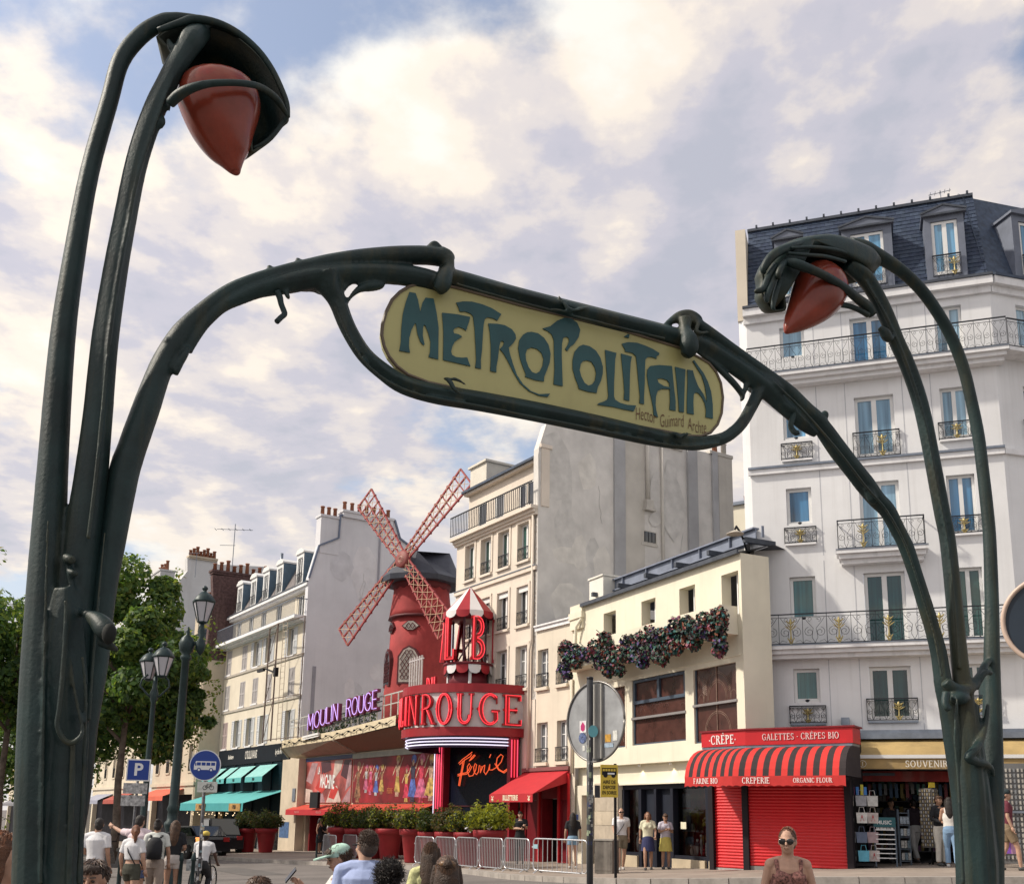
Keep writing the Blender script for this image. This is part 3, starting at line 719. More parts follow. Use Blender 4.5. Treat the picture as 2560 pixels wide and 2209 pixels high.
# ---------------------------------------------------------------- creperie kiosk with the striped awning
KP = CAM+ray(1897, 2000)*(27.6/ray(1897, 2000).y)
CR = Fac((KP.x, KP.y), -33); CL = Fac((KP.x, KP.y), -50)
def creperie():
    t = CR.thing('creperie', 'creperie kiosk with red and black striped awning and closed red roller shutters', 'kiosk')
    rel = CL.a-CR.a; rot = Matrix.Rotation(rel, 4, 'Z'); tm = tan(radians(8.5)); ma, mb_ = .62*tm, 1.35*tm
    XR, XL = 2.66, -1.38; zf = .20
    k = thing('left_bay', None, None, (0,0,0), rel); k.parent = t
    # body
    m = MB(); m.slab([(2.42,.14),(-.05,.14),(-1.6*cos(rel)+.0,-1.6*sin(rel)+.14),(-1.6*cos(rel),1.4),(2.42,1.2)], zf-.6, 4.02); m.build('body', black_paint, t)
    # sign fascia
    def bandbox(par, xa, xb, za, zb, yf, name, mat):
        """board with its mitred end at the corner x = 0"""
        mt = abs(yf)*tm; m = MB()
        if xa < 0: pl = [(xa,yf),(mt,yf),(0,0),(0,.1),(xa,.1)]
        else: pl = [(-mt,yf),(xb,yf),(xb,.1),(0,.1),(0,0)]
        m.slab(pl, za, zb); return m.build(name, mat, par)
    for par, xa, xb in ((t, 0, XR), (k, XL, 0)):
        bandbox(par, xa, xb+(.03 if xb > 0 else 0), 3.63, 4.02, -.62, 'fascia', red_paint); bandbox(par, xa-(.03 if xa < 0 else 0), xb+(.09 if xb > 0 else 0), 4.023, 4.065, -.66, 'fascia_cap', deep_red); bandbox(par, xa, xb, 3.565, 3.625, -.60, 'awning_rail', zinc)
    wt = pm('sign_lettering', (.80, .76, .74), .6, var=.02); wt2 = pm('sign_lettering_faded', (.74, .55, .54), .6, var=.04)
    tx, L = serif_text('·CRÊPE·', .24, .012, .80, .07); tx.build('lettering', wt, k, None, 'stuff', loc=(-.66, -.634, 3.81))
    tx, L = serif_text('GALETTES + CRÊPES BIO', .165, .010, .80, .06); tx.build('lettering', wt2, t, None, 'stuff', loc=(1.36, -.634, 3.83))
    # bullnose awning in stripes
    prof = [(-.62,3.56), (-.80,3.52), (-.97,3.44), (-1.12,3.32), (-1.24,3.15), (-1.31,2.98), (-1.35,2.80)]
    def stripes(par, x0t, x1t, x0b, x1b, n, first):
        m = MB(); N = n*2
        for i in range(N):
            f0, f1 = i/N, (i+1)/N
            for j in range(len(prof)-1):
                (ya, za), (yb, zb) = prof[j], prof[j+1]; s0, s1 = j/(len(prof)-1), (j+1)/(len(prof)-1)
                X = lambda f, s: (lambda a, b: a+(b-a)*f)(-abs(prof[round(s*(len(prof)-1))][0])*tm if first == 0 and par is t else x0t, abs(prof[round(s*(len(prof)-1))][0])*tm if par is k else x1t)
                w = .012*sin(i*1.7+j)
                m.quad((X(f0,s1),yb,zb+w*0), (X(f1,s1),yb,zb), (X(f1,s0),ya,za), (X(f0,s0),ya,za), (i+first) % 2)
        return m.build('striped_awning', [pm('canvas_red', (.62,.035,.03), .8, var=.06, vs=5, bump=.1, bs=9), pm('canvas_black', (.035,.026,.028), .85, var=.12, vs=5)], par)
    stripes(t, -ma, XR, -mb_, XR, 9, 0); stripes(k, XL, ma, XL, mb_, 6, 0)
    for x in (XL,): m = MB(); m.poly([(x,y,z) for y, z in prof[::-1]]+[(x,.1,3.56),(x,.1,2.80)]); m.build('awning_end', pm('canvas_red', (.6,.04,.03)), k)
    m = MB(); m.poly([(XR,y,z) for y, z in prof]+[(XR,.1,2.80),(XR,.1,3.56)]); m.build('awning_end', MATS['canvas_black'], t)
    def valance(par, x0, x1, n):
        m = MB(); top, bot = 2.80, 2.54
        for i in range(n*6):
            f0, f1 = i/(n*6), (i+1)/(n*6); a, b = x0+(x1-x0)*f0, x0+(x1-x0)*f1
            za = bot+.028*abs(sin(pi*i/6)); zb = bot+.028*abs(sin(pi*(i+1)/6)); m.quad((a,-1.356,za), (b,-1.356,zb), (b,-1.352,top), (a,-1.352,top))
        return m.build('valance', pm('canvas_valance', (.50,.03,.028), .8, var=.08, vs=4), par)
    va = valance(t, -mb_-.002, XR, 13); vb = valance(k, XL, mb_+.002, 8)
    for txt, par, x, h in (('CREPERIE', t, .42, .15), ('ORGANIC FLOUR', t, 1.86, .115), ('FARINE BIO', k, -.66, .14)):
        tx, L = serif_text(txt, h, 0, .80, .06); tx.build('lettering', wt, va if par is t else vb, None, 'stuff', loc=(x, -1.372, 2.69))
    # posts, shutters
    post = pm('kiosk_post', (.018, .014, .018), .6, spec=.2)
    for par, x0, x1 in ((t, -.44, -.28), (t, 2.26, 2.42)): MB().box(x0, x1, -.10, .11, zf-.3, 3.56).build('post', post, par)
    MB().box(-1.61, -1.46, -.12, .11, zf-.3, 3.56).build('post', post, k)
    shm = pm('shutter_red', (.60, .014, .02), .33, var=.06, vs=2, spec=.5)
    def shutter(par, x0, x1, z0, z1):
        h = .0815; n = int((z1-z0)/h)
        sm = MB(); pr = [(0,0),(-.012,.006),(-.022,.022),(-.024,.04),(-.018,.058),(-.004,.07),(0,.0815)]
        for j in range(len(pr)-1): sm.quad((x0,pr[j][0],pr[j][1]), (x1,pr[j][0],pr[j][1]), (x1,pr[j+1][0],pr[j+1][1]), (x0,pr[j+1][0],pr[j+1][1]))
        me = sm.mesh('slat', shm); o = MB().box(x0, x1, .004, .03, z0, z1).build('roller_shutter', shm, par)
        for i in range(n): put('slat', me, o, (0, 0, z0+i*h))
        return o
    s1_ = shutter(k, -1.455, -.40, zf+.24, 2.9); MB().box(-1.455, -.40, -.03, .03, zf+.02, zf+.235).build('threshold', pm('threshold_grey', (.4,.37,.36), .8, var=.15, vs=12), k)
    shutter(t, -.275, 2.255, zf+.34, 2.9)
    MB().box(-.275, 2.255, -.02, .05, zf-.1, zf+.335).build('threshold', pm('threshold_stone', (.22,.21,.2), .8, var=.2), t)
    return t
creperie()
# ---------------------------------------------------------------- pale yellow house with the flower box
def flower_house():
    t = C.thing('flower_house', 'low pale yellow house with brown patterned windows and an overflowing flower box', 'house')
    z0 = -.4
    up = [(2.26,3.05,7.30,8.52,.34), (4.60,5.40,7.30,8.52,.34), (6.68,7.48,7.30,8.54,.34), (8.74,9.50,7.30,8.54,.34)]
    mid = [(2.45,3.58,3.94,5.92), (4.01,6.89,3.96,6.04), (7.31,9.28,3.84,5.98)]
    m = MB(); wall(m, .12, 9.62, 3.38, 9.02, up+mid, 0, .14)
    wall(m, .12, 9.62, 2.78, 3.379, [], .26); m.quad((.12,0,3.38), (9.62,0,3.38), (9.62,.26,3.38), (.12,.26,3.38))
    wall(m, .12, 9.62, z0, 2.78, [(.62,1.55,z0,2.45,.5), (3.02,8.14,z0,2.74,.35)], .10); m.quad((.12,.10,2.78), (9.62,.10,2.78), (9.62,.26,2.78), (.12,.26,2.78))
    m.quad((.12,0,3.38), (.12,8,3.38), (.12,8,9.02), (.12,0,9.02)); m.quad((9.62,0,2), (9.62,0,9.02), (9.62,1.0,9.02), (9.62,1.0,2))
    m.build('wall', flower_wall, t)
    f = MB(); f.box(3.62, 3.66, -.012, .1, 3.9, 6.1); f.box(2.3, 9.5, -.03, -.002, 6.14, 6.18); f.build('moulding', flower_wall, t)
    m = MB(); m.box(.1, .95, -.10, .5, 8.25, 9.12); m.box(.06, 1.0, -.15, .55, 8.62, 8.86); m.build('corner_pier', flower_wall, t)
    m = MB(); m.tube([(.96,-.14,8.55), (.72,-.2,8.30), (.62,-.16,8.0), (.62,-.16,7.0)], .055, 8); m.build('downpipe', flower_wall, t)
    # roof edge, glazed strip and steel beam
    m = MB(); m.add([(.9,-.10,9.02),(9.66,-.10,9.02),(9.66,1.2,9.42),(.9,1.2,9.42)], [(0,1,2,3)]); m.box(.9, 9.66, -.16, -.08, 8.98, 9.10); m.add([(.12,1.2,9.40),(9.66,1.2,9.40),(7.0,8,9.3),(.12,8,9.3)], [(0,1,2,3)]); m.build('roof', dark_zinc, t)
    b = MB(); y, z, h = 1.1, 9.62, .44; x0, x1 = .35, 9.0
    b.box(x0, x1, y-.12, y+.12, z+h-.05, z+h); b.box(x0, x1, y-.12, y+.12, z, z+.05); b.box(x0, x1, y-.02, y+.02, z+.051, z+h-.051)
    for i in range(7): b.box(x0+i*1.5, x0+i*1.5+.03, y-.1, y-.021, z+.052, z+h-.052)
    b.build('steel_beam', pm('beam_grey_blue', (.22,.25,.32), .5, metal=.3, var=.15, stain=.3, scol=(.1,.11,.13)), t)
    b = MB()
    for i in range(6): b.box(x0+.4+i*1.7, x0+.52+i*1.7, y-.7, y+.4, 9.45, 9.60)
    b.build('beam_bracket', dark_zinc, t, None, 'stuff')
    m = MB(); m.box(.28, 1.25, .6, 1.9, 9.1, 10.15); m.box(.24, 1.29, .55, 1.95, 10.15, 10.21); m.build('chimney', pm('white_render', (.72,.70,.64), .85, var=.06), t)
    # upper windows in deep reveals
    for (a, b_, c, d, e) in up: window(t, a+.34, b_-.004, c, d-.004, .28, pane_dark, 1, fw=.05, name='window')
    # flower box
    m = MB(); m.prism([(.42,6.72),(9.42,6.72),(9.42,7.52),(.42,7.52)], -.62, -.50); m.box(.42, 9.42, -.50, -.002, 6.72, 6.84); m.box(.42, .52, -.50, -.002, 6.84, 7.52); m.box(9.30, 9.42, -.5, -.002, 6.84, 7.52); m.build('flower_box', flower_wall, t)
    # brown patterned glazing
    br = pm('brown_glass', (.075, .030, .024), .25, var=.25, vs=3, spec=.5, coat=.3); fr = pm('bluish_frame', (.06,.085,.12), .45, var=.1); al = pm('grey_rail', (.28,.27,.27), .45, metal=.3); eng = pm('engraved_line', (.26,.17,.13), .5, var=.3, vs=9)
    for i, (a, b_, c, d) in enumerate(mid):
        w = MB(); w.box(a+.004, b_-.004, .10, .13, c+.004, d-.004); o = w.build('window', br, t)
        r = MB(); zz = 4.80 if i == 1 else 4.92; r.box(a-.03, b_+.03, -.03, .095, zz-.035, zz+.035); r.build('glazing_rail', al, o)
        e = MB(); e.box(a+.004, b_-.004, .06, .098, c+.003, c+.05); e.box(a+.004, a+.05, .06, .097, c+.051, d-.01); e.box(b_-.05, b_-.004, .06, .097, c+.051, d-.01); e.build('edge_bead', al if i == 9 else fr, o)
        if i == 1:
            q = MB(); q.box(a+.02, b_-.02, .03, .099, 5.26, 5.36); q.box(a+.02, b_-.02, .03, .099, 5.94, 6.02); q.box(a+.02, a+.11, .03, .098, 5.36, 5.94); q.box(b_-.11, b_-.02, .03, .098, 5.36, 5.94); xm = (a+b_)/2; q.box(xm-.06, xm+.06, .02, .098, 5.36, 6.03); q.build('transom_frame', fr, o)
            g = MB(); rnd = random.Random(8)
            for k in range(16):
                cx, cz = a+.25+rnd.random()*(b_-a-.5), 4.95+rnd.random()*.25
                g.tube([(cx+.12*cos(j*pi/6), .095, cz+.10*sin(j*pi/6)) for j in range(7)], .006, 3, smooth=False, caps=False)
            g.build('engraving', pm('engraved_faint', (.12,.06,.05), .5), o, None, 'stuff')
        else:
            g = MB(); xm = (a+b_)/2; s = (b_-a)/2
            if i == 2: g.box(xm-.012, xm+.012, .07, .096, c+.01, d-.01)
            for rr in (.42, .47, .62, .66):
                g.tube([(xm+s*rr*cos(j*pi/14), .094, 5.02+s*rr*1.25*sin(j*pi/14)) for j in range(15)], .007, 3, smooth=False, caps=False)
            for sg in (-1, 1):
                for k in range(9):
                    z = 5.25+k*.055; g.tube([(xm+sg*s*.48, .094, z-.05), (xm+sg*s*.62, .094, z+.02), (xm+sg*s*.68, .094, z+.07)], .006, 3, smooth=False, caps=False)
                for k in range(6): g.tube([(xm+sg*s*(.95-.02*k), .094, 5.85-.07*k), (xm+sg*s*(.80+.02*k), .094, 5.72-.07*k)], .006, 3, smooth=False, caps=False)
                g.tube([(xm+sg*s*.75+.14*cos(j*pi/8), .094, 5.05+.2*sin(j*pi/8)) for j in range(9)], .006, 3, smooth=False, caps=False)
            for rr in (.55, .60): g.tube([(xm+s*rr*cos(j*pi/14), .094, 4.12+s*rr*sin(j*pi/14)) for j in range(15)], .008, 3, smooth=False, caps=False)
            g.build('engraving', eng, o, None, 'stuff')
    # stone blocks of the pier
    st = [pm('pier_stone_a', (.50,.43,.33), .85, var=.12, vs=3, bump=.1, stain=.2), pm('pier_stone_b', (.44,.38,.30), .85, var=.12, vs=3, bump=.1, stain=.2)]
    zz = -.35; k = 0; pr = MB(); 
    while zz < 2.6:
        for (xa, xb) in (((1.56,2.3),(2.308,3.01)) if k % 2 else ((1.56,2.05),(2.058,2.62),(2.628,3.01))):
            MB().box(xa, xb, .045+.006*(k % 3), .099, zz, zz+.445).build('stone', st[(k+int(xa*3)) % 2], t)
        zz += .455; k += 1
    # shop front
    dk = pm('shopfront_black', (.016,.018,.028), .5, var=.1, spec=.2); gl = pm('shop_glass', (.03,.015,.02), .04, var=0, spec=.7)
    sf = thing('shopfront', None, None, (0,0,0)); sf.parent = t
    m = MB(); m.box(3.02, 8.14, .25, .449, 2.60, 2.735); m.build('header', dk, sf)
    for x0, x1 in ((3.02,3.14), (3.98,4.14), (4.85,4.97), (5.72,5.86), (7.46,7.64), (8.02,8.14)): MB().box(x0, x1, .22, .448, .05, 2.6).build('post', dk, sf)
    for x0, x1 in ((3.14,3.98), (5.86,7.46), (7.64,8.02)):
        MB().box(x0, x1, .15, .447, -.3, .56).build('plinth', pm('plinth_stone', (.50,.42,.30), .85, var=.1, stain=.2), sf)
        MB().box(x0, x1, .24, .446, .562, .66).build('sill', dk, sf)
    dr = MB(); dr.box(4.16, 4.84, .40, .445, -.2, 2.6); o = dr.build('door', pm('door_dark', (.02,.024,.036), .5, spec=.2), sf); MB().box(4.72, 4.78, .34, .39, .9, 1.5).build('handle', steel, o)
    dr = MB(); dr.box(4.98, 5.71, .42, .446, -.2, 2.6); o = dr.build('door', MATS['door_dark'], sf); MB().box(5.03, 5.08, .36, .41, .9, 1.5).build('handle', steel, o)
    # window display: red drapery, framed pictures and figures
    red = pm('display_red', (.22,.012,.015), .6, var=.5, vs=4); rnd = random.Random(11)
    gd = [pm('display_%d' % i, c, .6) for i, c in enumerate([(.4,.03,.03),(.5,.35,.3),(.06,.05,.06),(.6,.55,.5),(.2,.02,.04),(.35,.2,.05)])]
    for x0, x1 in ((3.14,3.98), (5.86,7.46)):
        MB().box(x0-(1.8 if x0 > 5 else 1.4), x1, 1.1, 1.13, .3, 2.74).build('display_backdrop', red, sf); MB().box(x0-1.8, x1+.3, .46, 1.12, 2.75, 2.78).build('display_ceiling', dk, sf); MB().box(x0-1.8, x1+.3, .46, 1.12, .3, .56).build('display_floor', red, sf)
        g = MB()
        for i in range(26 if x1-x0 > 1 else 12):
            x = x0+.08+rnd.random()*(x1-x0-.16); y = .6+rnd.random()*.4; h = rnd.uniform(.12, .55); z = .66+ (rnd.random() < .3)*rnd.uniform(.2,.9); mi = rnd.randrange(6)
            if rnd.random() < .6: g.ball((x,y,z+h/2), (rnd.uniform(.05,.1), .05, h/2), 7, 5, mi); g.ball((x,y,z+h+.04), .05, 6, 4, mi)
            else: g.box(x-.09, x+.09, y, y+.03, z, z+h*.7, mi)
        g.build('display_goods', gd, sf, None, 'stuff')
        MB().quad((x0,.40,.661), (x1,.40,.661), (x1,.40,2.6), (x0,.40,2.6)).build('pane', pane_clear(), sf)
    m = MB(); m.box(5.95, 6.35, .5, .52, 1.35, 2.0); m.box(5.95, 6.35, .5, .52, 2.05, 2.45); m.build('poster', pm('poster_dark', (.04,.035,.045), .5, var=.5, vs=7), sf, None, 'stuff')
    MB().box(6.03, 6.30, .37, .392, 1.42, 1.62).build('paper_notice', pm('paper', (.7,.66,.5), .8), sf)
    MB().box(7.1, 7.35, .46, .5, .68, 1.05).build('price_card', pm('paper_white', (.75,.75,.72), .8), sf)
    MB().box(8.141, 8.5, .05, .1, -.3, 2.6).build('red_jamb', deep_red, sf)
    # passage left of the pier
    MB().box(.62, 1.55, .58, .62, -.4, 2.45).build('passage_shade', pm('passage_dark', (.05,.035,.03), .6, var=.4), t)  # dark sheet put in for the shade of the open passage
    MB().box(1.0, 1.5, .5, .57, 1.75, 2.0).build('red_box', red_paint, t)
    # spotlights under the overhang
    for x in (4.2, 5.9):
        o = MB().lathe([(.05,0),(.055,.06),(.02,.07)], 10, (x, .13, 3.30)).build('spotlight', white_paint, t)
        l = bpy.data.lights.new('spot', 'SPOT'); l.energy = 5; l.color = (1,.82,.5); l.spot_size = radians(80); l.spot_blend = .6; l.shadow_soft_size = .03
        lo = bpy.data.objects.new('spot', l); COL.objects.link(lo); lo.parent = t; lo.location = (x, .14, 3.28); lo.rotation_euler = (radians(14), 0, 0)
    # enamel plaques
    MB().box(.25, .40, .05, .099, 1.62, 1.80).build('enamel_plaque', pm('plaque_blue', (.08,.13,.35), .4, var=.5, vs=20), t)
    return t
def pane_clear():
    if 'pane_clear' in MATS: return MATS['pane_clear']
    m = bpy.data.materials.new('pane_clear'); m.use_nodes = True; nt = m.node_tree; nt.nodes.clear(); N = nt.nodes.new; L = nt.links.new
    o = N('ShaderNodeOutputMaterial'); t = N('ShaderNodeBsdfTransparent'); g = N('ShaderNodeBsdfGlossy'); f = N('ShaderNodeFresnel'); mx = N('ShaderNodeMixShader')
    t.inputs[0].default_value = (.72,.76,.78,1); g.inputs['Roughness'].default_value = .03; f.inputs[0].default_value = 1.5
    L(f.outputs[0], mx.inputs[0]); L(t.outputs[0], mx.inputs[1]); L(g.outputs[0], mx.inputs[2]); L(mx.outputs[0], o.inputs[0])
    MATS['pane_clear'] = m; return m
flower_house()

def leaf_cloud(mb, rnd, c, r, n, size, mats, flat=.5, out=.75, bias=None):
    """leaf-sized faces through a lumpy volume; mats = material indices to draw from"""
    for i in range(n):
        d = Vector((rnd.gauss(0,1), rnd.gauss(0,1), rnd.gauss(0,1))).normalized()*(rnd.random()**(1/3)*(1-out)+out*rnd.random()**.25)
        p = Vector(c)+Vector((d.x*r[0], d.y*r[1], d.z*r[2]))
        nrm = (d+Vector((rnd.uniform(-.8,.8), rnd.uniform(-.8,.8), rnd.uniform(-.4,1.0)))).normalized()
        u = nrm.orthogonal().normalized(); u = Matrix.Rotation(rnd.random()*6.28, 3, nrm) @ u; v = nrm.cross(u); s = size*rnd.uniform(.6, 1.35)
        mb.add([p-u*s, p+v*s*flat, p+u*s, p-v*s*flat], [(0,1,2,3)], mats[rnd.randrange(len(mats))])

def garland():
    t = C.thing('hanging_flowers', 'trailing dark purple and red artificial flowers spilling over the balcony of the pale yellow house', 'flowers')
    rnd = random.Random(21); mb = MB()
    ms = [pm('leaf_a', (.04,.10,.055), .6), pm('leaf_b', (.018,.042,.036), .6), pm('flower_red', (.22,.035,.045), .6), pm('flower_purple', (.085,.05,.18), .6), pm('flower_rust', (.22,.075,.045), .6), pm('leaf_teal', (.025,.11,.11), .6), pm('flower_pink', (.24,.08,.13), .6), pm('flower_dark', (.035,.02,.03), .6)]
    z5 = lambda a, b: (1150+a/2.554, 1100+b/2.554)
    cl = [(670,1310,36),(660,1350,45),(690,1390,60),(660,1450,48),(680,1500,28),(720,1350,55),(770,1360,45),(740,1420,40),(800,1370,45),(850,1330,60),(920,1290,60),(930,1360,75),(880,1410,55),(960,1420,70),(1000,1380,70),(940,1470,45),(1010,1470,35),(1060,1290,50),(1060,1360,60),(1120,1280,50),(1110,1350,55),(1190,1240,55),(1180,1320,70),(1150,1400,40),(1250,1270,70),(1260,1350,65),(1280,1400,35),(1310,1250,60),(1320,1320,60),(1370,1190,55),(1390,1260,70),(1370,1320,45),(1440,1180,55),(1450,1250,60),(1500,1220,60),(1490,1300,40),(1550,1160,55),(1560,1220,50),(1610,1150,60),(1650,1120,50),(1650,1180,50),(1640,1250,45),(1650,1310,40),(1645,1350,30),(1610,1220,45),(920,1250,30),(1160,1430,26)]
    for (a, b, r) in cl:
        x, z = C.px(*z5(a, b), -.78); rr = r/2.554*.0137
        k = rnd.random(); pal = [0,0,1,1,1,5,7]+([2,2,4,6] if k < .4 else [3,3,6,7] if k < .7 else [4,2,7,4])
        leaf_cloud(mb, rnd, (x, -.74, z), (rr*1.12, .24, rr*1.12), int(70+r*2.6), .062, pal, .7, .4)
        for q in range(max(1, r//22)):
            d = Vector((rnd.uniform(-1,1)*rr, -.74-.15*rnd.random(), rnd.uniform(-1,1)*rr)); mb.ball((x+d.x, d.y, z+d.z), .055, 6, 4, rnd.choice(pal[4:]))
    for (a, b, c_, d_) in ((660,1290,630,1300),(640,1430,612,1490),(900,1240,870,1210),(1140,1230,1150,1205),(960,1480,950,1525),(1010,1480,1015,1520),(780,1310,760,1290),(1590,1120,1580,1095)):
        x0, q0 = C.px(*z5(a, b), -.75); x1, q1 = C.px(*z5(c_, d_), -.8); mb.bar((x0,-.72,q0), (x1,-.8,q1), .02, m=1)
    mb.build('blossoms', ms, t, None, 'stuff')
garland()


def render_patches(par, x, ys, zs, n, cols, seed):
    """irregular repairs in the rendered gable, a few millimetres proud"""
    rnd = random.Random(seed); mb = MB()
    for i in range(n):
        y, z = rnd.uniform(*ys), rnd.uniform(*zs); w, h = rnd.uniform(.3,1.1), rnd.uniform(.4,1.8); k = 9
        mb.add([(x+.0007*i, y+w*cos(2*pi*j/k)*rnd.uniform(.7,1), z+h*sin(2*pi*j/k)*rnd.uniform(.7,1)) for j in range(k)], [tuple(range(k))], rnd.randrange(len(cols)))
    for i in range(n//5):
        y, z = rnd.uniform(*ys), rnd.uniform(*zs); p = [(x+.012, y, z)]
        for j in range(7): y += rnd.uniform(-.12,.12); z -= rnd.uniform(.12,.4); p.append((x+.012, y, z))
        for a, b in zip(p, p[1:]): mb.bar(a, b, .007, .014, m=len(cols))
    mb.build('render_patch', cols+[pm('crack_grey', (.46,.45,.43), .95)], par, None, 'stuff')
# ---------------------------------------------------------------- tall cream house with the grey gable
def cream_house():
    t = D.thing('cream_house', 'tall cream house with four window columns and a bare grey gable', 'house')
    xl = -6.3
    cols = [(-5.50,-4.76), (-4.19,-3.40), (-2.80,-2.0), (-1.34,-.56)]
    rows = [(11.55,13.07), (8.98,10.50), (6.50,8.13)]
    holes = [(a,b,c,d,.24) for a,b in cols for c,d in rows]
    m = MB(); wall(m, xl, 0, 0, 13.55, holes, 0, .24)
    m.quad((xl,8,0), (xl,0,0), (xl,0,13.55), (xl,8,13.55)); m.quad((xl,8,13.55), (xl,.55,13.55), (xl,.55,15.6), (xl,8,15.6))
    tops = [(-5.45,-4.75), (-4.05,-3.35), (-2.15,-1.65), (-1.55,-1.05), (-.95,-.45)]
    wall(m, xl, 0, 13.55, 15.62, [(a,b,13.62,15.05,.1) for a,b in tops], .55, .1)
    m.build('wall', pink_cream, t)
    g = MB(); pts = [(0,6), (0,15.9), (.35,17.0), (4.0,17.4), (10.35,17.68), (10.4,6)]
    g.add([(.05,y,z) for y,z in pts]+[(-.3,y,z) for y,z in pts], [(0,5,4,3,2,1), (6,7,8,9,10,11)]+[(i, i+1, i+7, i+6) for i in range(5)]); g.build('gable', grey_gable, t)
    pg = pm('gable_pilaster', (.40,.40,.41), .92, var=.14, vs=.6, bump=.08, stain=.2); pl = pm('gable_light', (.54,.51,.46), .92, var=.1, vs=.8, stain=.2)
    for y0, y1, z1, mm, o in ((3.72,4.28,17.4,pg,.10), (7.75,8.30,17.55,pg,.12), (9.22,9.55,17.7,pg,.10), (4.30,5.35,17.3,pl,.02), (9.6,10.45,17.7,pl,.06)): MB().box(.051, .05+o, y0, y1, 6, z1).build('pilaster', mm, t)
    m = MB(); m.tube([(.13,5.5,17.4), (.13,5.5,14.75)], .10, 10); m.box(.06, .26, 5.33, 5.7, 14.35, 14.75); m.box(.06, .30, 5.25, 5.8, 14.28, 14.36); m.build('flue_pipe', pl, t)
    m = MB(); m.tube([(.12,6.3,17.4), (.12,6.3,9.0)], .07, 8); m.build('downpipe', pl, t)
    m = MB(); m.box(.02, .09, 5.15, 6.05, 12.80, 12.90); m.box(.02, .085, 5.2, 6.0, 12.905, 13.45); m.build('gable_window_surround', pl, t)
    o = MB().box(.07, .095, 5.3, 5.92, 12.95, 13.40).build('window', pane_dark, t)
    m = MB()
    for k in range(4): m.bar((.10,5.33+k*.19,12.96), (.10,5.33+k*.19,13.39), .02)
    m.build('window_bar', iron, o, None, 'stuff')
    render_patches(t, .053, (.7,3.2), (9.5,15.5), 9, [pm('patch_a', (.60,.58,.55), .92, var=.12, vs=2, bump=.1), pm('patch_b', (.70,.67,.62), .92, var=.1, vs=2, bump=.1)], 3); render_patches(t, .075, (5.7,7.5), (10,16.5), 5, [MATS['patch_a'], MATS['patch_b']], 5)
    c = MB(); c.box(-.3, .12, 4.0, 7.5, 17.35, 17.52); c.box(-.3, .14, 9.1, 10.5, 17.6, 17.75); c.build('coping', pl, t)
    m = MB(); m.lathe([(.13,0),(.11,.3),(.15,.33),(.15,.42)], 8, (-.1, 9.6, 17.75)); m.build('chimney_pot', pot_clay, t)
    m = MB(); m.lathe([(.12,0),(.12,.5),(.16,.52),(.02,.62)], 8, (-.1, 10.15, 17.75)); m.build('chimney_cowl', pl, t)
    # mouldings, balcony and roof
    m = MB(); m.box(xl-.05, .03, -.12, -.001, 13.05+.15, 13.42); m.box(xl-.1, .05, -.34, -.001, 13.422, 13.56); m.box(xl-.06, .03, -.2, -.002, 13.30, 13.42); m.build('balcony_slab', pink_cream, t)
    for z in (11.0,): MB().box(xl, .02, -.09, -.001, z, z+.16).build('string_course', pink_cream, t); MB().box(xl, .02, -.12, -.001, z+.162, z+.19).build('zinc_flashing', zinc, t)
    rl = MB(); rl.box(xl-.1, .03, -.33, -.28, 14.48, 14.52); rl.box(xl-.1, .03, -.32, -.29, 13.64, 13.67); ro = rl.build('railing', iron, t)
    bar = wbox(-.011, .011, -.011, .011, 0, .81).mesh('bar', iron)
    for i in range(46): put('bar', bar, ro, (xl-.08+i*.138, -.305, 13.67))
    for a, b in tops: window(t, a+.004, b-.004, 13.625, 15.045, .57, pane_dark, 1, fw=.06)
    m = MB(); m.box(xl-.06, -.25, .30, .60, 15.62, 15.74); m.build('cornice', pink_cream, t)
    m = MB(); m.add([(xl-.08,.22,15.74),(-.2,.22,15.74),(-.2,2.6,16.9),(xl-.08,2.6,16.9),(xl-.08,7,16.9),(-.2,7,16.9)], [(0,1,2,3),(3,2,5,4)]); m.box(xl-.08, -.2, .18, .26, 15.72, 15.82); m.build('roof', slate, t)
    m = MB(); m.box(-.30, .1, .12, .5, 13.56, 16.0); m.box(-.34, .14, .06, .6, 15.95, 16.1); m.build('party_wall', pink_cream, t)
    m = MB(); m.box(xl-.2, xl+1.2, .7, 3.2, 15.6, 17.0); m.box(xl-.28, xl+1.28, .6, 3.3, 17.0, 17.1); m.build('chimney', pm('chimney_cream', (.66,.62,.54), .85, var=.06), t)
    # windows, sills, little guard rails
    for ri, (c, d) in enumerate(rows):
        for a, b in cols:
            window(t, a+.004, b-.004, c, d-.004, .18, pane_dark if ri else pane_green, 2, fw=.07, bars=2 if ri == 2 else 0)
            s = MB(); s.box(a-.1, b+.1, -.10, -.001, c-.12, c-.02); s.build('sill', pink_cream, t)
            f = MB(); f.box(a-.14, a-.02, -.035, -.001, c, d+.1); f.box(b+.02, b+.14, -.035, -.001, c, d+.1); f.box(a-.14, b+.14, -.036, -.001, d+.02, d+.14); f.build('window_surround', pink_cream, t)
            railing(t, a+.02, b-.02, c+.02, c+.52, -.03, 'none', .3, .012)
            if ri == 1: MB().box(a+.02, b-.02, .05, .13, d-.20, d-.01).build('blind_box', win_white, t)
    m = MB(); m.tube([(-.18,-.08,13.2), (-.18,-.08,8.3), (-.30,-.1,7.9), (-.30,-.1,3.4)], .05, 8); m.build('downpipe', pink_cream, t)
    # low wing with two window columns
    a = thing('low_wing', None, None, (0,0,0)); a.parent = t
    cc = [(.16,.86), (1.44,2.10)]; hs = [(p,q,c,d,.26) for p,q in cc for c,d in ((6.42,7.83),(3.66,5.10))]
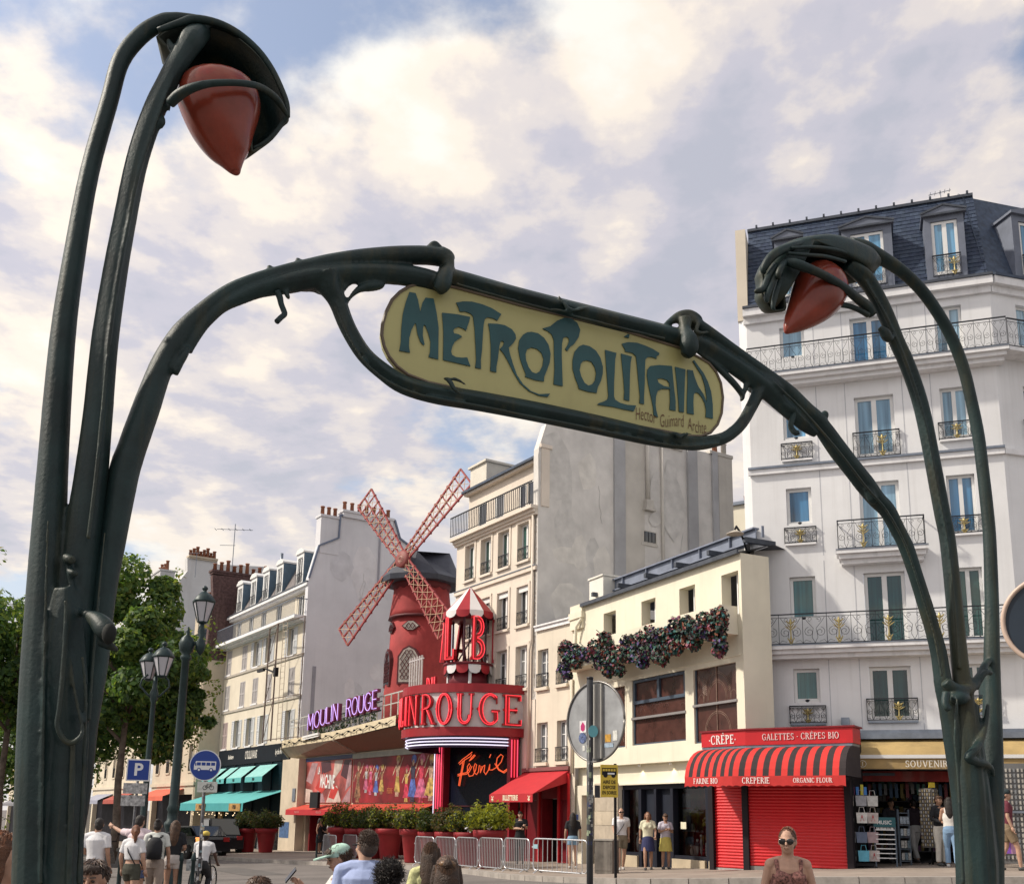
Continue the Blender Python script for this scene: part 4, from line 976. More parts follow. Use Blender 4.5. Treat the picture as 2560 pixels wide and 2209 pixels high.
    m = MB(); wall(m, .06, 2.56, 0, 8.55, hs+[(.0,2.3,-.1,3.0,.4)], -.01, .26); m.build('wall', cream_wall, a)
    m = MB(); m.box(.06, 2.6, -.10, .3, 8.55, 8.70); m.box(.06, 2.6, -.16, .3, 8.70, 8.76); m.build('cornice', white_trim, a)
    m = MB(); m.add([(.06,-.1,8.77),(2.6,-.1,8.77),(2.6,6,9.0),(.06,6,9.0)], [(0,1,2,3)]); m.build('roof', zinc, a)
    for p, q in cc:
        for i, (c, d) in enumerate(((6.42,7.83),(3.66,5.10))):
            window(a, p+.004, q-.004, c, d-.004, .16, pane_grey, 2, fw=.05, bars=2)
            railing(a, p-.02, q+.02, c+.0, c+.5, -.06, 'none', .3, .012, ret=.05); MB().box(p-.06, q+.06, -.12, -.012, c-.14, c-.03).build('sill', cream_wall, a)
    m = MB(); m.tube([(2.45,-.08,6.5), (2.45,-.08,3.2)], .05, 8); m.build('downpipe', cream_wall, a)
    return t
cream_house()
def far_right_house():
    f = C; P = ray(1845, 1320); q = CAM+P*(52/P.y); t = thing('back_house', 'pale yellow back house glimpsed between the grey gable and the white house', 'house', (q.x, q.y, 0), radians(-33))
    m = MB(); wall(m, -2.5, 1.6, 0, q.z+1.25, [(-.45,.35,q.z-2.3,q.z-.2)], 0, .15); m.quad((-2.5,4,0),(-2.5,0,0),(-2.5,0,q.z+1.25),(-2.5,4,q.z+1.25)); m.build('wall', flower_wall, t)
    m = MB(); m.box(-2.6, 1.7, -.15, 3, q.z+1.25, q.z+1.42); m.build('roof', zinc, t)
    window(t, -.44, .34, q.z-2.29, q.z-.21, .08, pane_dark, 2, bars=2)
    m = MB(); m.lathe([(.12,0),(.11,.5),(.14,.52)], 8, (.2,.8,q.z+1.42)); m.build('chimney_pot', pot_clay, t)
far_right_house()

def ticket_awning():
    t = D.thing('ticket_office', 'red ticket office with sloping red awning lettered BILLETTERIE', 'ticket office')
    x0, x1 = -.58, 2.24; yf = -1.55
    m = MB(); m.quad((x0,yf,2.47), (x1,yf,2.47), (x1,-.02,3.32), (x0,-.02,3.32)); m.poly([(x1,yf,2.47),(x1,-.02,2.9),(x1,-.02,3.32)]); m.poly([(x0,yf,2.47),(x0,-.02,3.32),(x0,-.02,2.9)]); m.build('awning', pm('awning_red', (.46,.022,.03), .75, var=.07, vs=3, bump=.08, bs=8), t)
    m = MB(); m.box(x0-.1, x1+.06, -.12, -.012, 3.33, 3.46); m.build('awning_box', pm('awning_box', (.22,.08,.08), .6), t)
    va = MB().box(x0, x1, yf-.02, yf-.002, 2.19, 2.465).build('valance', MATS['awning_red'], t)
    tx = text_mb('BILLETTERIE', .25, 0, .66, 0, True, .010, 1.12); tx.build('lettering', pm('cream_letter', (.78,.70,.52), .6, var=.02), va, None, 'stuff', loc=((x0+x1)/2, yf-.026, 2.33))
    for x in (x0+.22, x1-.22):   # little windmill mark
        g = MB(); g.prism([(-.035,-.10),(.035,-.10),(.022,.0),(-.022,.0)], 0, .004)
        for a in (40, 130, 220, 310):
            c, s = cos(radians(a)), sin(radians(a)); g.prism([(.012*c-.014*s,.012*s+.014*c),(.012*c+.014*s,.012*s-.014*c),(.10*c+.016*s,.10*s-.016*c),(.10*c-.016*s,.10*s+.016*c)], -.001, .003)
        g.build('windmill_mark', MATS['cream_letter'], va, None, 'stuff', loc=(x, yf-.026, 2.33))
    # red booth front with dark doorway
    bd = MB(); wall(bd, -.75, 2.34, -.3, 3.32, [(.62,1.62,-.3,2.35,.5), (-.45,.25,.2,2.3,.08), (1.8,2.2,.2,2.3,.08)], -.06, .1); bd.build('booth_front', deep_red, t)
    MB().box(.63, 1.61, .40, .43, -.3, 2.34).build('doorway', pm('doorway_dark', (.01,.008,.01), .6, spec=.1), t)
    for p, q in ((-.44,.24), (1.81,2.19)): MB().box(p, q, -.01, .015, .21, 2.29).build('panel', pm('panel_red', (.15,.006,.012), .5), t)
    MB().box(1.08, 1.11, .34, .39, .3, 2.1).build('door_edge', zinc, t)
    for x in (-.72, .42, 1.66, 2.26): MB().box(x, x+.09, -.13, -.062, -.3, 3.2).build('pilaster', red_paint, t)
    return t
ticket_awning()
# ---------------------------------------------------------------- music hall: canopy, posters, marquee, lantern
neon_red = glow('neon_red', (1.0, .05, .07), .95); neon_pink = glow('neon_pink', (1.0, .08, .16), .9); neon_white = glow('neon_white', (.85, .80, 1.0), .85); neon_violet = glow('neon_violet', (.62, .42, 1.0), .9); neon_orange = glow('neon_orange', (1.0, .13, .04), .7)
letter_red = pm('letter_red', (.36,.010,.016), .45, var=.1)
def music_hall():
    t = A.thing('music_hall', 'low music hall front with posters under a concrete canopy', 'theatre')
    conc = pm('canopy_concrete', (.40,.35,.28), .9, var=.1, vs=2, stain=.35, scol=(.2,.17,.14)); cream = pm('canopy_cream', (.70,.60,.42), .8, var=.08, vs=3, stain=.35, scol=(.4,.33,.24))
    m = MB(); wall(m, -18.3, .2, -.9, 5.6, [(-15.6,-1.4,-.9,2.0,.6)], 0, .1); m.box(-18.3, -15.9, -.45, -.002, -.9, 4.6); m.build('wall', stone_wall, t)
    m = MB(); m.quad((-18.3,9,5.7), (-18.3,-.1,5.7), (.3,-.1,5.9), (.3,9,5.9)); m.build('roof', pm('roof_gravel', (.3,.28,.26), .95, var=.2), t)
    MB().box(-18.2, -16.8, -.46, -.452, .35, 1.2).build('notice_board', pm('notice_blue', (.06,.13,.28), .5, var=.3, vs=8), t)
    MB().box(-16.5, -16.1, -.5, -.452, 2.3, 3.0).build('meter_box', zinc, t)
    # canopy soffit and fascia
    F = [(-18.35,-.55,5.32), (-9.6,-1.25,5.30), (-2.0,-1.75,5.50)]
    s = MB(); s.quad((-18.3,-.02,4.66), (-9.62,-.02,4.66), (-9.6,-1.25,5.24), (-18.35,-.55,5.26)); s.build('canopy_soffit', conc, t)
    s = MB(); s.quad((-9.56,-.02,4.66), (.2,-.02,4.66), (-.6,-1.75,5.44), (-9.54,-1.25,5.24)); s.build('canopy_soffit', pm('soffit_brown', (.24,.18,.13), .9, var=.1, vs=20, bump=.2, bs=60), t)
    s = MB(); s.add([(-9.66,-.02,4.60),(-9.5,-.02,4.60),(-9.48,-1.27,5.18),(-9.66,-1.27,5.18),(-9.66,-.02,4.70),(-9.5,-.02,4.70),(-9.48,-1.27,5.28),(-9.66,-1.27,5.28)], [(0,1,2,3),(0,3,7,4),(1,5,6,2),(2,6,7,3)]); s.add([(-18.4,-.02,4.60),(-18.25,-.02,4.60),(-18.3,-.6,5.2),(-18.45,-.6,5.2),(-18.4,-.02,4.70),(-18.25,-.02,4.70),(-18.3,-.6,5.3),(-18.45,-.6,5.3)], [(0,1,2,3),(0,3,7,4),(1,5,6,2),(2,6,7,3)]); s.build('canopy_rib', conc, t, None, 'stuff')
    s = MB()
    for (a, b) in zip(F, F[1:]): s.add([(a[0],a[1],a[2]-.06),(b[0],b[1],b[2]-.06),(b[0],b[1],b[2]+.36),(a[0],a[1],a[2]+.36),(b[0],b[1]+.7,b[2]+.42),(a[0],a[1]+.7,a[2]+.42)], [(0,1,2,3),(3,2,4,5)])
    s.build('canopy_fascia', cream, t)
    s = MB(); rnd = random.Random(2)
    P3 = lambda f: tuple(np.array(F[0])*(1-f/.5)+np.array(F[1])*(f/.5)) if f < .5 else tuple(np.array(F[1])*(2-f/.5)+np.array(F[2])*(f/.5-1))
    prev = None
    for i in range(60):   # cable of little lamps along the fascia
        p = P3(i/60); q = (p[0], p[1]-.06, p[2]+.14+.06*sin(i*1.2)); 
        if prev: s.bar(prev, q, .02)
        if i % 3 == 0: s.ball((q[0], q[1]-.05, q[2]-.02), (.07,.07,.05), 6, 4)
        prev = q
    s.build('lamp_cable', black_paint, t, None, 'stuff')
    s = MB(); s.bar((-14.2,-.98,5.62), (-11.6,-1.2,5.66), .10); s.bar((-14.2,-.98,5.50), (-11.6,-1.2,5.54), .06); s.build('fascia_tube', white_paint, t, None, 'stuff')
    # roof guard rail
    g = MB()
    for i in range(22):
        f = i/21; x = -17.6+f*16.4; y = -.45-f*.9; z = 5.75+f*.25; g.bar((x,y,z), (x,y,z+1.0), .045)
    g.bar((-17.6,-.45,6.75), (-1.2,-1.35,7.0), .05); g.bar((-17.6,-.45,6.3), (-1.2,-1.35,6.55), .04); g.build('guard_rail', pm('rail_grey', (.55,.55,.52), .5, metal=.3), t, None, 'stuff')
    # posters
    MB().box(-15.85, -9.86, -.06, -.002, 4.42, 4.62).build('poster_lamp_box', pm('poster_blue', (.02,.035,.12), .5), t)
    MB().box(-9.8, .0, -.10, -.002, 4.36, 4.60).build('poster_lamp_box', pm('lintel_green_grey', (.42,.45,.40), .7), t)
    o = MB().box(-15.8, -9.90, -.05, -.003, 2.22, 4.40).build('poster', pm('print_red', (.42,.09,.08), .5, var=.6, vs=.6), t, 'red club poster with pale torn shapes and a white word')
    pr = MB(); rnd = random.Random(4)
    shp = [([(-15.8,2.25),(-14.2,2.25),(-14.8,2.9),(-15.8,3.0)],0), ([(-14.6,2.25),(-13.0,2.25),(-13.6,3.0),(-14.2,2.8)],1), ([(-12.9,2.25),(-11.0,2.25),(-11.6,3.1),(-12.4,2.9)],0), ([(-11,2.25),(-9.95,2.25),(-9.95,3.0),(-10.4,2.7)],1), ([(-15.7,3.4),(-14.9,3.2),(-14.2,4.3),(-15.0,4.35)],1), ([(-13.6,3.7),(-12.4,3.9),(-12.6,4.35),(-13.8,4.35)],2), ([(-12.2,3.3),(-11.2,3.9),(-11.0,4.36),(-12.0,4.36)],0), ([(-11.2,3.6),(-10.2,3.3),(-10.0,4.36),(-10.8,4.36)],2), ([(-10.6,2.8),(-9.95,3.1),(-9.95,4.3),(-10.2,4.2)],1), ([(-14.4,3.0),(-13.5,2.7),(-12.5,3.3),(-13.4,3.8)],3), ([(-12.6,2.5),(-11.9,2.4),(-11.4,2.9),(-12.2,3.2)],3)]
    for k, (pts, mi) in enumerate(shp): pr.poly([(x,-.0535-.0006*k,z) for x,z in pts], mi)
    pr.build('print', [pm('print_pale', (.62,.50,.44), .5, var=.2), pm('print_mauve', (.42,.26,.28), .5, var=.3), pm('print_dark', (.07,.02,.03), .5), pm('print_hot', (.55,.04,.03), .5, var=.2)], o, None, 'stuff')
    tx = text_mb('MACHINE', .98, 0, .46, 0, True, .02, .9); tx.build('lettering', white_paint, o, None, 'stuff', loc=(-12.85, -.064, 3.28), rot=(0, radians(3), 0)); tx = text_mb('LA', .55, 0, .5, 0, True, .012, .9); tx.build('lettering', white_paint, o, None, 'stuff', loc=(-14.0, -.064, 3.90))
    o = MB().box(-9.72, -1.2, -.06, -.003, 2.22, 4.35).build('poster', pm('print_crimson', (.22,.012,.018), .5, var=.5, vs=.7), t, 'long crimson poster with rows of costumed dancers')
    dn = MB(); pal = [pm('print_%d' % i, tuple(v*.8 for v in c), .5, var=.55, vs=5) for i, c in enumerate([(.62,.40,.28),(.60,.05,.10),(.10,.16,.50),(.68,.16,.30),(.62,.42,.12),(.5,.5,.52),(.05,.04,.08),(.34,.17,.09)])]
    def dancer(x, z0, h, c1, c2, skirt=.25, k=0):
        y = -.0635-.0012*k; s = h
        blob = lambda cx, cz, rx, rz, mi, dy: dn.poly([(cx+rx*cos(j*pi/6), y-dy, cz+rz*sin(j*pi/6)) for j in range(12)], mi)
        dn.poly([(x-.10*s,y,z0),(x+.10*s,y,z0),(x+.07*s,y,z0+.45*s),(x-.07*s,y,z0+.45*s)], c2)
        dn.poly([(x-skirt*s,y-.0002,z0+.12*s),(x+skirt*s,y-.0002,z0+.10*s),(x+.07*s,y-.0002,z0+.55*s),(x-.07*s,y-.0002,z0+.55*s)], c1)
        dn.poly([(x-.07*s,y-.0004,z0+.5*s),(x+.07*s,y-.0004,z0+.5*s),(x+.12*s,y-.0004,z0+.78*s),(x-.12*s,y-.0004,z0+.78*s)], c2)
        dn.poly([(x+.09*s,y-.0006,z0+.74*s),(x+.14*s,y-.0006,z0+.72*s),(x+.30*s,y-.0006,z0+.98*s),(x+.27*s,y-.0006,z0+1.0*s)], 0); dn.poly([(x-.14*s,y-.0006,z0+.74*s),(x-.09*s,y-.0006,z0+.76*s),(x-.24*s,y-.0006,z0+.52*s),(x-.28*s,y-.0006,z0+.54*s)], 0)
        blob(x, z0+.86*s, .055*s, .075*s, 0, .0008); blob(x+.03*s, z0+.94*s, .12*s, .10*s, c1, .0003)
    for k, (x, z, h, a, b, sk) in enumerate([(-9.1,2.25,1.9,7,7,.2), (-8.2,2.7,1.3,3,5,.22), (-7.7,2.6,1.4,1,3,.25), (-7.1,2.55,1.4,2,5,.2), (-6.5,2.6,1.35,4,7,.22), (-4.9,2.5,1.8,4,0,.16), (-4.0,2.25,1.6,1,4,.2), (-3.4,2.25,2.0,2,6,.22), (-2.6,2.22,2.05,3,1,.3), (-1.75,2.3,1.9,4,0,.3)]): dancer(x, z, h, a, b, sk, k)
    dn.build('print', pal, o, None, 'stuff')
    tx = text_mb('FÉERIE', .34, 0, .6); tx.build('lettering', pm('print_orange', (.55,.2,.06), .5), o, None, 'stuff', loc=(-5.6, -.085, 2.75))
    # long red awning under the posters
    aw = MB(); aw.quad((-16.4,-.85,1.86), (-1.25,-.85,1.90), (-1.25,-.03,2.18), (-16.4,-.03,2.14)); aw.build('awning', pm('awning_orange_red', (.52,.06,.035), .75, var=.08, vs=3), t)
    va = MB(); va.add([(-16.4,-.86,1.58),(-1.25,-.86,1.62),(-1.25,-.85,1.90),(-16.4,-.85,1.86)], [(0,1,2,3)]); va = va.build('valance', MATS['awning_red'], t)
    for i in range(5):
        tx = text_mb('MOULIN ROUGE', .15, 0, .6); tx.build('lettering', pm('valance_faint', (.62,.30,.28), .7), va, None, 'stuff', loc=(-14.8+i*2.9, -.868, 1.735))
    MB().box(-12.9, -11.9, -.95, -.8, 1.95, 2.75).build('loudspeaker', black_paint, t)
    for x in (-15.2, -12.6, -10, -7.4, -4.8, -2.2): MB().box(x, x+.12, .05, .58, -.9, 1.999).build('door_post', deep_red, t)
    MB().box(-15.6, -1.4, .585, .61, -.9, 2.0).build('dark_doors', pm('door_black', (.01,.012,.016), .5, spec=.15), t)
    MB().box(-1.05, -.15, -.14, -.002, -.5, 4.36).build('cream_pier', cream, t)
    return t
music_hall()

def roof_plants():
    t = A.thing('roof_shrubs', 'small green shrubs growing on the theatre roof behind the violet sign', 'shrubs', x=-10, y=-.1, z=5.7)
    rnd = random.Random(31); mb = MB(); ms = [pm('shrub_a', (.06,.12,.03), .6), pm('shrub_b', (.035,.075,.025), .6)]
    for x, h in ((-4.2,.6), (-3,1.0), (-1.6,.8), (-.3,1.35), (.8,1.7), (2.0,1.1)):
        leaf_cloud(mb, rnd, (x, 0, h*.6), (.5,.35,h*.55), 170, .075, [0,1], .5, .3); mb.bar((x,0,0), (x+.05,0,h), .03, m=1)
    mb.build('leaves', ms, t, None, 'stuff')
roof_plants()

def tube_letter(mb, strokes, y, r, ox, oz, sx, sz):
    for st in strokes: mb.tube([(ox+a*sx, y, oz+b*sz) for a, b in st], r, 6, smooth=True)
def arc_pts(cx, cz, rx, rz, a0, a1, n=12): return [(cx+rx*cos(radians(a0+(a1-a0)*i/n)), cz+rz*sin(radians(a0+(a1-a0)*i/n))) for i in range(n+1)]
SANS = {'M': [[(0,0),(.06,1),(.38,.25),(.70,1),(.76,0)]], 'O': [arc_pts(.36,.5,.36,.5,0,360,18)], 'U': [[(0,1),(0,.3)]+arc_pts(.3,.3,.3,.3,180,360,8)+[(.6,1)]], 'L': [[(0,1),(0,0),(.45,0)]], 'I': [[(0,0),(0,1)]], 'N': [[(0,0),(0,1),(.58,0),(.58,1)]],
        'R': [[(0,0),(0,1),(.3,1)]+arc_pts(.3,.74,.26,.26,90,-90,8)+[(0,.48)], [(.3,.48),(.58,0)]], 'G': [arc_pts(.38,.5,.38,.5,45,330,14)+[(.72,.42),(.42,.42)]], 'E': [[(.5,1),(0,1),(0,0),(.5,0)], [(0,.52),(.42,.52)]]}
SW = {'M': .76, 'O': .72, 'U': .6, 'L': .45, 'I': 0, 'N': .58, 'R': .58, 'G': .76, 'E': .5}
def violet_sign():
    t = A.thing('violet_sign', 'violet neon sign with thin letters standing on the canopy edge', 'sign')
    box = pm('letter_box', (.16,.02,.07), .5, var=.1)
    def word(txt, x0, x1, z0, z1, y0, y1):
        tot = sum(SW[c] for c in txt)+.26*(len(txt)-1); x = 0
        for c in txt:
            f = (x+SW[c]/2)/tot; cx = x0+(x1-x0)*x/tot; k = (x1-x0)/tot; zb = z0+(z1-z0)*f; y = y0+(y1-y0)*f; h = .82
            l = MB(); st = SANS[c]
            for s_ in st:
                for a, b in zip(s_, s_[1:]): l.bar((cx+a[0]*k, y+.10, zb+a[1]*h), (cx+b[0]*k, y+.10, zb+b[1]*h), .15, .16, up=(0,1,0))
            o = l.build('letter', box, t)
            n = MB(); tube_letter(n, st, y-.02, .017, cx, zb, k, h); n.build('neon_tube', neon_violet, o)
            x += SW[c]+.26
    word('MOULIN', -13.4, -9.25, 5.92, 6.20, -1.06, -1.26); word('ROUGE', -8.05, -4.45, 6.24, 6.38, -1.32, -1.50)
    b = MB(); b.bar((-13.6,-.9,5.92), (-4.3,-1.35,6.28), .06); b.bar((-13.6,-.85,6.3), (-4.3,-1.3,6.7), .04); b.build('sign_frame', black_paint, t, None, 'stuff')
violet_sign()

# marquee: a half round canopy standing out from the cream house
MR, MBY = 2.92, 3.25; MCX = -.82-MR
def mq(a, r=0.0, z=0.0):
    """point on the marquee curve; a in degrees, 0 = right end at the wall, 180 = left end"""
    return (MCX+(MR+r)*cos(radians(a)), -(MBY+r)*sin(radians(a)), z)
def marquee():
    t = D.thing('marquee', 'curved red theatre marquee with big red neon serif letters over the entrance', 'marquee')
    band = pm('marquee_white', (.62,.60,.60), .6, var=.06, vs=3); red = pm('marquee_red', (.30,.014,.022), .5, var=.08)
    def ring(z0, z1, r0, r1, mat, name, n=30):
        m = MB()
        for i in range(n):
            a, b = 180*i/n, 180*(i+1)/n
            m.quad(mq(b,r0,z0), mq(a,r0,z0), mq(a,r1,z1), mq(b,r1,z1))
        return m.build(name, mat, t)
    ring(4.95, 6.25, 0, 0, band, 'lettering_band'); ring(6.25, 6.58, .08, .08, red, 'upper_band'); ring(4.62, 4.95, .08, .08, red, 'lower_band')
    ring(6.249, 6.25, .08, -.05, red, 'band_edge'); ring(4.95, 4.951, -.05, .08, red, 'band_edge')
    for z, nm, mm in ((6.56, 'marquee_roof', zinc), (4.64, 'marquee_soffit', pm('soffit_dark', (.035,.02,.05), .4, var=.1))):
        m = MB(); m.poly([mq(180-6*i, .06, z) for i in range(31)]); m.build(nm, mm, t)
    # neon strips under the lower edge
    ring(4.20, 4.62, -.22, -.14, MATS['soffit_dark'], 'neon_backing')
    for k in range(3):
        m = MB(); m.tube([mq(a, -.10, 4.54-.12*k) for a in range(3, 174, 6)], .022, 6); m.build('neon_strip', neon_white, t)
    # letters set round the curve
    def big_letter(ch, a_mid, span, z0, h):
        P, w = serif_glyph(ch)
        l = MB(); n = MB()
        def bend(x, y, z):
            a = a_mid-(x-w/2)/w*span; p = Vector(mq(a, -y, z0+z*h)); return tuple(p)
        for q_i, q in enumerate(P):
            # cut long faces so that they follow the curve
            vs = [bend(a, -.16-.002*(q_i % 7), b) for a, b in q]; vb = [bend(a, -.02, b) for a, b in q]
            k = len(q); ar = sum(q[i][0]*q[(i+1)%k][1]-q[(i+1)%k][0]*q[i][1] for i in range(k))
            if ar < 0: vs = vs[::-1]; vb = vb[::-1]
            l.add(vs+vb, [tuple(range(k))]+[((i+1)%k, i, i+k, (i+1)%k+k) for i in range(k)])
        # spurs half way up the stems
        for sx in {'R': (.08,.23), 'O': (.03,.87), 'U': (.1,.70), 'G': (.03,), 'E': (.08,.23), 'L': (.08,.23), 'I': (.08,.23), 'N': (.1,.74)}.get(ch, ()):
            d = .09 if sx > w*.3 or ch in 'I' and sx > .1 else -.09
            v = [bend(sx, -.15, .42), bend(sx+d, -.15, .5), bend(sx, -.15, .58)]; l.add(v if d > 0 else v[::-1], [(0,1,2)])
        o = l.build('letter', letter_red, t)
        def nt(pts): n.tube([bend(a, -.19, b) for a, b in pts], .017, 5)
        if ch in 'ROUGEILN':
            st = {'R': [[(.155,.03),(.155,.97),(.36,.97)]+arc_pts(.36,.745,.24,.22,80,-80,8)+[(.2,.5)], [(.42,.48),(.75,.03)]], 'O': [arc_pts(.45,.5,.40,.49,0,360,22), arc_pts(.45,.5,.27,.45,0,360,22)], 'U': [[(.12,.97),(.12,.3)]+arc_pts(.39,.3,.27,.27,180,360,9)+[(.68,.97)], [(.23,.97),(.23,.3)]+arc_pts(.42,.3,.19,.22,180,360,8)], 'G': [arc_pts(.45,.5,.40,.49,48,320,18)+[(.74,.42),(.52,.42)], arc_pts(.47,.5,.28,.44,60,300,14)], 'E': [[(.62,.8),(.62,.97),(.10,.97),(.10,.03),(.64,.03),(.64,.2)], [(.2,.5),(.5,.5)], [(.21,.9),(.21,.1)]],
                  'I': [[(.11,.03),(.11,.97)], [(.2,.03),(.2,.97)]], 'L': [[(.11,.97),(.11,.03),(.62,.03),(.62,.2)], [(.2,.95),(.2,.1)]], 'N': [[(.12,.03),(.12,.97),(.75,.03),(.75,.97)]]}[ch]
            for s_ in st: nt(s_)
            n.build('neon_tube', neon_red, o)
        return o
    for ch, a, sp in (('E', 9, 14), ('G', 25, 14.5), ('U', 40.5, 13), ('O', 55, 12.5), ('R', 68.5, 12.5), ('N', 83, 11.5), ('I', 92.5, 5), ('L', 100, 8), ('U', 109.5, 10), ('O', 120.5, 10)): big_letter(ch, a, sp, 5.02, 1.18)
    return t
marquee()

def entrance():
    t = D.thing('theatre_entrance', 'dark glass theatre entrance below the marquee with red neon script', 'entrance')
    xl, xr = -6.55, -.86
    MB().box(xl, xr, -.16, -.12, -.4, 4.62).build('glass_wall', pm('entrance_glass', (.006,.008,.018), .25, var=0, spec=.12), t)
    rp = pm('pillar_red', (.26,.012,.025), .4, var=.1)
    MB().box(xl-.35, xl+.45, -.45, -.161, -.4, 4.62).build('pillar', rp, t); MB().box(xr-.16, xr+.05, -.55, -.161, -.4, 4.62).build('pillar', rp, t)
    for k in range(4):
        m = MB(); m.tube([(xl-.28+k*.2,-.50,4.5), (xl-.28+k*.2,-.50,1.75+k*.1)], .022, 6); m.build('neon_strip', neon_white if k == 0 else neon_pink, t)
    for k in range(3):
        m = MB(); m.tube([(xr+.07,-.50+k*.13,4.52), (xr+.07,-.50+k*.13,3.12)], .022, 6); m.build('neon_strip', neon_pink if k != 1 else neon_red, t)
    # script
    z8 = lambda a, b: D.px(1100+a/4.371, 1800+b/4.371, -.26)
    S = [[(205,465),(250,420),(300,385),(350,345)], [(215,480),(270,430),(330,395),(345,370)], [(268,425),(255,500),(235,600),(215,715)], [(250,440),(240,520),(220,610),(203,712)], [(195,590),(230,578),(280,572),(310,545),(335,490),(320,470),(300,500),(300,560),(320,610),(360,600),(390,540),(400,480),(385,470),(368,510),(375,570),(400,590),(420,560),(430,490),(450,500),(440,570),(470,500),(490,485),(480,560),(500,590),(530,540),(545,480),(540,540),(570,540),(620,510),(670,450),(690,390),(665,370),(625,410),(615,470),(640,530),(690,560),(745,520)], [(195,605),(240,592),(290,585),(320,560),(350,500)], [(320,440),(350,400),(375,375)], [(540,405),(555,370)], [(330,435),(360,410),(385,380)], [(600,470),(640,540),(700,572),(738,540)]]
    m = MB()
    for s_ in S: m.tube([(*[z8(a,b)[0]], -.26, z8(a,b)[1]) for a, b in s_], .019, 5)
    m.build('neon_script', neon_orange, t)
    MB().lathe([(.02,-.2),(.2,-.12),(.24,0),(.2,.12),(.02,.2)], 10, (-5.35,-.22,1.75)).build('hanging_lamp', pm('lamp_ochre', (.22,.15,.05), .5), t)
    m = MB(); m.box(xl+.46, xr-.43, -.20, -.162, 2.05, 2.1)
    for x in (-5.0,-3.9,-2.8,-1.8): m.box(x-.03, x+.03, -.20, -.163, -.4, 2.049)
    m.build('door_frame', pm('frame_dark_red', (.06,.008,.012), .4), t, None, 'stuff')
entrance()

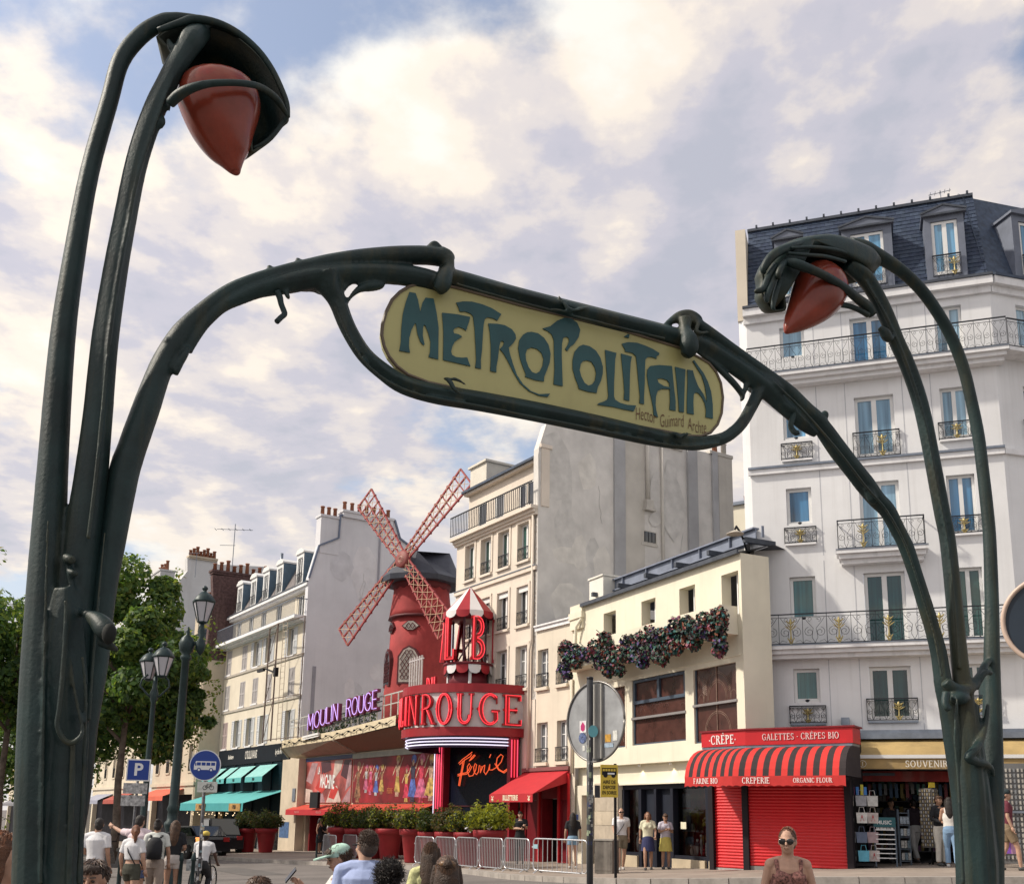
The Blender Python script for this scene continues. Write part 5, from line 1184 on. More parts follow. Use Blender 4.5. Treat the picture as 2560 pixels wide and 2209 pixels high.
def lantern():
    t = D.thing('striped_lantern', 'striped red and white lantern turret with red neon letters on the marquee roof', 'sign', x=-3.75, y=-.75, z=0)
    red = pm('lantern_red', (.34,.012,.02), .5, var=.06); wh = pm('lantern_white', (.72,.70,.70), .6, var=.03); dk = pm('lantern_dark', (.14,.008,.016), .5)
    m = MB(); m.lathe([(.78,6.56),(.78,7.3)], 20); m.build('drum', dk, t)
    n = 12; R = 1.08
    m = MB()
    for i in range(n):
        a, b = 2*pi*i/n, 2*pi*(i+1)/n; m.add([(R*cos(a),R*sin(a),9.72),(R*cos(b),R*sin(b),9.72),(.04*cos(b),.04*sin(b),10.85),(.04*cos(a),.04*sin(a),10.85)], [(0,1,2,3)], i % 2)
    m.build('striped_roof', [red, wh], t)
    def scallops(r, z1, h, name):
        m = MB()
        for i in range(n):
            a, b = 2*pi*i/n, 2*pi*(i+1)/n; k = 8; top = []; bot = []
            for j in range(k+1):
                c = a+(b-a)*j/k; d = h*(.45+.55*sqrt(max(0, 1-(2*j/k-1)**2))); top.append((r*cos(c), r*sin(c), z1)); bot.append((r*1.01*cos(c), r*1.01*sin(c), z1-d))
            for j in range(k): m.add([bot[j], bot[j+1], top[j+1], top[j]], [(0,1,2,3)], i % 2)
        m.build(name, [red, wh], t)
    scallops(R+.01, 9.73, .30, 'scalloped_valance'); scallops(.98, 7.56, .36, 'scalloped_skirt')
    m = MB(); m.lathe([(1.02,7.56),(1.02,7.66),(.3,7.67)], 20); m.lathe([(1.0,9.5),(1.0,9.6)], 20); m.build('ring', dk, t, None, 'stuff')
    m = MB()
    for i in range(6): a = pi*i/3+.3; m.bar((.9*cos(a),.9*sin(a),7.66), (.9*cos(a),.9*sin(a),9.55), .06)
    m.bar((-.5,-.3,7.7), (.5,.3,9.4), .05); m.bar((.5,-.3,7.7), (-.5,.3,9.4), .05); m.build('frame', pm('frame_dark', (.05,.02,.03), .5), t)
    # letters round the drum, on four faces
    for k, (ch, az) in enumerate((('B', -10), ('A', -190), ('L', -75), ('B', -250), ('A', -140), ('L', 60))):
        P, w = serif_glyph(ch); L_ = MB(); N_ = MB(); a0 = radians(az)+D.a*0
        fx = Vector((-sin(a0), cos(a0), 0)); out = Vector((cos(a0), sin(a0), 0)); h = 1.78; sw = .80
        def pos(x, d, z): return tuple(out*(.98+d)+fx*((x-w/2)*sw*(1))+Vector((0,0,7.72+z*h)))
        for i, q in enumerate(P):
            kq = len(q); ar = sum(q[j][0]*q[(j+1)%kq][1]-q[(j+1)%kq][0]*q[j][1] for j in range(kq)); q2 = q if ar > 0 else q[::-1]
            L_.add([pos(a,.10+.003*(i%5),b) for a,b in q2]+[pos(a,-.06,b) for a,b in q2], [tuple(range(kq))]+[((j+1)%kq, j, j+kq, (j+1)%kq+kq) for j in range(kq)])
        o = L_.build('letter', letter_red, t)
        st = {'B': [[(.10,.02),(.10,.98),(.3,.98)]+arc_pts(.3,.745,.33,.235,90,-90,8)+arc_pts(.3,.25,.4,.235,90,-90,8)+[(.10,.02)], arc_pts(.3,.745,.2,.16,90,-90,6), arc_pts(.3,.25,.24,.16,90,-90,6)], 'A': [[(.05,.02),(.40,.98),(.78,.02)], [(.22,.35),(.6,.35)]], 'L': [[(.08,.98),(.08,.02),(.64,.02),(.64,.24)], [(.22,.98),(.22,.08)]]}[ch]
        for s_ in st: N_.tube([pos(a,.14,b) for a,b in s_], .018, 5)
        N_.build('neon_tube', neon_red, o)
    m = MB(); m.bar((.82,-.4,6.6), (.75,-.35,7.6), .09); m.bar((-.75,-.5,6.6), (-.75,-.5,7.6), .09); m.build('strut', wh, t, None, 'stuff')
    # small letters DU in front of the drum
    for ch, x in (('D', -1.55), ('U', -1.12)):
        tx, L = serif_text(ch, .52, .10, .62); o = tx.build('letter', letter_red, t, None, None, (x, -.95, 6.95)); 
        n_ = MB(); n_.tube([(a*.3-.12, -.03, b*.5-.25) for a, b in (([(0,0),(0,1)]+arc_pts(.1,.5,.6,.5,90,-90,8)+[(0,0)]) if ch == 'D' else ([(0,1),(0,.3)]+arc_pts(.35,.3,.35,.3,180,360,8)+[(.7,1)]))], .022, 5); n_.build('neon_tube', neon_red, o)
lantern()
def lamp_mast():
    t = A.thing('lamp_rack', 'pale steel rack of vertical tubes beside the red windmill', 'rack', x=-3.6, y=-.3, z=5.9)
    r = wbox(-.03, .03, -.03, .03, 0, 2.75).mesh('tube', pm('rack_steel', (.6,.55,.55), .4, metal=.4))
    for i in range(6): put('tube', r, t, (i*.26, -.02*i, 0))
    m = MB(); m.bar((-.1,0,2.6), (1.45,-.1,2.6), .05); m.bar((-.1,0,.5), (1.45,-.1,.5), .05); m.build('crossbar', MATS['rack_steel'], t, None, 'stuff')
lamp_mast()

# ---------------------------------------------------------------- the red windmill
def windmill():
    bx, by = -8.95, 3.0
    t = A.thing('red_windmill', 'red windmill with lattice sails turning above the theatre roof', 'windmill', x=bx, y=by, z=0)
    n = 16; R = lambda prof: MB().lathe(prof, n, a0=.2)
    tb = R([(1.86,5.8),(1.76,7.8),(1.58,10.0),(1.50,11.75)]); tb.build('tower', red_wall, t)
    R([(1.66,11.62),(1.62,11.95),(1.52,12.6),(1.40,13.7)]).build('upper_tower', red_wall, t)
    MB().lathe([(1.70,11.58),(1.66,11.70)], n, a0=.2).build('drip_moulding', pm('dark_moulding', (.10,.015,.02), .6), t)
    nv = (CM @ Vector((-.661,.246,.710))).normalized()                 # direction the sails face
    loc = Matrix.Rotation(-A.a, 3, 'Z'); nl = loc @ nv
    hz = Vector((nl.x, nl.y, 0)).normalized(); side = Vector((-hz.y, hz.x, 0))
    # cap: overhanging hipped roof
    cp = MB(); k = 10; rim = []
    for i in range(k):
        a = 2*pi*i/k; rim.append(hz*cos(a)*2.25+side*sin(a)*2.05+Vector((0,0,13.72)))
    top = [hz*1.1+side*.75+Vector((0,0,15.0)), hz*1.1-side*.75+Vector((0,0,15.0)), -hz*1.5-side*.5+Vector((0,0,15.45)), -hz*1.5+side*.5+Vector((0,0,15.45)), hz*.1+Vector((0,0,15.15))]
    low = [p*1.0 for p in rim]; low = [Vector((p.x*.98, p.y*.98, 13.45)) for p in rim]
    vs = rim+top+low
    def near(p): return min(range(5), key=lambda j: (Vector((top[j].x, top[j].y, 0))-Vector((p.x*.55, p.y*.55, 0))).length)
    fs = []
    for i in range(k):
        j = (i+1) % k; a, b = near(rim[i]), near(rim[j])
        if a == b: fs.append((i, j, k+a))
        else: fs.append((i, j, k+b, k+a))
        fs.append((k+5+i, k+5+j, j, i))
    fs += [(k+0,k+4,k+1),(k+0,k+3,k+4),(k+3,k+2,k+4),(k+2,k+1,k+4)]
    fs.append(tuple(k+5+i for i in range(k-1,-1,-1)))
    cp.add(vs, fs); cp.build('cap', pm('cap_slate', (.045,.05,.07), .6, var=.15, vs=3), t)
    sk = MB(); sk.lathe([(1.45,13.1),(1.62,13.6)], n); sk.build('cap_skirt', pm('cap_dark_red', (.12,.015,.02), .7), t)
    # windows on the two faces towards the street
    lat = pm('lattice_window', (.42,.38,.34), .4, var=.2, vs=4); fr = pm('window_dark_red', (.09,.012,.016), .6)
    for az, zc, w, h, kind in ((-46,9.05,.50,1.75,'arch'), (-101,9.0,.46,1.75,'arch'), (-46,11.05,.42,.34,'dia'), (-98,11.05,.34,.40,'dia')):
        a = radians(az); rad = interp(zc, [7.8,10,11.75], [1.76,1.58,1.50])*.985
        e = thing('window_bay', None, None, (rad*cos(a), rad*sin(a), zc), a+pi/2); e.name = 'window'; e.parent = t
        out = [(-w,-h/2),(w,-h/2),(w,h*.22),(w*.55,h*.42),(0,h/2),(-w*.55,h*.42),(-w,h*.22)] if kind == 'arch' else [(-w,0),(-w*.3,-h*.6),(w*.3,-h*.6),(w,0),(w*.3,h*.7),(-w*.3,h*.7)]
        MB().prism([(x*1.18,z*1.12) for x,z in out], -.08, .3).build('surround', fr, e)
        MB().prism(out, -.09, -.081).build('pane', lat if az > -60 else pane_dark, e)
        g = MB()
        for q in range(-4, 6):
            x = q*.21
            for sg in (-1, 1):
                p = [(x+sg*s*.9, s*1.6) for s in (-h/2/1.6, h/2/1.6)]
                # clip to window width
                pts = [(x+sg*u, u*1.5) for u in [(-h/3)+(2*h/3)*i/14 for i in range(15)] if abs(x+sg*u) < w*(.95 if u*1.5 < h*.2 else .5) and abs(u*1.5) < h*.47]
                if len(pts) > 1: g.bar((pts[0][0],-.10,pts[0][1]), (pts[-1][0],-.10,pts[-1][1]), .025)
        if g.v: g.build('lattice', fr, e, None, 'stuff')
    # hub and sails
    c0 = A.w(bx, by, 14.35)+nv*2.3; r = ray(1007, 1398); tt = (c0-CAM).dot(r)/r.dot(r); hub = CAM+r*tt
    hl = loc @ (hub-A.w(bx, by, 0)); S = 5.5
    e1 = loc @ (CM @ Vector((.604,.736,.308))); e2 = loc @ (CM @ Vector((-.448,.630,-.635))); e1.normalize(); e2 = (e2-e1*e2.dot(e1)).normalized(); ez = e1.cross(e2)
    hm = MB(); prof = [(.02,.16),(.36,.14),(.50,.06),(.50,-.10)]; hm.lathe([(r_, z_) for r_, z_ in prof[::-1]], 22)
    M = Matrix((e1, e2, ez)).transposed().to_4x4(); M.translation = hl
    hm.xf(M); h_o = hm.build('hub', pm('hub_red', (.24,.055,.05), .6, var=.1), t)
    sp = MB(); sp.tube([tuple(M @ Vector(((.06+.39*i/70)*cos(i*.55), (.06+.39*i/70)*sin(i*.55), .165-.1*(i/70)**2))) for i in range(71)], .014, 4, smooth=False); sp.build('neon_spiral', pm('tube_pale', (.55,.32,.26), .4), h_o)
    ax = MB(); ax.tube([hl, hl-nl*2.2], .22, 10); ax.build('axle', fr, t)
    red2 = pm('sail_red', (.30,.04,.042), .6, var=.12, vs=4); ln = pm('sail_lath', (.62,.42,.28), .6, var=.15, vs=4)
    for d, p, L_ in ((e1, e2, S), (e2, -e1, S), (-e1, -e2, S), (-e2, e1, S)):
        so_ = bpy.data.objects.new('sail', None); COL.objects.link(so_); so_.parent = t
        base = hl+d*.45; w0, w1 = .30, .66; Ls = L_-.45
        P = lambda f, s: base+d*Ls*f+p*s*(w0+(w1-w0)*f)
        m = MB()
        for s in (-1, 0, 1): m.bar(P(-.02,s), P(1.0,s), .085 if s else .07, .085, up=nl)
        m.bar(P(1.0,-1), P(1.0,1), .08, .08, up=nl)
        for s in (-1, 1):
            for i in range(1, 9): q = P(i/9, s); m.bar(q-d*.05, q+d*.05, .14, .14, up=nl)
        m.build('sail_frame', red2, so_)
        bm_ = wbox(-.5, .5, -.025, .025, -.03, .03).mesh('crossbar', red2)
        for i in range(1, 9):
            a, b = P(i/9,-1), P(i/9,1); o = put('crossbar', bm_, so_); X = (b-a); mm = Matrix((X.normalized(), nl.cross(X.normalized()), nl)).transposed().to_4x4(); mm.translation = (a+b)/2; o.matrix_local = mm @ Matrix.Diagonal((X.length,1,1,1))
        l = MB()
        for i in range(0, 9):
            f0, f1 = i/9, (i+1)/9
            for s in (-1, 1):
                off = nl*.06; l.bar(P(f0,0)+off, P(f1,s)+off, .022); l.bar(P(f0,s)+off, P(f1,0)+off, .022)
        l.build('lath', ln, so_, None, 'stuff')
    return t
windmill()
# ---------------------------------------------------------------- pub house with dormers, further down the boulevard
def shutter_leaf(w, h):
    m = MB(); m.box(0, .05, -.02, .02, 0, h); m.box(w-.05, w, -.02, .02, 0, h); m.box(.05, w-.05, -.019, .019, 0, .06); m.box(.05, w-.05, -.019, .019, h-.06, h); m.box(.05, w-.05, -.019, .019, h*.48, h*.53)
    k = 14
    for i in range(k):
        z = .07+(h-.14)*i/k
        m.quad((.05,.012,z), (w-.05,.012,z), (w-.05,-.012,z+(h-.14)/k*.95), (.05,-.012,z+(h-.14)/k*.95))
    return m
def pub_house():
    t = A.thing('pub_house', 'cream house with grey dormers above the black pub front with turquoise awnings', 'house')
    x0, x1 = -31.3, -17.2
    wm = pm('old_cream', (.66,.60,.49), .88, var=.08, vs=.6, bump=.05, stain=.22, scol=(.42,.36,.27)); shut = pm('shutter_grey', (.42,.40,.40), .7, var=.08, vs=6); shw = pm('shutter_pale', (.58,.60,.62), .7, var=.06)
    r3 = [(-30.5,10.72,12.35), (-27.4,10.72,12.35), (-25.2,10.72,12.35), (-23.0,10.72,12.35), (-19.3,10.72,12.35)]
    r2 = [(-30.4,8.35,9.95), (-27.4,8.35,9.95), (-25.0,8.35,9.95), (-22.6,8.35,9.95), (-18.9,8.35,9.95)]
    r1 = [(-30.3,5.75,7.5), (-28.0,5.75,7.5), (-25.6,5.75,7.5), (-23.2,5.75,7.5), (-19.0,5.75,7.5)]
    hw = .48; holes = [(x-hw,x+hw,a,b,.2) for x, a, b in r3+r2+r1]; tops = [-30.0, -27.6, -25.3, -22.6, -19.0]
    m = MB(); wall(m, x0, x1, 4.6, 12.7, holes, 0, .2); m.build('wall', wm, t)
    m = MB(); wall(m, x0, x1, 12.7, 14.6, [(x-.42,x+.42,13.0,14.35,.12) for x in tops], .35, .12); m.build('wall', wm, t)
    for x in tops: window(t, x-.415, x+.415, 13.005, 14.345, .42, pane_dark, 2)
    m = MB(); m.box(x0-.1, x1+.02, -.18, -.001, 12.45, 12.6); m.box(x0-.2, x1+.05, -.75, -.002, 12.6, 12.78); m.box(x0-.15, x1+.03, -.4, -.003, 12.5, 12.599); m.build('balcony_slab', white_trim, t)
    rl = MB(); rl.box(x0-.15, x1+.02, -.72, -.68, 13.72, 13.77); rl.box(x0-.15, x1+.02, -.71, -.69, 12.80, 12.83)
    for i in range(100): rl.box(x0-.1+i*.142, x0-.085+i*.142, -.708, -.692, 12.83, 13.72)
    rl.box(x1-.01, x1+.03, -.68, -.0, 13.72, 13.77)
    for i in range(5): rl.box(x1, x1+.02, -.6+i*.13, -.58+i*.13, 12.8, 13.72)
    rl.build('railing', pm('rail_blue_grey', (.14,.17,.22), .5, metal=.2), t, None, 'stuff')
    m = MB(); m.box(x0-.05, x1, .05, .349, 14.45, 14.6); m.box(x0-.1, x1, -.10, .36, 14.6, 14.76); m.build('cornice', white_trim, t)
    for z in (10.55, 8.15): MB().box(x0, x1, -.07, -.001, z-.06, z+.08).build('string_course', pm('course_grey', (.42,.38,.33), .8), t)
    # shutters open or closed
    lc = shutter_leaf(hw-.01, 1.62).mesh('shutter', shut); lp = shutter_leaf(hw-.01, 1.62).mesh('shutter', shw); lp2 = shutter_leaf(hw-.01, 1.75).mesh('shutter', shw); lc2 = shutter_leaf(hw-.01, 1.75).mesh('shutter', pm('shutter_pink', (.40,.32,.31), .7, var=.1))
    for row, opens, me_c, me_o in ((r3, (2,3,4), lc, lp), (r2, (), lc, lp), (r1, (1,2,3,4), lc2, lp2)):
        for i, (x, a, b) in enumerate(row):
            window(t, x-hw+.005, x+hw-.005, a, b-.005, .14, pane_grey, 2)
            if i in opens:
                put('shutter', me_o, t, (x-hw, -.03, a), (0,0,radians(178))); put('shutter', me_o, t, (x+hw, -.03, a), (0,0,radians(2)))
            else:
                put('shutter', me_c, t, (x-hw+.005, .01, a)); put('shutter', me_c, t, (x+.005, .01, a))
            MB().box(x-hw-.08, x+hw+.08, -.08, -.002, a-.1, a-.01).build('sill', white_trim, t)
    # mansard and dormers
    m = MB(); m.add([(x0,.1,14.76),(x1,.1,14.76),(x1,1.15,17.0),(x0,1.15,17.0),(x1,3.0,18.0),(x0,3.0,18.0),(x0,7,17.5),(x1,7,17.5)], [(0,1,2,3),(3,2,4,5),(5,4,7,6)]); m.build('roof', pm('brown_slate', (.17,.15,.15), .7, var=.2, vs=5), t)
    m = MB(); m.box(x0, x1, -.12, -.0, 14.765, 14.85); m.build('gutter', dark_zinc, t)
    dz = pm('dormer_blue', (.10,.16,.22), .5, var=.15, vs=3)
    for i, x in enumerate((-29.6, -26.9, -24.6, -22.2, -18.9)):
        d = MB(); wall(d, x-.55, x+.55, 14.9, 16.8, [(x-.38,x+.38,15.0,16.55)], .1, .1); d.prism([(x-.62,16.8),(x+.62,16.8),(x+.62,16.9),(x+.3,17.1),(x-.3,17.1),(x-.62,16.9)], .02, 1.6); o = d.build('dormer', win_white, t)
        c = MB(); c.box(x-.58, x-.552, .11, 1.4, 14.9, 16.8); c.box(x+.552, x+.58, .11, 1.4, 14.9, 16.8); c.build('dormer_cheek', dz, o)
        window(o, x-.375, x+.375, 15.005, 16.545, .16, pane_dark, 2); r = MB(); r.box(x-.45, x+.45, .0, .03, 15.55, 15.58)
        for k in range(8): r.box(x-.44+k*.125, x-.425+k*.125, .005, .02, 14.95, 15.55)
        r.build('railing', iron, o, None, 'stuff')
    # bare gable towards the theatre
    g = MB(); pts = [(0,4.5),(0,15.0),(.5,17.0),(1.96,17.76),(1.66,17.76),(1.74,19.08),(5.36,19.39),(5.75,18.3),(7.3,17.5),(9.0,16.6),(9.0,4.5)]
    pts = [(0,4.5),(0,15.0),(.5,17.0),(1.7,17.66),(1.74,19.08),(5.36,19.39),(5.75,18.3),(9.0,16.6),(9.0,4.5)]; n = len(pts)
    g.add([(x1+.02,y,z) for y,z in pts]+[(x1-.4,y,z) for y,z in pts], [tuple(range(n)), tuple(range(2*n-1,n-1,-1))]+[(i,i+n,(i+1)%n+n,(i+1)%n) for i in range(n)]); g.build('gable', pale_gable, t)
    e = MB()
    for a, b in zip(pts[1:8], pts[2:9]): e.bar((x1+.06,*a), (x1+.06,*b), .12, .10)
    e.build('gable_flashing', pm('flashing_blue', (.16,.19,.26), .5, metal=.3), t, None, 'stuff')
    render_patches(t, x1+.024, (1.6,6.0), (7.5,16.5), 10, [pm('patch_c', (.63,.63,.66), .92, var=.1, vs=1.5, bump=.1), pm('patch_d', (.72,.71,.73), .92, var=.08, vs=1.5, bump=.1)], 7)
    MB().box(x1+.025, x1+.06, .55, .75, 5, 9.9).build('gable_strip', pm('strip_grey', (.34,.34,.38), .9), t)
    m = MB(); m.bar((x1+.06,4.4,14.2), (x1+.06,4.4,18.8), .10); m.bar((x1+.06,1.6,7.1), (x1+.06,6.5,6.9), .08); m.build('gable_pipe', MATS['strip_grey'], t, None, 'stuff')
    def stack(x, y, z, w, d, h, pots, mat=pale_gable):
        c = MB(); c.box(x-w/2, x+w/2, y, y+d, z, z+h); c.box(x-w/2-.06, x+w/2+.06, y-.06, y+d+.06, z+h, z+h+.14); o = c.build('chimney', mat, t)
        for i in range(pots): MB().lathe([(.13,0),(.11,.5),(.14,.52),(.14,.58)], 8, (x, y+.2+(d-.4)*i/max(1,pots-1), z+h+.14)).build('chimney_pot', pot_clay, o)
    stack(x1-.3, .55, 16.6, .7, 1.2, 2.2, 3); stack(x1-.2, 1.9, 19.0, .7, 3.3, .3, 7)
    MB().tube([(x0+3.5,2.2,17.5), (x0+3.5,2.2,19.0)], .12, 8).build('flue', zinc, t)
    # black pub front
    pb = pm('pub_black', (.010,.014,.020), .6, var=.1, spec=.08); tq = pm('turquoise_canvas', (.10,.40,.40), .8, var=.06, vs=2); pbg = pm('pub_teal_black', (.006,.018,.026), .6, var=.15, spec=.06)
    MB().box(x0+.4, x1-.9, -.12, -.002, 4.62, 5.62).build('fascia', pb, t); MB().box(x0, x0+.39, -.10, -.003, -.9, 5.6).build('cream_pier', wm, t); MB().box(x1-.89, x1, -.1, -.003, -.9, 5.6).build('cream_pier', wm, t)
    MB().box(x0+.4, x1-.9, -.06, -.004, -.9, 4.61).build('pub_front', pbg, t)
    ol = pm('pub_letter', (.72,.68,.62), .6, var=.03)
    for txt, x, s, sx, sh in (('Backstage', -28.4, .36, .72, .25), ("O'SULLIVANS", -24.6, .70, .52, 0), ('by the Mill', -19.9, .42, .62, .25)):
        tx = text_mb(txt, s, 0, sx, sh, True, .008); tx.build('lettering', ol, t, None, 'stuff', (x, -.127, 5.14))
    for x, w in ((-30.2,2.3), (-27.5,1.5), (-24.9,2.7), (-21.4,2.9)):
        a = thing('awning', None, None, (x,0,0)); a.parent = t
        m = MB(); m.quad((-w/2,-1.0,3.72), (w/2,-1.0,3.72), (w/2,-.13,4.45), (-w/2,-.13,4.45)); m.build('canvas', pm('turquoise_pale', (.24,.52,.50), .8, var=.1, vs=2), a)
        m = MB(); m.quad((-w/2,-1.01,3.42), (w/2,-1.01,3.42), (w/2,-1.0,3.72), (-w/2,-1.0,3.72)); v = m.build('valance', tq, a)
        tx = text_mb('PUB', .22, 0, .9, 0, True, .01); tx.build('lettering', pb, v, None, 'stuff', (0, -1.02, 3.57))
    m = MB(); m.quad((x0-.3,-2.2,2.18), (x1-2.2,-2.2,2.18), (x1-1.2,-.07,2.95), (x0+.5,-.07,2.95)); m.build('long_awning', tq, t, 'long turquoise awning over the pub terrace')
    m = MB(); m.quad((x0-.3,-2.22,1.72), (x1-2.2,-2.22,1.72), (x1-2.2,-2.2,2.18), (x0-.3,-2.2,2.18)); va = m.build('valance', pm('turquoise_deep', (.05,.30,.32), .8, var=.06), t)
    for xa in (-27.0, -20.6):
        MB().box(xa-1.05, xa+.85, -2.26, -2.23, 1.74, 2.16).build('valance_panel', pm('panel_gold', (.42,.24,.07), .6, var=.3, vs=5), va)
        tx = text_mb('PUB', .3, 0, 1.0, 0, True, .01); tx.build('lettering', pb, va, None, 'stuff', (xa-.1, -2.27, 1.95))
    bl = MB(); 
    for i in range(24): bl.ball((-31+i*.42, -1.9-.1*sin(i*2), 1.55+.08*sin(i*1.7)), .03, 6, 4)
    bl.build('bulb', glow('bulb_warm', (1,.75,.45), 1.6), t, None, 'stuff')
    for x in (-30.6, -27.5, -24.0, -21.0): MB().box(x, x+.14, -.14, -.062, -.9, 4.6).build('pilaster', pb, t)
    MB().box(-29.9, -29.2, -.2, -.065, -.9, 1.7).build('lit_doorway', pm('door_ochre', (.42,.25,.10), .6, var=.2), t)
    m = MB(); m.box(-21.2, -19, -.6, -.1, -.5, .55); m.build('menu_board', pm('menu_grey', (.16,.16,.17), .6, var=.5, vs=8), t)
    return t
pub_house()
def scaffold_sign():
    t = A.thing('sign_frame', 'tall rusty steel frame with a ladder fixed beside the cream pub house', 'frame', x=-17.0, y=-.9, z=0)
    m = MB(); col = pm('rust_frame', (.16,.12,.10), .7, var=.3, vs=4); w = 2.6
    zs = (5.7, 8.0, 10.2, 12.3)
    for x, y in ((-3.0,-.2), (-1.15,-.4), (2.0,-.05)): m.bar((x,y,5.6), (x,y,12.3), .07 if x < 1 else .05)
    for z in zs: m.bar((-3,-.2,z), (-1.15,-.4,z), .05); m.bar((-1.15,-.4,z), (2,-.05,z), .045)
    for a, b in zip(zs, zs[1:]): m.bar((-3,-.2,a), (-1.15,-.4,b), .03)
    m.build('post_and_brace', col, t, None, 'stuff')
    l = MB()
    for i in range(20): l.bar((-.55,-.3,5.8+i*.33), (-.05,-.25,5.8+i*.33), .03)
    l.bar((-.55,-.3,5.6), (-.55,-.3,12.3), .03); l.bar((-.05,-.25,5.6), (-.05,-.25,12.3), .03); l.build('ladder', pm('ladder_pale', (.5,.44,.34), .6), t, None, 'stuff')
    m = MB(); m.box(-3.9, -2.9, -.5, -.35, 9.75, 9.9); m.box(-.9, -.6, -.6, -.4, 9.2, 9.7); m.bar((-3,-.3,9.9), (-.8,-.5,9.4), .08); m.build('floodlight', black_paint, t, None, 'stuff')
scaffold_sign()

def chimneys(t, x, y, z, w, d, h, pots, mat, along='x'):
    c = MB(); c.box(x, x+w, y, y+d, z, z+h); c.box(x-.07, x+w+.07, y-.07, y+d+.07, z+h, z+h+.14); o = c.build('chimney', mat, t)
    me = MB().lathe([(.15,0),(.12,.62),(.16,.64),(.16,.7)], 8).mesh('chimney_pot', pot_clay)
    for i in range(pots):
        f = (i+.5)/pots; p = (x+w*f, y+d/2) if along == 'x' else (x+w/2, y+d*f); put('chimney_pot', me, o, (p[0], p[1], z+h+.14), None, (1,1,.7+.5*((i*7) % 3)/2))
def far_house(name, label, x0, x1, yf, zb, eave, floors, ncol, mat, roofh=2.6, dorm=0, shop=None, bal=()):
    t = A.thing(name, label, 'house', 'houses further down the boulevard')
    z0 = 3.8; fh = (eave-z0)/floors; cw = (x1-x0)/ncol; holes = []
    for f in range(floors):
        for c in range(ncol):
            x = x0+cw*(c+.5); holes.append((x-.42, x+.42, z0+f*fh+.55, z0+f*fh+fh-.45, .2))
    m = MB(); wall(m, x0, x1, z0-.4, eave, holes, yf, .2); wall(m, x0, x1, zb-.8, z0-.4, [(x0+.5,x1-.5,zb-.8,z0-1.0,.4)], yf, .4); m.build('wall', mat, t)
    for h in holes:
        window(t, h[0]+.005, h[1]-.005, h[2], h[3]-.005, yf+.14, pane_dark, 2); MB().box(h[0]-.08, h[1]+.08, yf-.07, yf-.002, h[2]-.12, h[2]-.01).build('sill', mat, t)
        f = MB(); f.box(h[0]-.16, h[0]-.01, yf-.05, yf-.001, h[2], h[3]+.12); f.box(h[1]+.01, h[1]+.16, yf-.05, yf-.001, h[2], h[3]+.12); f.box(h[0]-.16, h[1]+.16, yf-.08, yf-.0015, h[3]+.01, h[3]+.2); f.build('window_surround', mat, t)
        r = MB(); r.box(h[0], h[1], yf-.06, yf-.03, h[2]+.75, h[2]+.8)
        for k in range(8): r.box(h[0]+.02+k*.115, h[0]+.035+k*.115, yf-.055, yf-.035, h[2], h[2]+.75)
        r.build('railing', iron, t, None, 'stuff')
    c = MB(); c.box(x0-.05, x1+.05, yf-.30, yf-.001, eave-.28, eave); c.box(x0, x1, yf-.12, yf-.002, z0-.42, z0-.2); c.build('cornice', mat, t, None, 'stuff')
    m = MB(); m.add([(x0,yf+.05,eave),(x1,yf+.05,eave),(x1,yf+1.2,eave+roofh),(x0,yf+1.2,eave+roofh),(x1,yf+9,eave+roofh),(x0,yf+9,eave+roofh),(x1,yf+9,eave),(x0,yf+9,eave)], [(0,1,2,3),(3,2,4,5),(1,6,4,2),(0,3,5,7)]); m.build('roof', slate, t)
    for d in range(dorm):
        x = x0+(x1-x0)*(d+.5)/dorm; q = MB(); q.box(x-.5, x+.5, yf+.1, yf+1.1, eave+.2, eave+roofh-.3); o = q.build('dormer', MATS['dormer_blue'], t); MB().box(x-.35, x+.35, yf+.07, yf+.099, eave+.35, eave+roofh-.5).build('pane', pane_grey, o)
    for z in bal:
        r = MB(); r.box(x0+.2, x1-.2, yf-.6, yf-.002, z-.14, z); r.build('balcony_slab', mat, t); r = MB(); r.box(x0+.2, x1-.2, yf-.6, yf-.56, z+.85, z+.9); k = int((x1-x0)/.14)
        for i in range(k): r.box(x0+.2+i*.138, x0+.22+i*.138, yf-.59, yf-.57, z, z+.85)
        r.build('railing', iron, t, None, 'stuff')
    MB().box(x0+.5, x1-.5, yf+.38, yf+.42, zb-.8, z0-1.0).build('shop_glass', pm('far_shop_dark', (.015,.015,.02), .6, var=.4, vs=1.5, spec=.06), t)
    if shop:
        for (xa, xb, z, c, out) in shop:
            a = MB(); a.quad((xa,yf-out,z-.55), (xb,yf-out,z-.55), (xb,yf-.02,z), (xa,yf-.02,z)); a.add([(xa,yf-out-.01,z-.85),(xb,yf-out-.01,z-.85),(xb,yf-out,z-.55),(xa,yf-out,z-.55)], [(0,1,2,3)]); a.build('awning', pm('awn_%d' % int(c[0]*100+c[2]*1000), c, .8, var=.1), t)
    return t
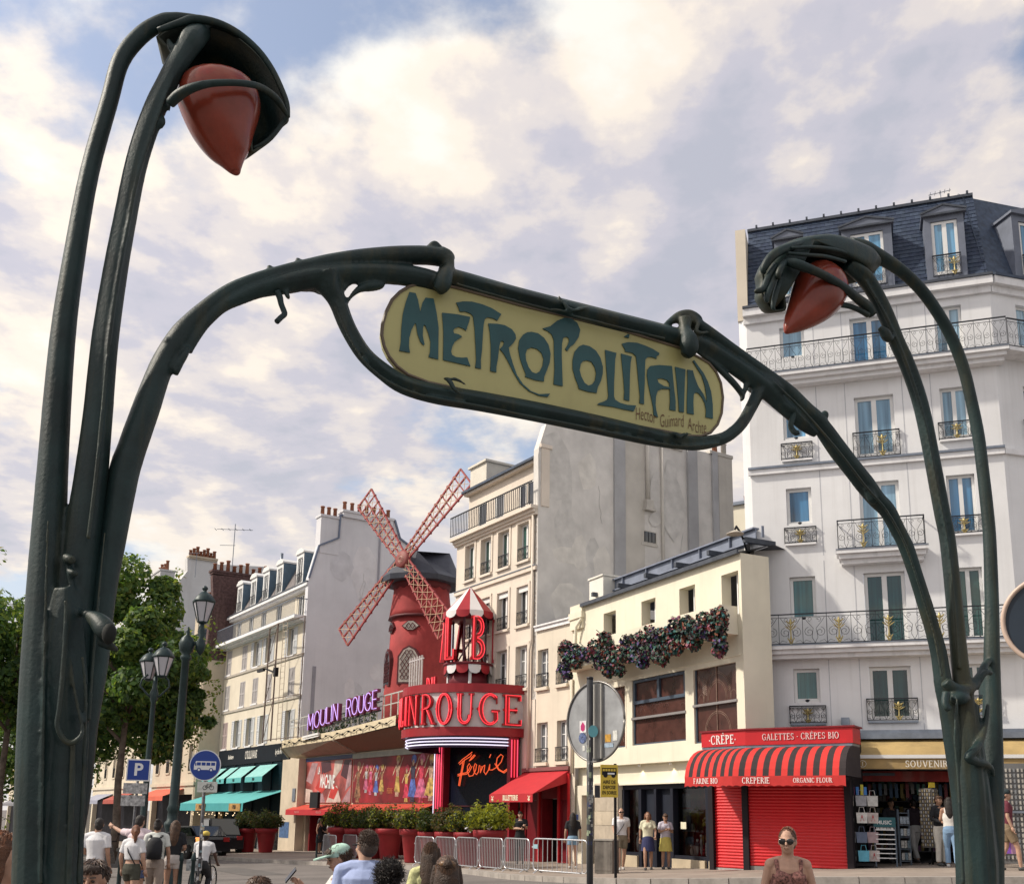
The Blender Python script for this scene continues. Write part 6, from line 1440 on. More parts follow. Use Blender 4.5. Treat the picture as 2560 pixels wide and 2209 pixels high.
def far_row():
    brown = pm('brown_brick', (.105,.060,.058), .95, var=.35, vs=6, bump=.3, bs=30, stain=.3, scol=(.22,.15,.13)); cr = pm('far_cream', (.64,.57,.45), .88, var=.08, vs=.7, stain=.2); st = pm('far_stone', (.56,.48,.37), .88, var=.1, vs=.7, stain=.3); wh = pm('far_white', (.72,.68,.60), .88, var=.06, stain=.2)
    t = far_house('brick_gable_house', 'stone house with a tall bare brown brick gable beside the pub house', -42.5, -31.55, -1.35, -.5, 12.2, 3, 4, st, 2.2, 3, [(-41,-34,3.2,(.60,.12,.07),1.4)], (9.3,))
    g = MB(); pts = [(-1.35,11.8),(-1.15,16.3),(-1.3,17.7),(4.5,17.95),(4.5,11.8)]; n = len(pts)
    g.add([(-31.5,y,z) for y,z in pts]+[(-32.0,y,z) for y,z in pts], [tuple(range(n)), tuple(range(2*n-1,n-1,-1))]+[(i,i+n,(i+1)%n+n,(i+1)%n) for i in range(n)]); g.build('brick_gable', brown, t)
    g = MB(); g.box(-32.0, -31.52, -1.35, 4.5, -.9, 11.79); g.build('side_wall', st, t)
    chimneys(t, -32.2, -1.3, 17.8, .7, 5.5, .15, 12, brown, 'y'); chimneys(t, -36.5, -.8, 14.2, .8, 1.6, 2.4, 3, st, 'y'); 
    far_house('white_gable_house', 'tall pale house with a high white gable crowned by chimney pots', -62, -43.6, -1.5, -.7, 15.2, 4, 6, cr, 3.0, 4, [(-60,-54,3.0,(.30,.31,.38),1.2), (-52,-47,3.0,(.34,.07,.05),1.2)], (8.5,))
    t = bpy.data.objects['white_gable_house']
    g = MB(); pts = [(-1.5,10),(-1.2,18.2),(.25,20.5),(.15,21.6),(2.6,21.7),(2.6,21.4),(7.5,21.9),(7.5,10)]; n = len(pts)
    g.add([(-43.55,y,z) for y,z in pts]+[(-44.2,y,z) for y,z in pts], [tuple(range(n)), tuple(range(2*n-1,n-1,-1))]+[(i,i+n,(i+1)%n+n,(i+1)%n) for i in range(n)]); g.build('white_gable', pm('far_gable_white', (.60,.60,.60), .9, var=.08, vs=.5, stain=.2), t)
    chimneys(t, -44.1, .3, 21.55, .7, 2.2, .12, 8, st, 'y'); chimneys(t, -52, -.6, 18.2, 3.4, 1.2, 3.2, 6, pm('far_chimney', (.50,.50,.50), .9, var=.1)); 
    far_house('white_shop_house', 'white shop house with dark balconies half hidden by the trees', -80, -63, -1.6, -.9, 14.0, 4, 7, wh, 2.6, 4, [(-79,-72,3.0,(.10,.10,.12),1.3), (-71,-65,3.2,(.45,.05,.05),1.0)], (7.0, 11.2))
    far_house('distant_house', 'distant cream house at the far end of the boulevard', -112, -81, -1.6, -1.3, 15.5, 4, 10, cr, 2.6, 5, [(-108,-92,2.8,(.18,.18,.2),1.2)], (8.0,))
    a = thing('television_aerial', 'tall thin television aerial above the brown brick gable', 'aerial', A.w(-33.0, .5, 18.0)); h = 4.0; m = MB()
    m.bar((0,0,0), (0,0,h), .045); m.bar((-1.3,0,h-.4), (1.3,0,h-.45), .03); m.bar((-1.0,0,h-1.6), (.1,0,h-1.6), .03); m.bar((-2.6,0,0), (-2.6,0,1.8), .03); m.bar((-3.2,0,1.75), (-2.5,0,1.8), .03)
    for i in range(6): m.bar((-1.4+i*.5,-.25,h-.42), (-1.4+i*.5,.25,h-.42), .03)
    m.build('rods', zinc, a)
far_row()

# ---------------------------------------------------------------- trees of the boulevard
def gpoint(u, v, off=0.0):
    """where the photograph pixel (u, v) meets the ground"""
    r = ray(u, v); t = 20.0
    for i in range(60):
        p = CAM+r*t; g = ground_z(p.x, p.y)+off; t += (p.z-g)*4.0/max(.02, -r.z*4)*.5 if r.z < -.001 else 0
    p = CAM+r*t; return Vector((p.x, p.y, ground_z(p.x, p.y)+off))
def at(u, v, Y):
    r = ray(u, v); return CAM+r*(Y/r.y)
def tree(label, u, v, Y, rx, rz, n, seed, trunk_u=None, tw=.16):
    rnd = random.Random(seed); c = at(u, v, Y); g = ground_z(c.x, c.y); t = thing('plane_tree', label, 'tree', (c.x, c.y, g), 0, 'trees along the boulevard'); cz = c.z-g
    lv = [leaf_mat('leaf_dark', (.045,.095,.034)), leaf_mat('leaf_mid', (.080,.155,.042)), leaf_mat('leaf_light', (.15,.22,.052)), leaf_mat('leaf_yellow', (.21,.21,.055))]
    m = MB(); m.tube([(0,0,-.2),(.05,0,1.5),(-.06,.05,3.2),(.04,0,cz-rz*.4),(0,0,cz+rz*.3)], [tw*1.35,tw*1.05,tw*.9,tw*.7,.04], 10)
    for i in range(9):
        a = rnd.random()*6.28; z0 = cz-rz*rnd.uniform(.2,.75); L = rx*rnd.uniform(.5,.85); m.tube([(0,0,z0),(cos(a)*L*.5,sin(a)*L*.5,z0+rz*.25),(cos(a)*L,sin(a)*L,z0+rz*rnd.uniform(.3,.7))], [.09,.05,.02], 6)
    m.build('trunk', pm('bark', (.12,.095,.075), .9, var=.35, vs=4, bump=.4, bs=12), t)
    mb = MB()
    blobs = []
    for i in range(34):
        d = Vector((rnd.gauss(0,1), rnd.gauss(0,1), rnd.gauss(0,.9))).normalized()*rnd.uniform(.35, .92); blobs.append((Vector((d.x*rx, d.y*rx, cz+d.z*rz)), rnd.uniform(.20,.36)*rx, d.z))
    for b, r, dz in blobs:
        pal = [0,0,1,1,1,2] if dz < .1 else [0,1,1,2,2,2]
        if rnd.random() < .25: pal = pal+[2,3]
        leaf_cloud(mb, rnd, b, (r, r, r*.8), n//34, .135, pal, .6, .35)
    for i in range(26):  # stray sprigs that break the outline
        d = Vector((rnd.gauss(0,1), rnd.gauss(0,1), rnd.gauss(0,.9))).normalized(); leaf_cloud(mb, rnd, (d.x*rx*1.02, d.y*rx*1.02, cz+d.z*rz*1.02), (.4,.4,.45), 26, .09, [1,2,2,3], .6, .3)
    mb.build('crown', lv, t, None, 'stuff')
tree('large leafy plane tree rising behind the left lamp stems', 40, 1640, 46, 5.0, 4.6, 26000, 41)
tree('leafy plane tree with its crown right of the left metro post', 325, 1665, 44, 3.7, 4.5, 30000, 42)
tree('smaller leafy tree between the metro post and the double lantern', 205, 1740, 50, 4.2, 4.0, 14000, 43)
tree('slender tree with yellowing leaves beside the curved street lamp', 452, 1745, 46, 1.5, 3.0, 9000, 44, tw=.1)

tree('low leafy tree at the far left edge of the view', 12, 1860, 58, 5.2, 4.4, 12000, 45)
# ---------------------------------------------------------------- street furniture
lampgreen = pm('lamp_green', (.016,.034,.036), .45, metal=.2, var=.2, vs=6, bump=.15, bs=20)
def lantern_head(par, loc, s=1.0, lit=False):
    e = bpy.data.objects.new('lantern', None); COL.objects.link(e); e.parent = par; e.location = loc; e.scale = (s,s,s)
    m = MB(); m.lathe([(.06,-.05),(.16,.0),(.17,.03)], 6); m.lathe([(.33,.62),(.36,.64),(.36,.68),(.24,.86),(.13,.95),(.06,.97),(.06,1.02),(.10,1.06),(.08,1.12),(.02,1.17)], 6)
    for i in range(6): a = pi*i/3; m.bar((.16*cos(a),.16*sin(a),.02), (.34*cos(a),.34*sin(a),.63), .025)
    m.build('lantern_frame', lampgreen, e, None, 'stuff')
    g = MB(); g.lathe([(.145,.03),(.315,.62)], 6, smooth=False); g.build('lantern_glass', pm('frosted_glass', (.50,.50,.54), .3, var=.06, spec=.5), e)
    return e
def street_lamp_double():
    b = gpoint(372, 2205, ROAD); Y = 31.0; b = at(345, 2190, Y); gz = ground_z(b.x, b.y)+ROAD; top = at(362, 1690, Y).z-gz
    t = thing('street_lamp', 'old green street lamp with two lanterns in front of the tree', 'street lamp', (b.x, b.y, gz), .3, 'old street lamps')
    H = top; m = MB(); m.lathe([(.26,0),(.26,.5),(.20,.55),(.20,.9),(.15,1.0),(.12,1.2),(.10,1.25),(.085,H*.6),(.07,H-.8),(.11,H-.7),(.13,H-.5),(.07,H-.35),(.06,H)], 12); m.build('pole', lampgreen, t)
    m = MB()
    for sx in (-1, 1): m.tube([(0,0,H-.7),(sx*.2,0,H-.55),(sx*.42,0,H-.3),(sx*.38,0,H-.1),(sx*.22,0,H+.05)], .03, 6)
    m.build('arm', lampgreen, t, None, 'stuff')
    lantern_head(t, (.18,-.1,H+.0), .92); lantern_head(t, (-.22,.25,H-.08), .85)
street_lamp_double()
def street_lamp_curved():
    Y = 23.0; b = at(418, 2205, Y); gz = ground_z(b.x, b.y)+ROAD; t = thing('street_lamp', 'tall green street lamp with one lantern on a curved arm', 'street lamp', (b.x, b.y, gz), 0, 'old street lamps')
    H = at(462, 1640, Y).z-gz; m = MB()
    m.lathe([(.22,0),(.22,.35),(.20,.5),(.17,.55),(.165,1.1),(.20,1.13),(.20,1.2),(.15,1.25),(.13,1.5),(.17,1.6),(.17,1.66),(.12,1.72),(.11,1.9),(.14,1.96),(.105,2.05),(.095,H*.6),(.085,H-.1),(.12,H-.06),(.12,H),(.09,H+.05),(.15,H+.12),(.18,H+.28),(.13,H+.42),(.04,H+.5),(.05,H+.56),(.01,H+.68)], 14); m.build('pole', lampgreen, t)
    l = at(506, 1556, Y)-Vector((b.x, b.y, gz)); m = MB(); m.tube([(.08,0,H+.28),(.25,0,H+.32),(.38,0,H+.55),(l.x-.05,0,l.z-.2),(l.x,0,l.z)], [.06,.05,.05,.05,.06], 8); m.lathe([(.02,-.75),(.10,-.62),(.12,-.5),(.05,-.35),(.09,-.2),(.05,-.1),(.05,.02)], 10, (l.x, 0, l.z)); m.build('arm', lampgreen, t, None, 'stuff')
    lantern_head(t, (l.x, 0, l.z), .74)
street_lamp_curved()

def flat_sign_xf(t): pass
blue = pm('sign_blue', (.012,.045,.26), .35, var=.05); signw = pm('sign_white', (.72,.73,.74), .4, var=.04); signback = pm('sign_back', (.34,.35,.36), .45, metal=.4, var=.2, vs=5, stain=.35)
def bus_sign():
    Y = 22.0; c = at(513, 1912, Y); gz = ground_z(c.x, c.y)+ROAD; t = thing('bus_sign', 'round blue bus sign with bicycle plate on a sticker covered post', 'sign', (c.x, c.y, gz), radians(8)); h = c.z-gz
    m = MB(); m.tube([(.05,.05,0),(.02,.05,h*.5),(0,.05,h+.25)], .035, 8); m.build('post', pm('post_grey', (.10,.10,.11), .5, var=.4, vs=14), t)
    s = MB(); rnd = random.Random(9)
    for i in range(22): z = .3+rnd.random()*1.35; a = rnd.uniform(-2.6,-.6); s.box(.04+.036*cos(a)-.02, .04+.036*cos(a)+.02, .05+.037*sin(a)-.006, .05+.037*sin(a)+.002, z, z+rnd.uniform(.03,.09), rnd.randrange(4))
    st = [pm('sticker_%d' % i, c_, .5, var=.3, vs=40) for i, c_ in enumerate([(.6,.6,.6),(.08,.08,.1),(.3,.45,.5),(.45,.4,.3)])]; s.build('stickers', st, t, None, 'stuff')
    m = MB(); R = .325; q = [(R*cos(2*pi*i/36), h+R*sin(2*pi*i/36)) for i in range(36)]; m.prism(q, -.01, .01); d = m.build('sign_disc', signw, t)
    m = MB(); m.prism([(a*.94, h+(b-h)*.94) for a, b in q], -.014, -.0101); m.build('sign_face', blue, d)
    b = MB(); pic = [(-.225,-.095),(.225,-.095),(.225,.085),(-.19,.085),(-.225,.0)]; b.prism([(x, h+z) for x, z in pic], -.018, -.0141)
    b.build('bus_symbol', signw, d); w = MB()
    for i in range(4): w.box(-.17+i*.098, -.09+i*.098, -.0205, -.0181, h-.005, h+.06)
    w.box(-.205, -.18, -.0205, -.0181, h-.01, h+.045)
    for x in (-.12, .13): w.prism([(x+.042*cos(2*pi*i/14), h-.095+.042*sin(2*pi*i/14)) for i in range(14)], -.0215, -.0182)
    w.build('bus_windows', blue, d, None, 'stuff'); w = MB()
    for x in (-.12, .13): w.prism([(x+.024*cos(2*pi*i/12), h-.095+.024*sin(2*pi*i/12)) for i in range(12)], -.0235, -.0216)
    w.build('bus_wheel', signw, d, None, 'stuff')
    m = MB(); m.box(-.13, .28, -.008, .008, h-.56, h-.34); p = m.build('plate', pm('plate_white', (.58,.60,.56), .5, var=.15, vs=8), t); g = MB()
    for x in (.03, .17): g.tube([(x+.042*cos(2*pi*i/14), -.011, h-.465+.042*sin(2*pi*i/14)) for i in range(15)], .005, 4, smooth=False)
    for a, b_ in (((.03,-.465),(.07,-.40)), ((.07,-.40),(.15,-.40)), ((.15,-.40),(.10,-.465)), ((.10,-.465),(.07,-.40)), ((.17,-.465),(.145,-.385)), ((.145,-.385),(.17,-.38)), ((.06,-.385),(.08,-.385)), ((.03,-.465),(.10,-.465))): g.bar((a[0],-.012,h+a[1]), (b_[0],-.012,h+b_[1]), .007)
    g.build('bicycle_symbol', black_paint, p, None, 'stuff')
bus_sign()
def parking_sign():
    Y = 26.0; c = at(346, 1924, Y); gz = ground_z(c.x, c.y)+ROAD; t = thing('parking_sign', 'square blue parking sign above two grey plates', 'sign', (c.x, c.y, gz), radians(14)); h = c.z-gz
    MB().tube([(0,.05,0),(0,.05,h+.2)], .035, 8).build('post', MATS['post_grey'], t)
    m = MB(); m.box(-.28, .28, -.01, .01, h-.27, h+.27); d = m.build('sign_square', signw, t); MB().box(-.25, .25, -.014, -.0101, h-.24, h+.24).build('sign_face', blue, d)
    tx = text_mb('P', .42, 0, 1.0, 0, True, .012); tx.build('lettering', signw, d, None, 'stuff', (0, -.017, h))
    for z0, z1, xo in ((h-.58, h-.32, -.02), (h-.88, h-.62, -.05)): MB().box(-.30+xo, .27+xo, -.008, .008, z0, z1).build('plate', pm('plate_grimy', (.42,.42,.42), .5, var=.45, vs=12, stain=.5), t)
parking_sign()
def round_sign_back():
    Y = 9.4; c = at(1489, 1801, Y); gz = ground_z(c.x, c.y)+ROAD; s = pix_scale(c); R = 100*s
    pb = at(1475, 1801, Y); t = thing('round_sign', 'back of a round road sign with stickers on a dark post', 'sign', (pb.x, pb.y, gz)); h = c.z-gz; top = at(1471, 1697, Y).z-gz
    m = MB(); m.tube([(0,0,-.2),(0,0,top)], .029, 12); m.build('post', pm('post_black', (.02,.021,.025), .45, var=.3, vs=10), t)
    MB().lathe([(.031,0),(.031,.02),(.01,.024)], 12, (0,0,top)).build('post_cap', pm('post_black', (.02,.02,.02)), t)
    e = thing('sign_disc', None, None, (.055,.06,h), radians(-49)); e.parent = t
    m = MB(); q = [(R*cos(2*pi*i/48), R*sin(2*pi*i/48)) for i in range(48)]; m.prism(q, 0, .006); m.build('disc_back', signback, e)
    m = MB(); m.tube([(x,-.004,z) for x, z in q]+[(q[0][0],-.004,q[0][1])], .011, 6); m.build('disc_rim', pm('rim_metal', (.22,.21,.20), .4, metal=.6, var=.2), e)
    MB().box(-.035, .10, -.028, -.001, -R*.93, R*.93).build('channel', pm('channel_grey', (.42,.41,.38), .45, metal=.4, var=.15, stain=.3), e)
    for (x, z, w, hh, c_, k) in ((-.16,-.04,.085,.11,(.75,.72,.74),'a'), (.16,-.16,.07,.07,(.55,.30,.05),'b'), (.25,-.14,.055,.09,(.65,.66,.62),'c'), (.17,-.225,.11,.035,(.35,.45,.55),'d'), (-.15,-.24,.03,.05,(.65,.66,.62),'e'), (-.09,-.24,.03,.05,(.5,.48,.15),'f')):
        MB().box(x-w/2, x+w/2, -.004, -.001, z-hh/2, z+hh/2).build('sticker', pm('sticker_'+k, c_, .5, var=.2, vs=30), e)
    MB().prism([(-.16,.005),(-.132,-.03),(-.135,-.07),(-.16,-.085),(-.185,-.07),(-.188,-.03)], -.0055, -.0041).build('sticker', pm('sticker_magenta', (.45,.02,.14), .5), e)
    MB().prism([(-.165+.05*cos(2*pi*i/16), -.145+.05*sin(2*pi*i/16)) for i in range(16)], -.004, -.001).build('sticker', pm('sticker_blue', (.10,.14,.28), .5, var=.8, vs=60), e)
    s2 = MB(); rnd = random.Random(12)
    for i in range(46):
        z = top-.22-.95*rnd.random()**.8-(.32); a = rnd.uniform(-2.9,-.3); w = rnd.uniform(.008,.018); hh = rnd.uniform(.012,.055)
        vs = []
        for aa in (a-w/.03, a+w/.03): vs.append((.0302*cos(aa)+0, .0302*sin(aa)))
        s2.add([(vs[0][0],vs[0][1],z),(vs[1][0],vs[1][1],z),(vs[1][0],vs[1][1],z+hh),(vs[0][0],vs[0][1],z+hh)], [(0,1,2,3)], rnd.randrange(6))
    s2.build('post_stickers', [pm('ps_white', (.6,.6,.58), .5, var=.5, vs=60), pm('ps_black', (.03,.03,.035), .5), pm('ps_green', (.42,.5,.33), .5, var=.3, vs=50), pm('ps_grey', (.3,.3,.3), .5, var=.6, vs=60), pm('ps_navy', (.03,.04,.16), .5), pm('ps_paper', (.5,.48,.42), .5, var=.4, vs=50)], t, None, 'stuff')
    m = MB(); m.prism([(.026+.045*cos(2*pi*i/18), top-.48+.055*sin(2*pi*i/18)) for i in range(18)], -.035, -.032); m.build('sticker', pm('sticker_teal', (.12,.35,.40), .5), t)
round_sign_back()
def round_sign_right():
    Y = 6.6; c = at(2631, 1550, Y); gz = ground_z(c.x, c.y)+ROAD; s = pix_scale(c); R = 112*s; t = thing('round_sign', 'dark round sign with beige rim cut off by the right edge', 'sign', (c.x, c.y, gz), radians(-32)); h = c.z-gz
    q = [(R*cos(2*pi*i/48), h+R*sin(2*pi*i/48)) for i in range(48)]; m = MB(); m.prism(q, -.004, .004); d = m.build('sign_disc', pm('sign_dark', (.02,.03,.045), .3, var=.2), t)
    m = MB(); m.tube([(x,-.008,z) for x, z in q]+[(q[0][0],-.008,q[0][1])], .016, 8); m.build('disc_rim', pm('rim_beige', (.55,.42,.34), .4, var=.15), d); MB().tube([(.05,.05,0),(.05,.05,h+R*.8)], .03, 10).build('post', MATS['post_black'], t)
round_sign_right()
def drop_off_sign():
    Y = 25.5; c = at(1523, 1951, Y); gz = ground_z(c.x, c.y); s = pix_scale(c); t = thing('drop_off_sign', 'yellow coach drop-off sign on a thin post beside the grey box', 'sign', (c.x, c.y, gz), radians(6)); h = c.z-gz; w, hh = 44*s, 80*s
    MB().bar((.16,.05,0), (.16,.05,h+hh/2+.03), .06).build('post', black_paint, t)
    m = MB(); m.box(-w/2, w/2, -.012, .012, h-hh/2, h+hh/2); d = m.build('sign_panel', pm('sign_yellow', (.62,.44,.05), .5, var=.10, vs=6), t)
    b = MB(); zt = h+hh/2; b.box(-w*.42, w*.42, -.016, -.0121, zt-.32*hh, zt-.10*hh)
    for x in (-.22, .24): b.prism([(x*w+.055*cos(2*pi*i/12), zt-.33*hh+.055*sin(2*pi*i/12)) for i in range(12)], -.018, -.0122)
    b.build('coach_symbol', black_paint, d, None, 'stuff'); b = MB()
    for i in range(5): b.box(-w*.38+i*w*.155, -w*.26+i*w*.155, -.0195, -.0165, zt-.2*hh, zt-.13*hh)
    b.build('coach_windows', pm('sign_yellow', (.6,.45,.05)), d, None, 'stuff'); b = MB(); b.box(-w*.1, w*.3, -.0215, -.0196, zt-.30*hh, zt-.25*hh); b.build('white_scrape', signw, d, None, 'stuff')
    for i, tx in enumerate(('AIRE DE', 'DEPOSE', 'EN SOIREE')):
        q = text_mb(tx, .115, 0, .78 if i < 2 else .66, 0, True, .003); q.build('lettering', black_paint, d, None, 'stuff', (0, -.0165, h-.04*hh-.16*i*hh*1.02))
    MB().box(-w*.82, -w*.52, .02, .035, h-hh*.52, h-hh*.14).build('black_plate', pm('plate_black', (.03,.03,.04), .5, var=.3), t)
drop_off_sign()
def grey_box():
    p = gpoint(1517, 2182, .0); t = thing('utility_box', 'weathered grey metal box standing on the pavement by the pier', 'box', tuple(p), radians(-30)); gm = pm('box_grey', (.13,.115,.10), .7, var=.3, vs=3, stain=.5)
    MB().box(-.26, .26, -.22, .22, 0, .86).build('cabinet', gm, t); MB().box(-.28, .28, -.24, .24, .861, .90).build('lid', pm('box_lid', (.30,.28,.25), .6), t); MB().box(-.22, .22, -.228, -.2201, .08, .8).build('door', gm, t)
grey_box()

def barrier(label, a, b, nb):
    a = Vector(a); b = Vector(b); d = b-a; L = Vector((d.x, d.y, 0)).length; t = thing('crowd_barrier', label, 'barrier', tuple(a), atan2(d.y, d.x), 'steel crowd barriers along the kerb'); tilt = (b.z-a.z)/L
    r = .12; z0, z1 = .20, 1.08; m = MB(); P = []
    for cx, cz, a0 in ((L-r, z1-r, 90), (L-r, z0+r, 0), (r, z0+r, -90), (r, z1-r, -180)): P += [(cx+r*cos(radians(a0-22.5*k)), 0, cz+r*sin(radians(a0-22.5*k))) for k in range(5)]
    P.append(P[0]); m.tube(P, .021, 6, caps=False); m.build('frame', steel, t)
    bm_ = wbox(-.008, .008, -.008, .008, z0+.015, z1-.015).mesh('bar', steel)
    for i in range(1, nb+1): put('bar', bm_, t, (L*i/(nb+1), 0, 0))
    for x in (.22, L-.22):
        m = MB(); m.tube([(x-.05,-.36,.0),(x,-.03,z0+.02),(x+.05,.36,.0)], .018, 6); m.build('foot', steel, t)
    m = MB(); m.box(-.05, .02, -.02, .02, .82, .87); m.box(-.05, .02, -.02, .02, .36, .41); m.build('hook', steel, t, None, 'stuff')
    return t
def barriers():
    p0, p1 = at(1036, 2165, 36.8), at(1326, 2184, 30.6)
    for p in (p0, p1): p.z = ground_z(p.x, p.y)+ROAD
    names = ('steel crowd barrier furthest left in the row before the red pots', 'steel crowd barrier second from left behind the brown haired woman', 'steel crowd barrier in the middle of the row before the red pots', 'steel crowd barrier in front of the largest yellow green shrub', 'steel crowd barrier in front of the man in black')
    for i in range(5):
        a = p0.lerp(p1, (i+.02)/5); b = p0.lerp(p1, (i+.95)/5); b = a+(b-a)*1.0; barrier(names[i], a, b, 13)
    a = at(1333, 2186, 30.2); b = at(1468, 2196, 28.6)
    for p in (a, b): p.z = ground_z(p.x, p.y)+ROAD
    t = barrier('wide steel crowd barrier with a pale blue tag beside the dark post', a, b, 10); MB().box(.03, .20, -.03, -.022, .80, .92).build('tag', pm('tag_blue', (.30,.48,.55), .5), t)
    for k, (u0, u1, nm) in enumerate(((806, 838, 'folded steel barrier leaning left of the first red pots'), (856, 890, 'folded steel barrier leaning right of the first red pots'))):
        a = at(u0, 2150, 44.5); b = at(u1, 2152, 43.2)
        for p in (a, b): p.z = ground_z(p.x, p.y)+ROAD
        barrier(nm, a, b, 15)
barriers()

# ---------------------------------------------------------------- red pots with shrubs
def pot(label, u, Y, s, hp, shrub, seed, v=None):
    rnd = random.Random(seed); p = at(u, 2150, Y); p.z = ground_z(p.x, p.y); t = thing('red_planter', label, 'planter', tuple(p), rnd.random(), 'red pots with shrubs')
    pr = pm('pot_red', (.27,.016,.022), .55, var=.12, vs=3, stain=.2, scol=(.16,.02,.02)); R = .52*s
    MB().lathe([(R*.62,0),(R*.66,.05),(R*.90,hp*.80),(R*.93,hp*.81),(R*1.06,hp*.82),(R*1.10,hp*.98),(R*1.06,hp),(R*.95,hp),(R*.9,hp*.9)], 22).build('pot', pr, t)
    lv = [leaf_mat('shrub_dark', (.030,.050,.018)), leaf_mat('shrub_mid', (.06,.085,.02)), leaf_mat('shrub_lime', (.24,.27,.03)), leaf_mat('shrub_brown', (.10,.075,.03))]
    pal = {'dark': [0,0,1,1,3], 'mix': [0,1,1,2,3], 'lime': [2,2,2,1], 'brown': [0,1,3,3]}[shrub]; mb = MB(); H = 1.15*s
    for i in range(30):
        a = rnd.random()*6.28; rr = R*1.35*sqrt(rnd.random()); h = H*rnd.uniform(.45, 1.0)*(1-.35*(rr/(R*1.35))**2); leaf_cloud(mb, rnd, (cos(a)*rr, sin(a)*rr, hp+h*.52), (.24*s,.24*s,h*.5), 95, .062, pal, .45, .2)
        mb.bar((cos(a)*rr*.4, sin(a)*rr*.4, hp-.05), (cos(a)*rr, sin(a)*rr, hp+h*.8), .012, m=0)
    if shrub in ('lime', 'brown', 'mix') and seed % 2:
        wf = len(lv); lv = lv+[pm('petal_white', (.62,.60,.62), .6, var=.1)]
        for i in range(3): a = -1.2+i*.8; leaf_cloud(mb, rnd, (R*cos(a-.6)*.9, R*sin(a-.6)*.9, hp+.14), (.16,.14,.13), 26, .045, [wf,wf,0], .8, .4)
    mb.build('shrub', lv, t, None, 'stuff'); return t
for a in (('large red pot with a bright lime green shrub beside the ticket office', 1224, 33.4, .98, 1.18, 'lime', 1), ('red pot with lime tipped shrub second from right in the row', 1172, 35.0, .95, 1.1, 'mix', 3), ('red pot with a low brownish shrub and white flowers', 1122, 36.5, .93, 1.1, 'brown', 5), ('red pot with a dark bushy shrub left of the brownish one', 1078, 37.8, .93, 1.1, 'dark', 6), ('red pot with a dark green shrub behind the left end of the barrier row', 1034, 38.6, 1.0, 1.2, 'mix', 8),
          ('red pot with a sprawling shrub behind the man with the backpack', 972, 42.0, 1.05, 1.2, 'mix', 10), ('red pot with dark shrub left of the man with the backpack', 928, 43.2, 1.08, 1.2, 'dark', 12), ('red pot with wide shrub third from left by the long awning', 893, 44.4, 1.05, 1.2, 'mix', 14), ('red pot with a tall lime tipped shrub below the loudspeaker', 852, 45.4, 1.15, 1.25, 'mix', 16), ('red pot with a shrub in front of the black pub', 615, 54.5, 1.0, 1.2, 'dark', 18), ('red pot with a bushy shrub at the right end of the pub', 662, 53.6, 1.0, 1.2, 'dark', 20)): pot(*a)

# ---------------------------------------------------------------- bollards, litter, vehicles
def bollard(label, u, Y, h=1.05, v=None):
    p = at(u, 2190, Y); p.z = ground_z(p.x, p.y)+ROAD; t = thing('bollard', label, 'bollard', tuple(p), 0, 'dark iron bollards'); MB().lathe([(.07,0),(.07,.12),(.045,.16),(.040,h-.16),(.055,h-.14),(.055,h-.1),(.045,h-.06),(.03,h),(.01,h+.02)], 10).build('shaft', lampgreen, t); MB().lathe([(.0655,.02),(.075,.03),(.075,.06),(.0655,.07)], 10).build('base_ring', lampgreen, t)
bollard('dark bollard right of the curved street lamp', 450, 21.5); bollard('dark bollard left of the cyclist', 481, 21.3); bollard('dark bollard behind the boy at the bottom left', 298, 20.5, 1.1); bollard('thin dark bollard by the woman near the stacked barriers', 788, 44, 1.1)
t = thing('litter', 'scrap of white paper lying by the kerb', 'litter', tuple(gpoint(1662, 2197, ROAD)+Vector((0,0,.01)))); m = MB(); m.add([(-.1,-.05,0),(.08,-.06,.03),(.1,.06,0),(-.06,.05,.05)], [(0,1,2),(0,2,3)]); m.build('paper_scrap', signw, t)
t = thing('litter', 'crumpled pale paper lying in the road by the pub', 'litter', tuple(gpoint(623, 2133, ROAD)+Vector((0,0,.02)))); m = MB(); m.add([(-.3,-.1,0),(.2,-.15,.06),(.3,.1,0),(-.2,.12,.09)], [(0,1,2),(0,2,3)]); m.build('paper_scrap', signw, t)

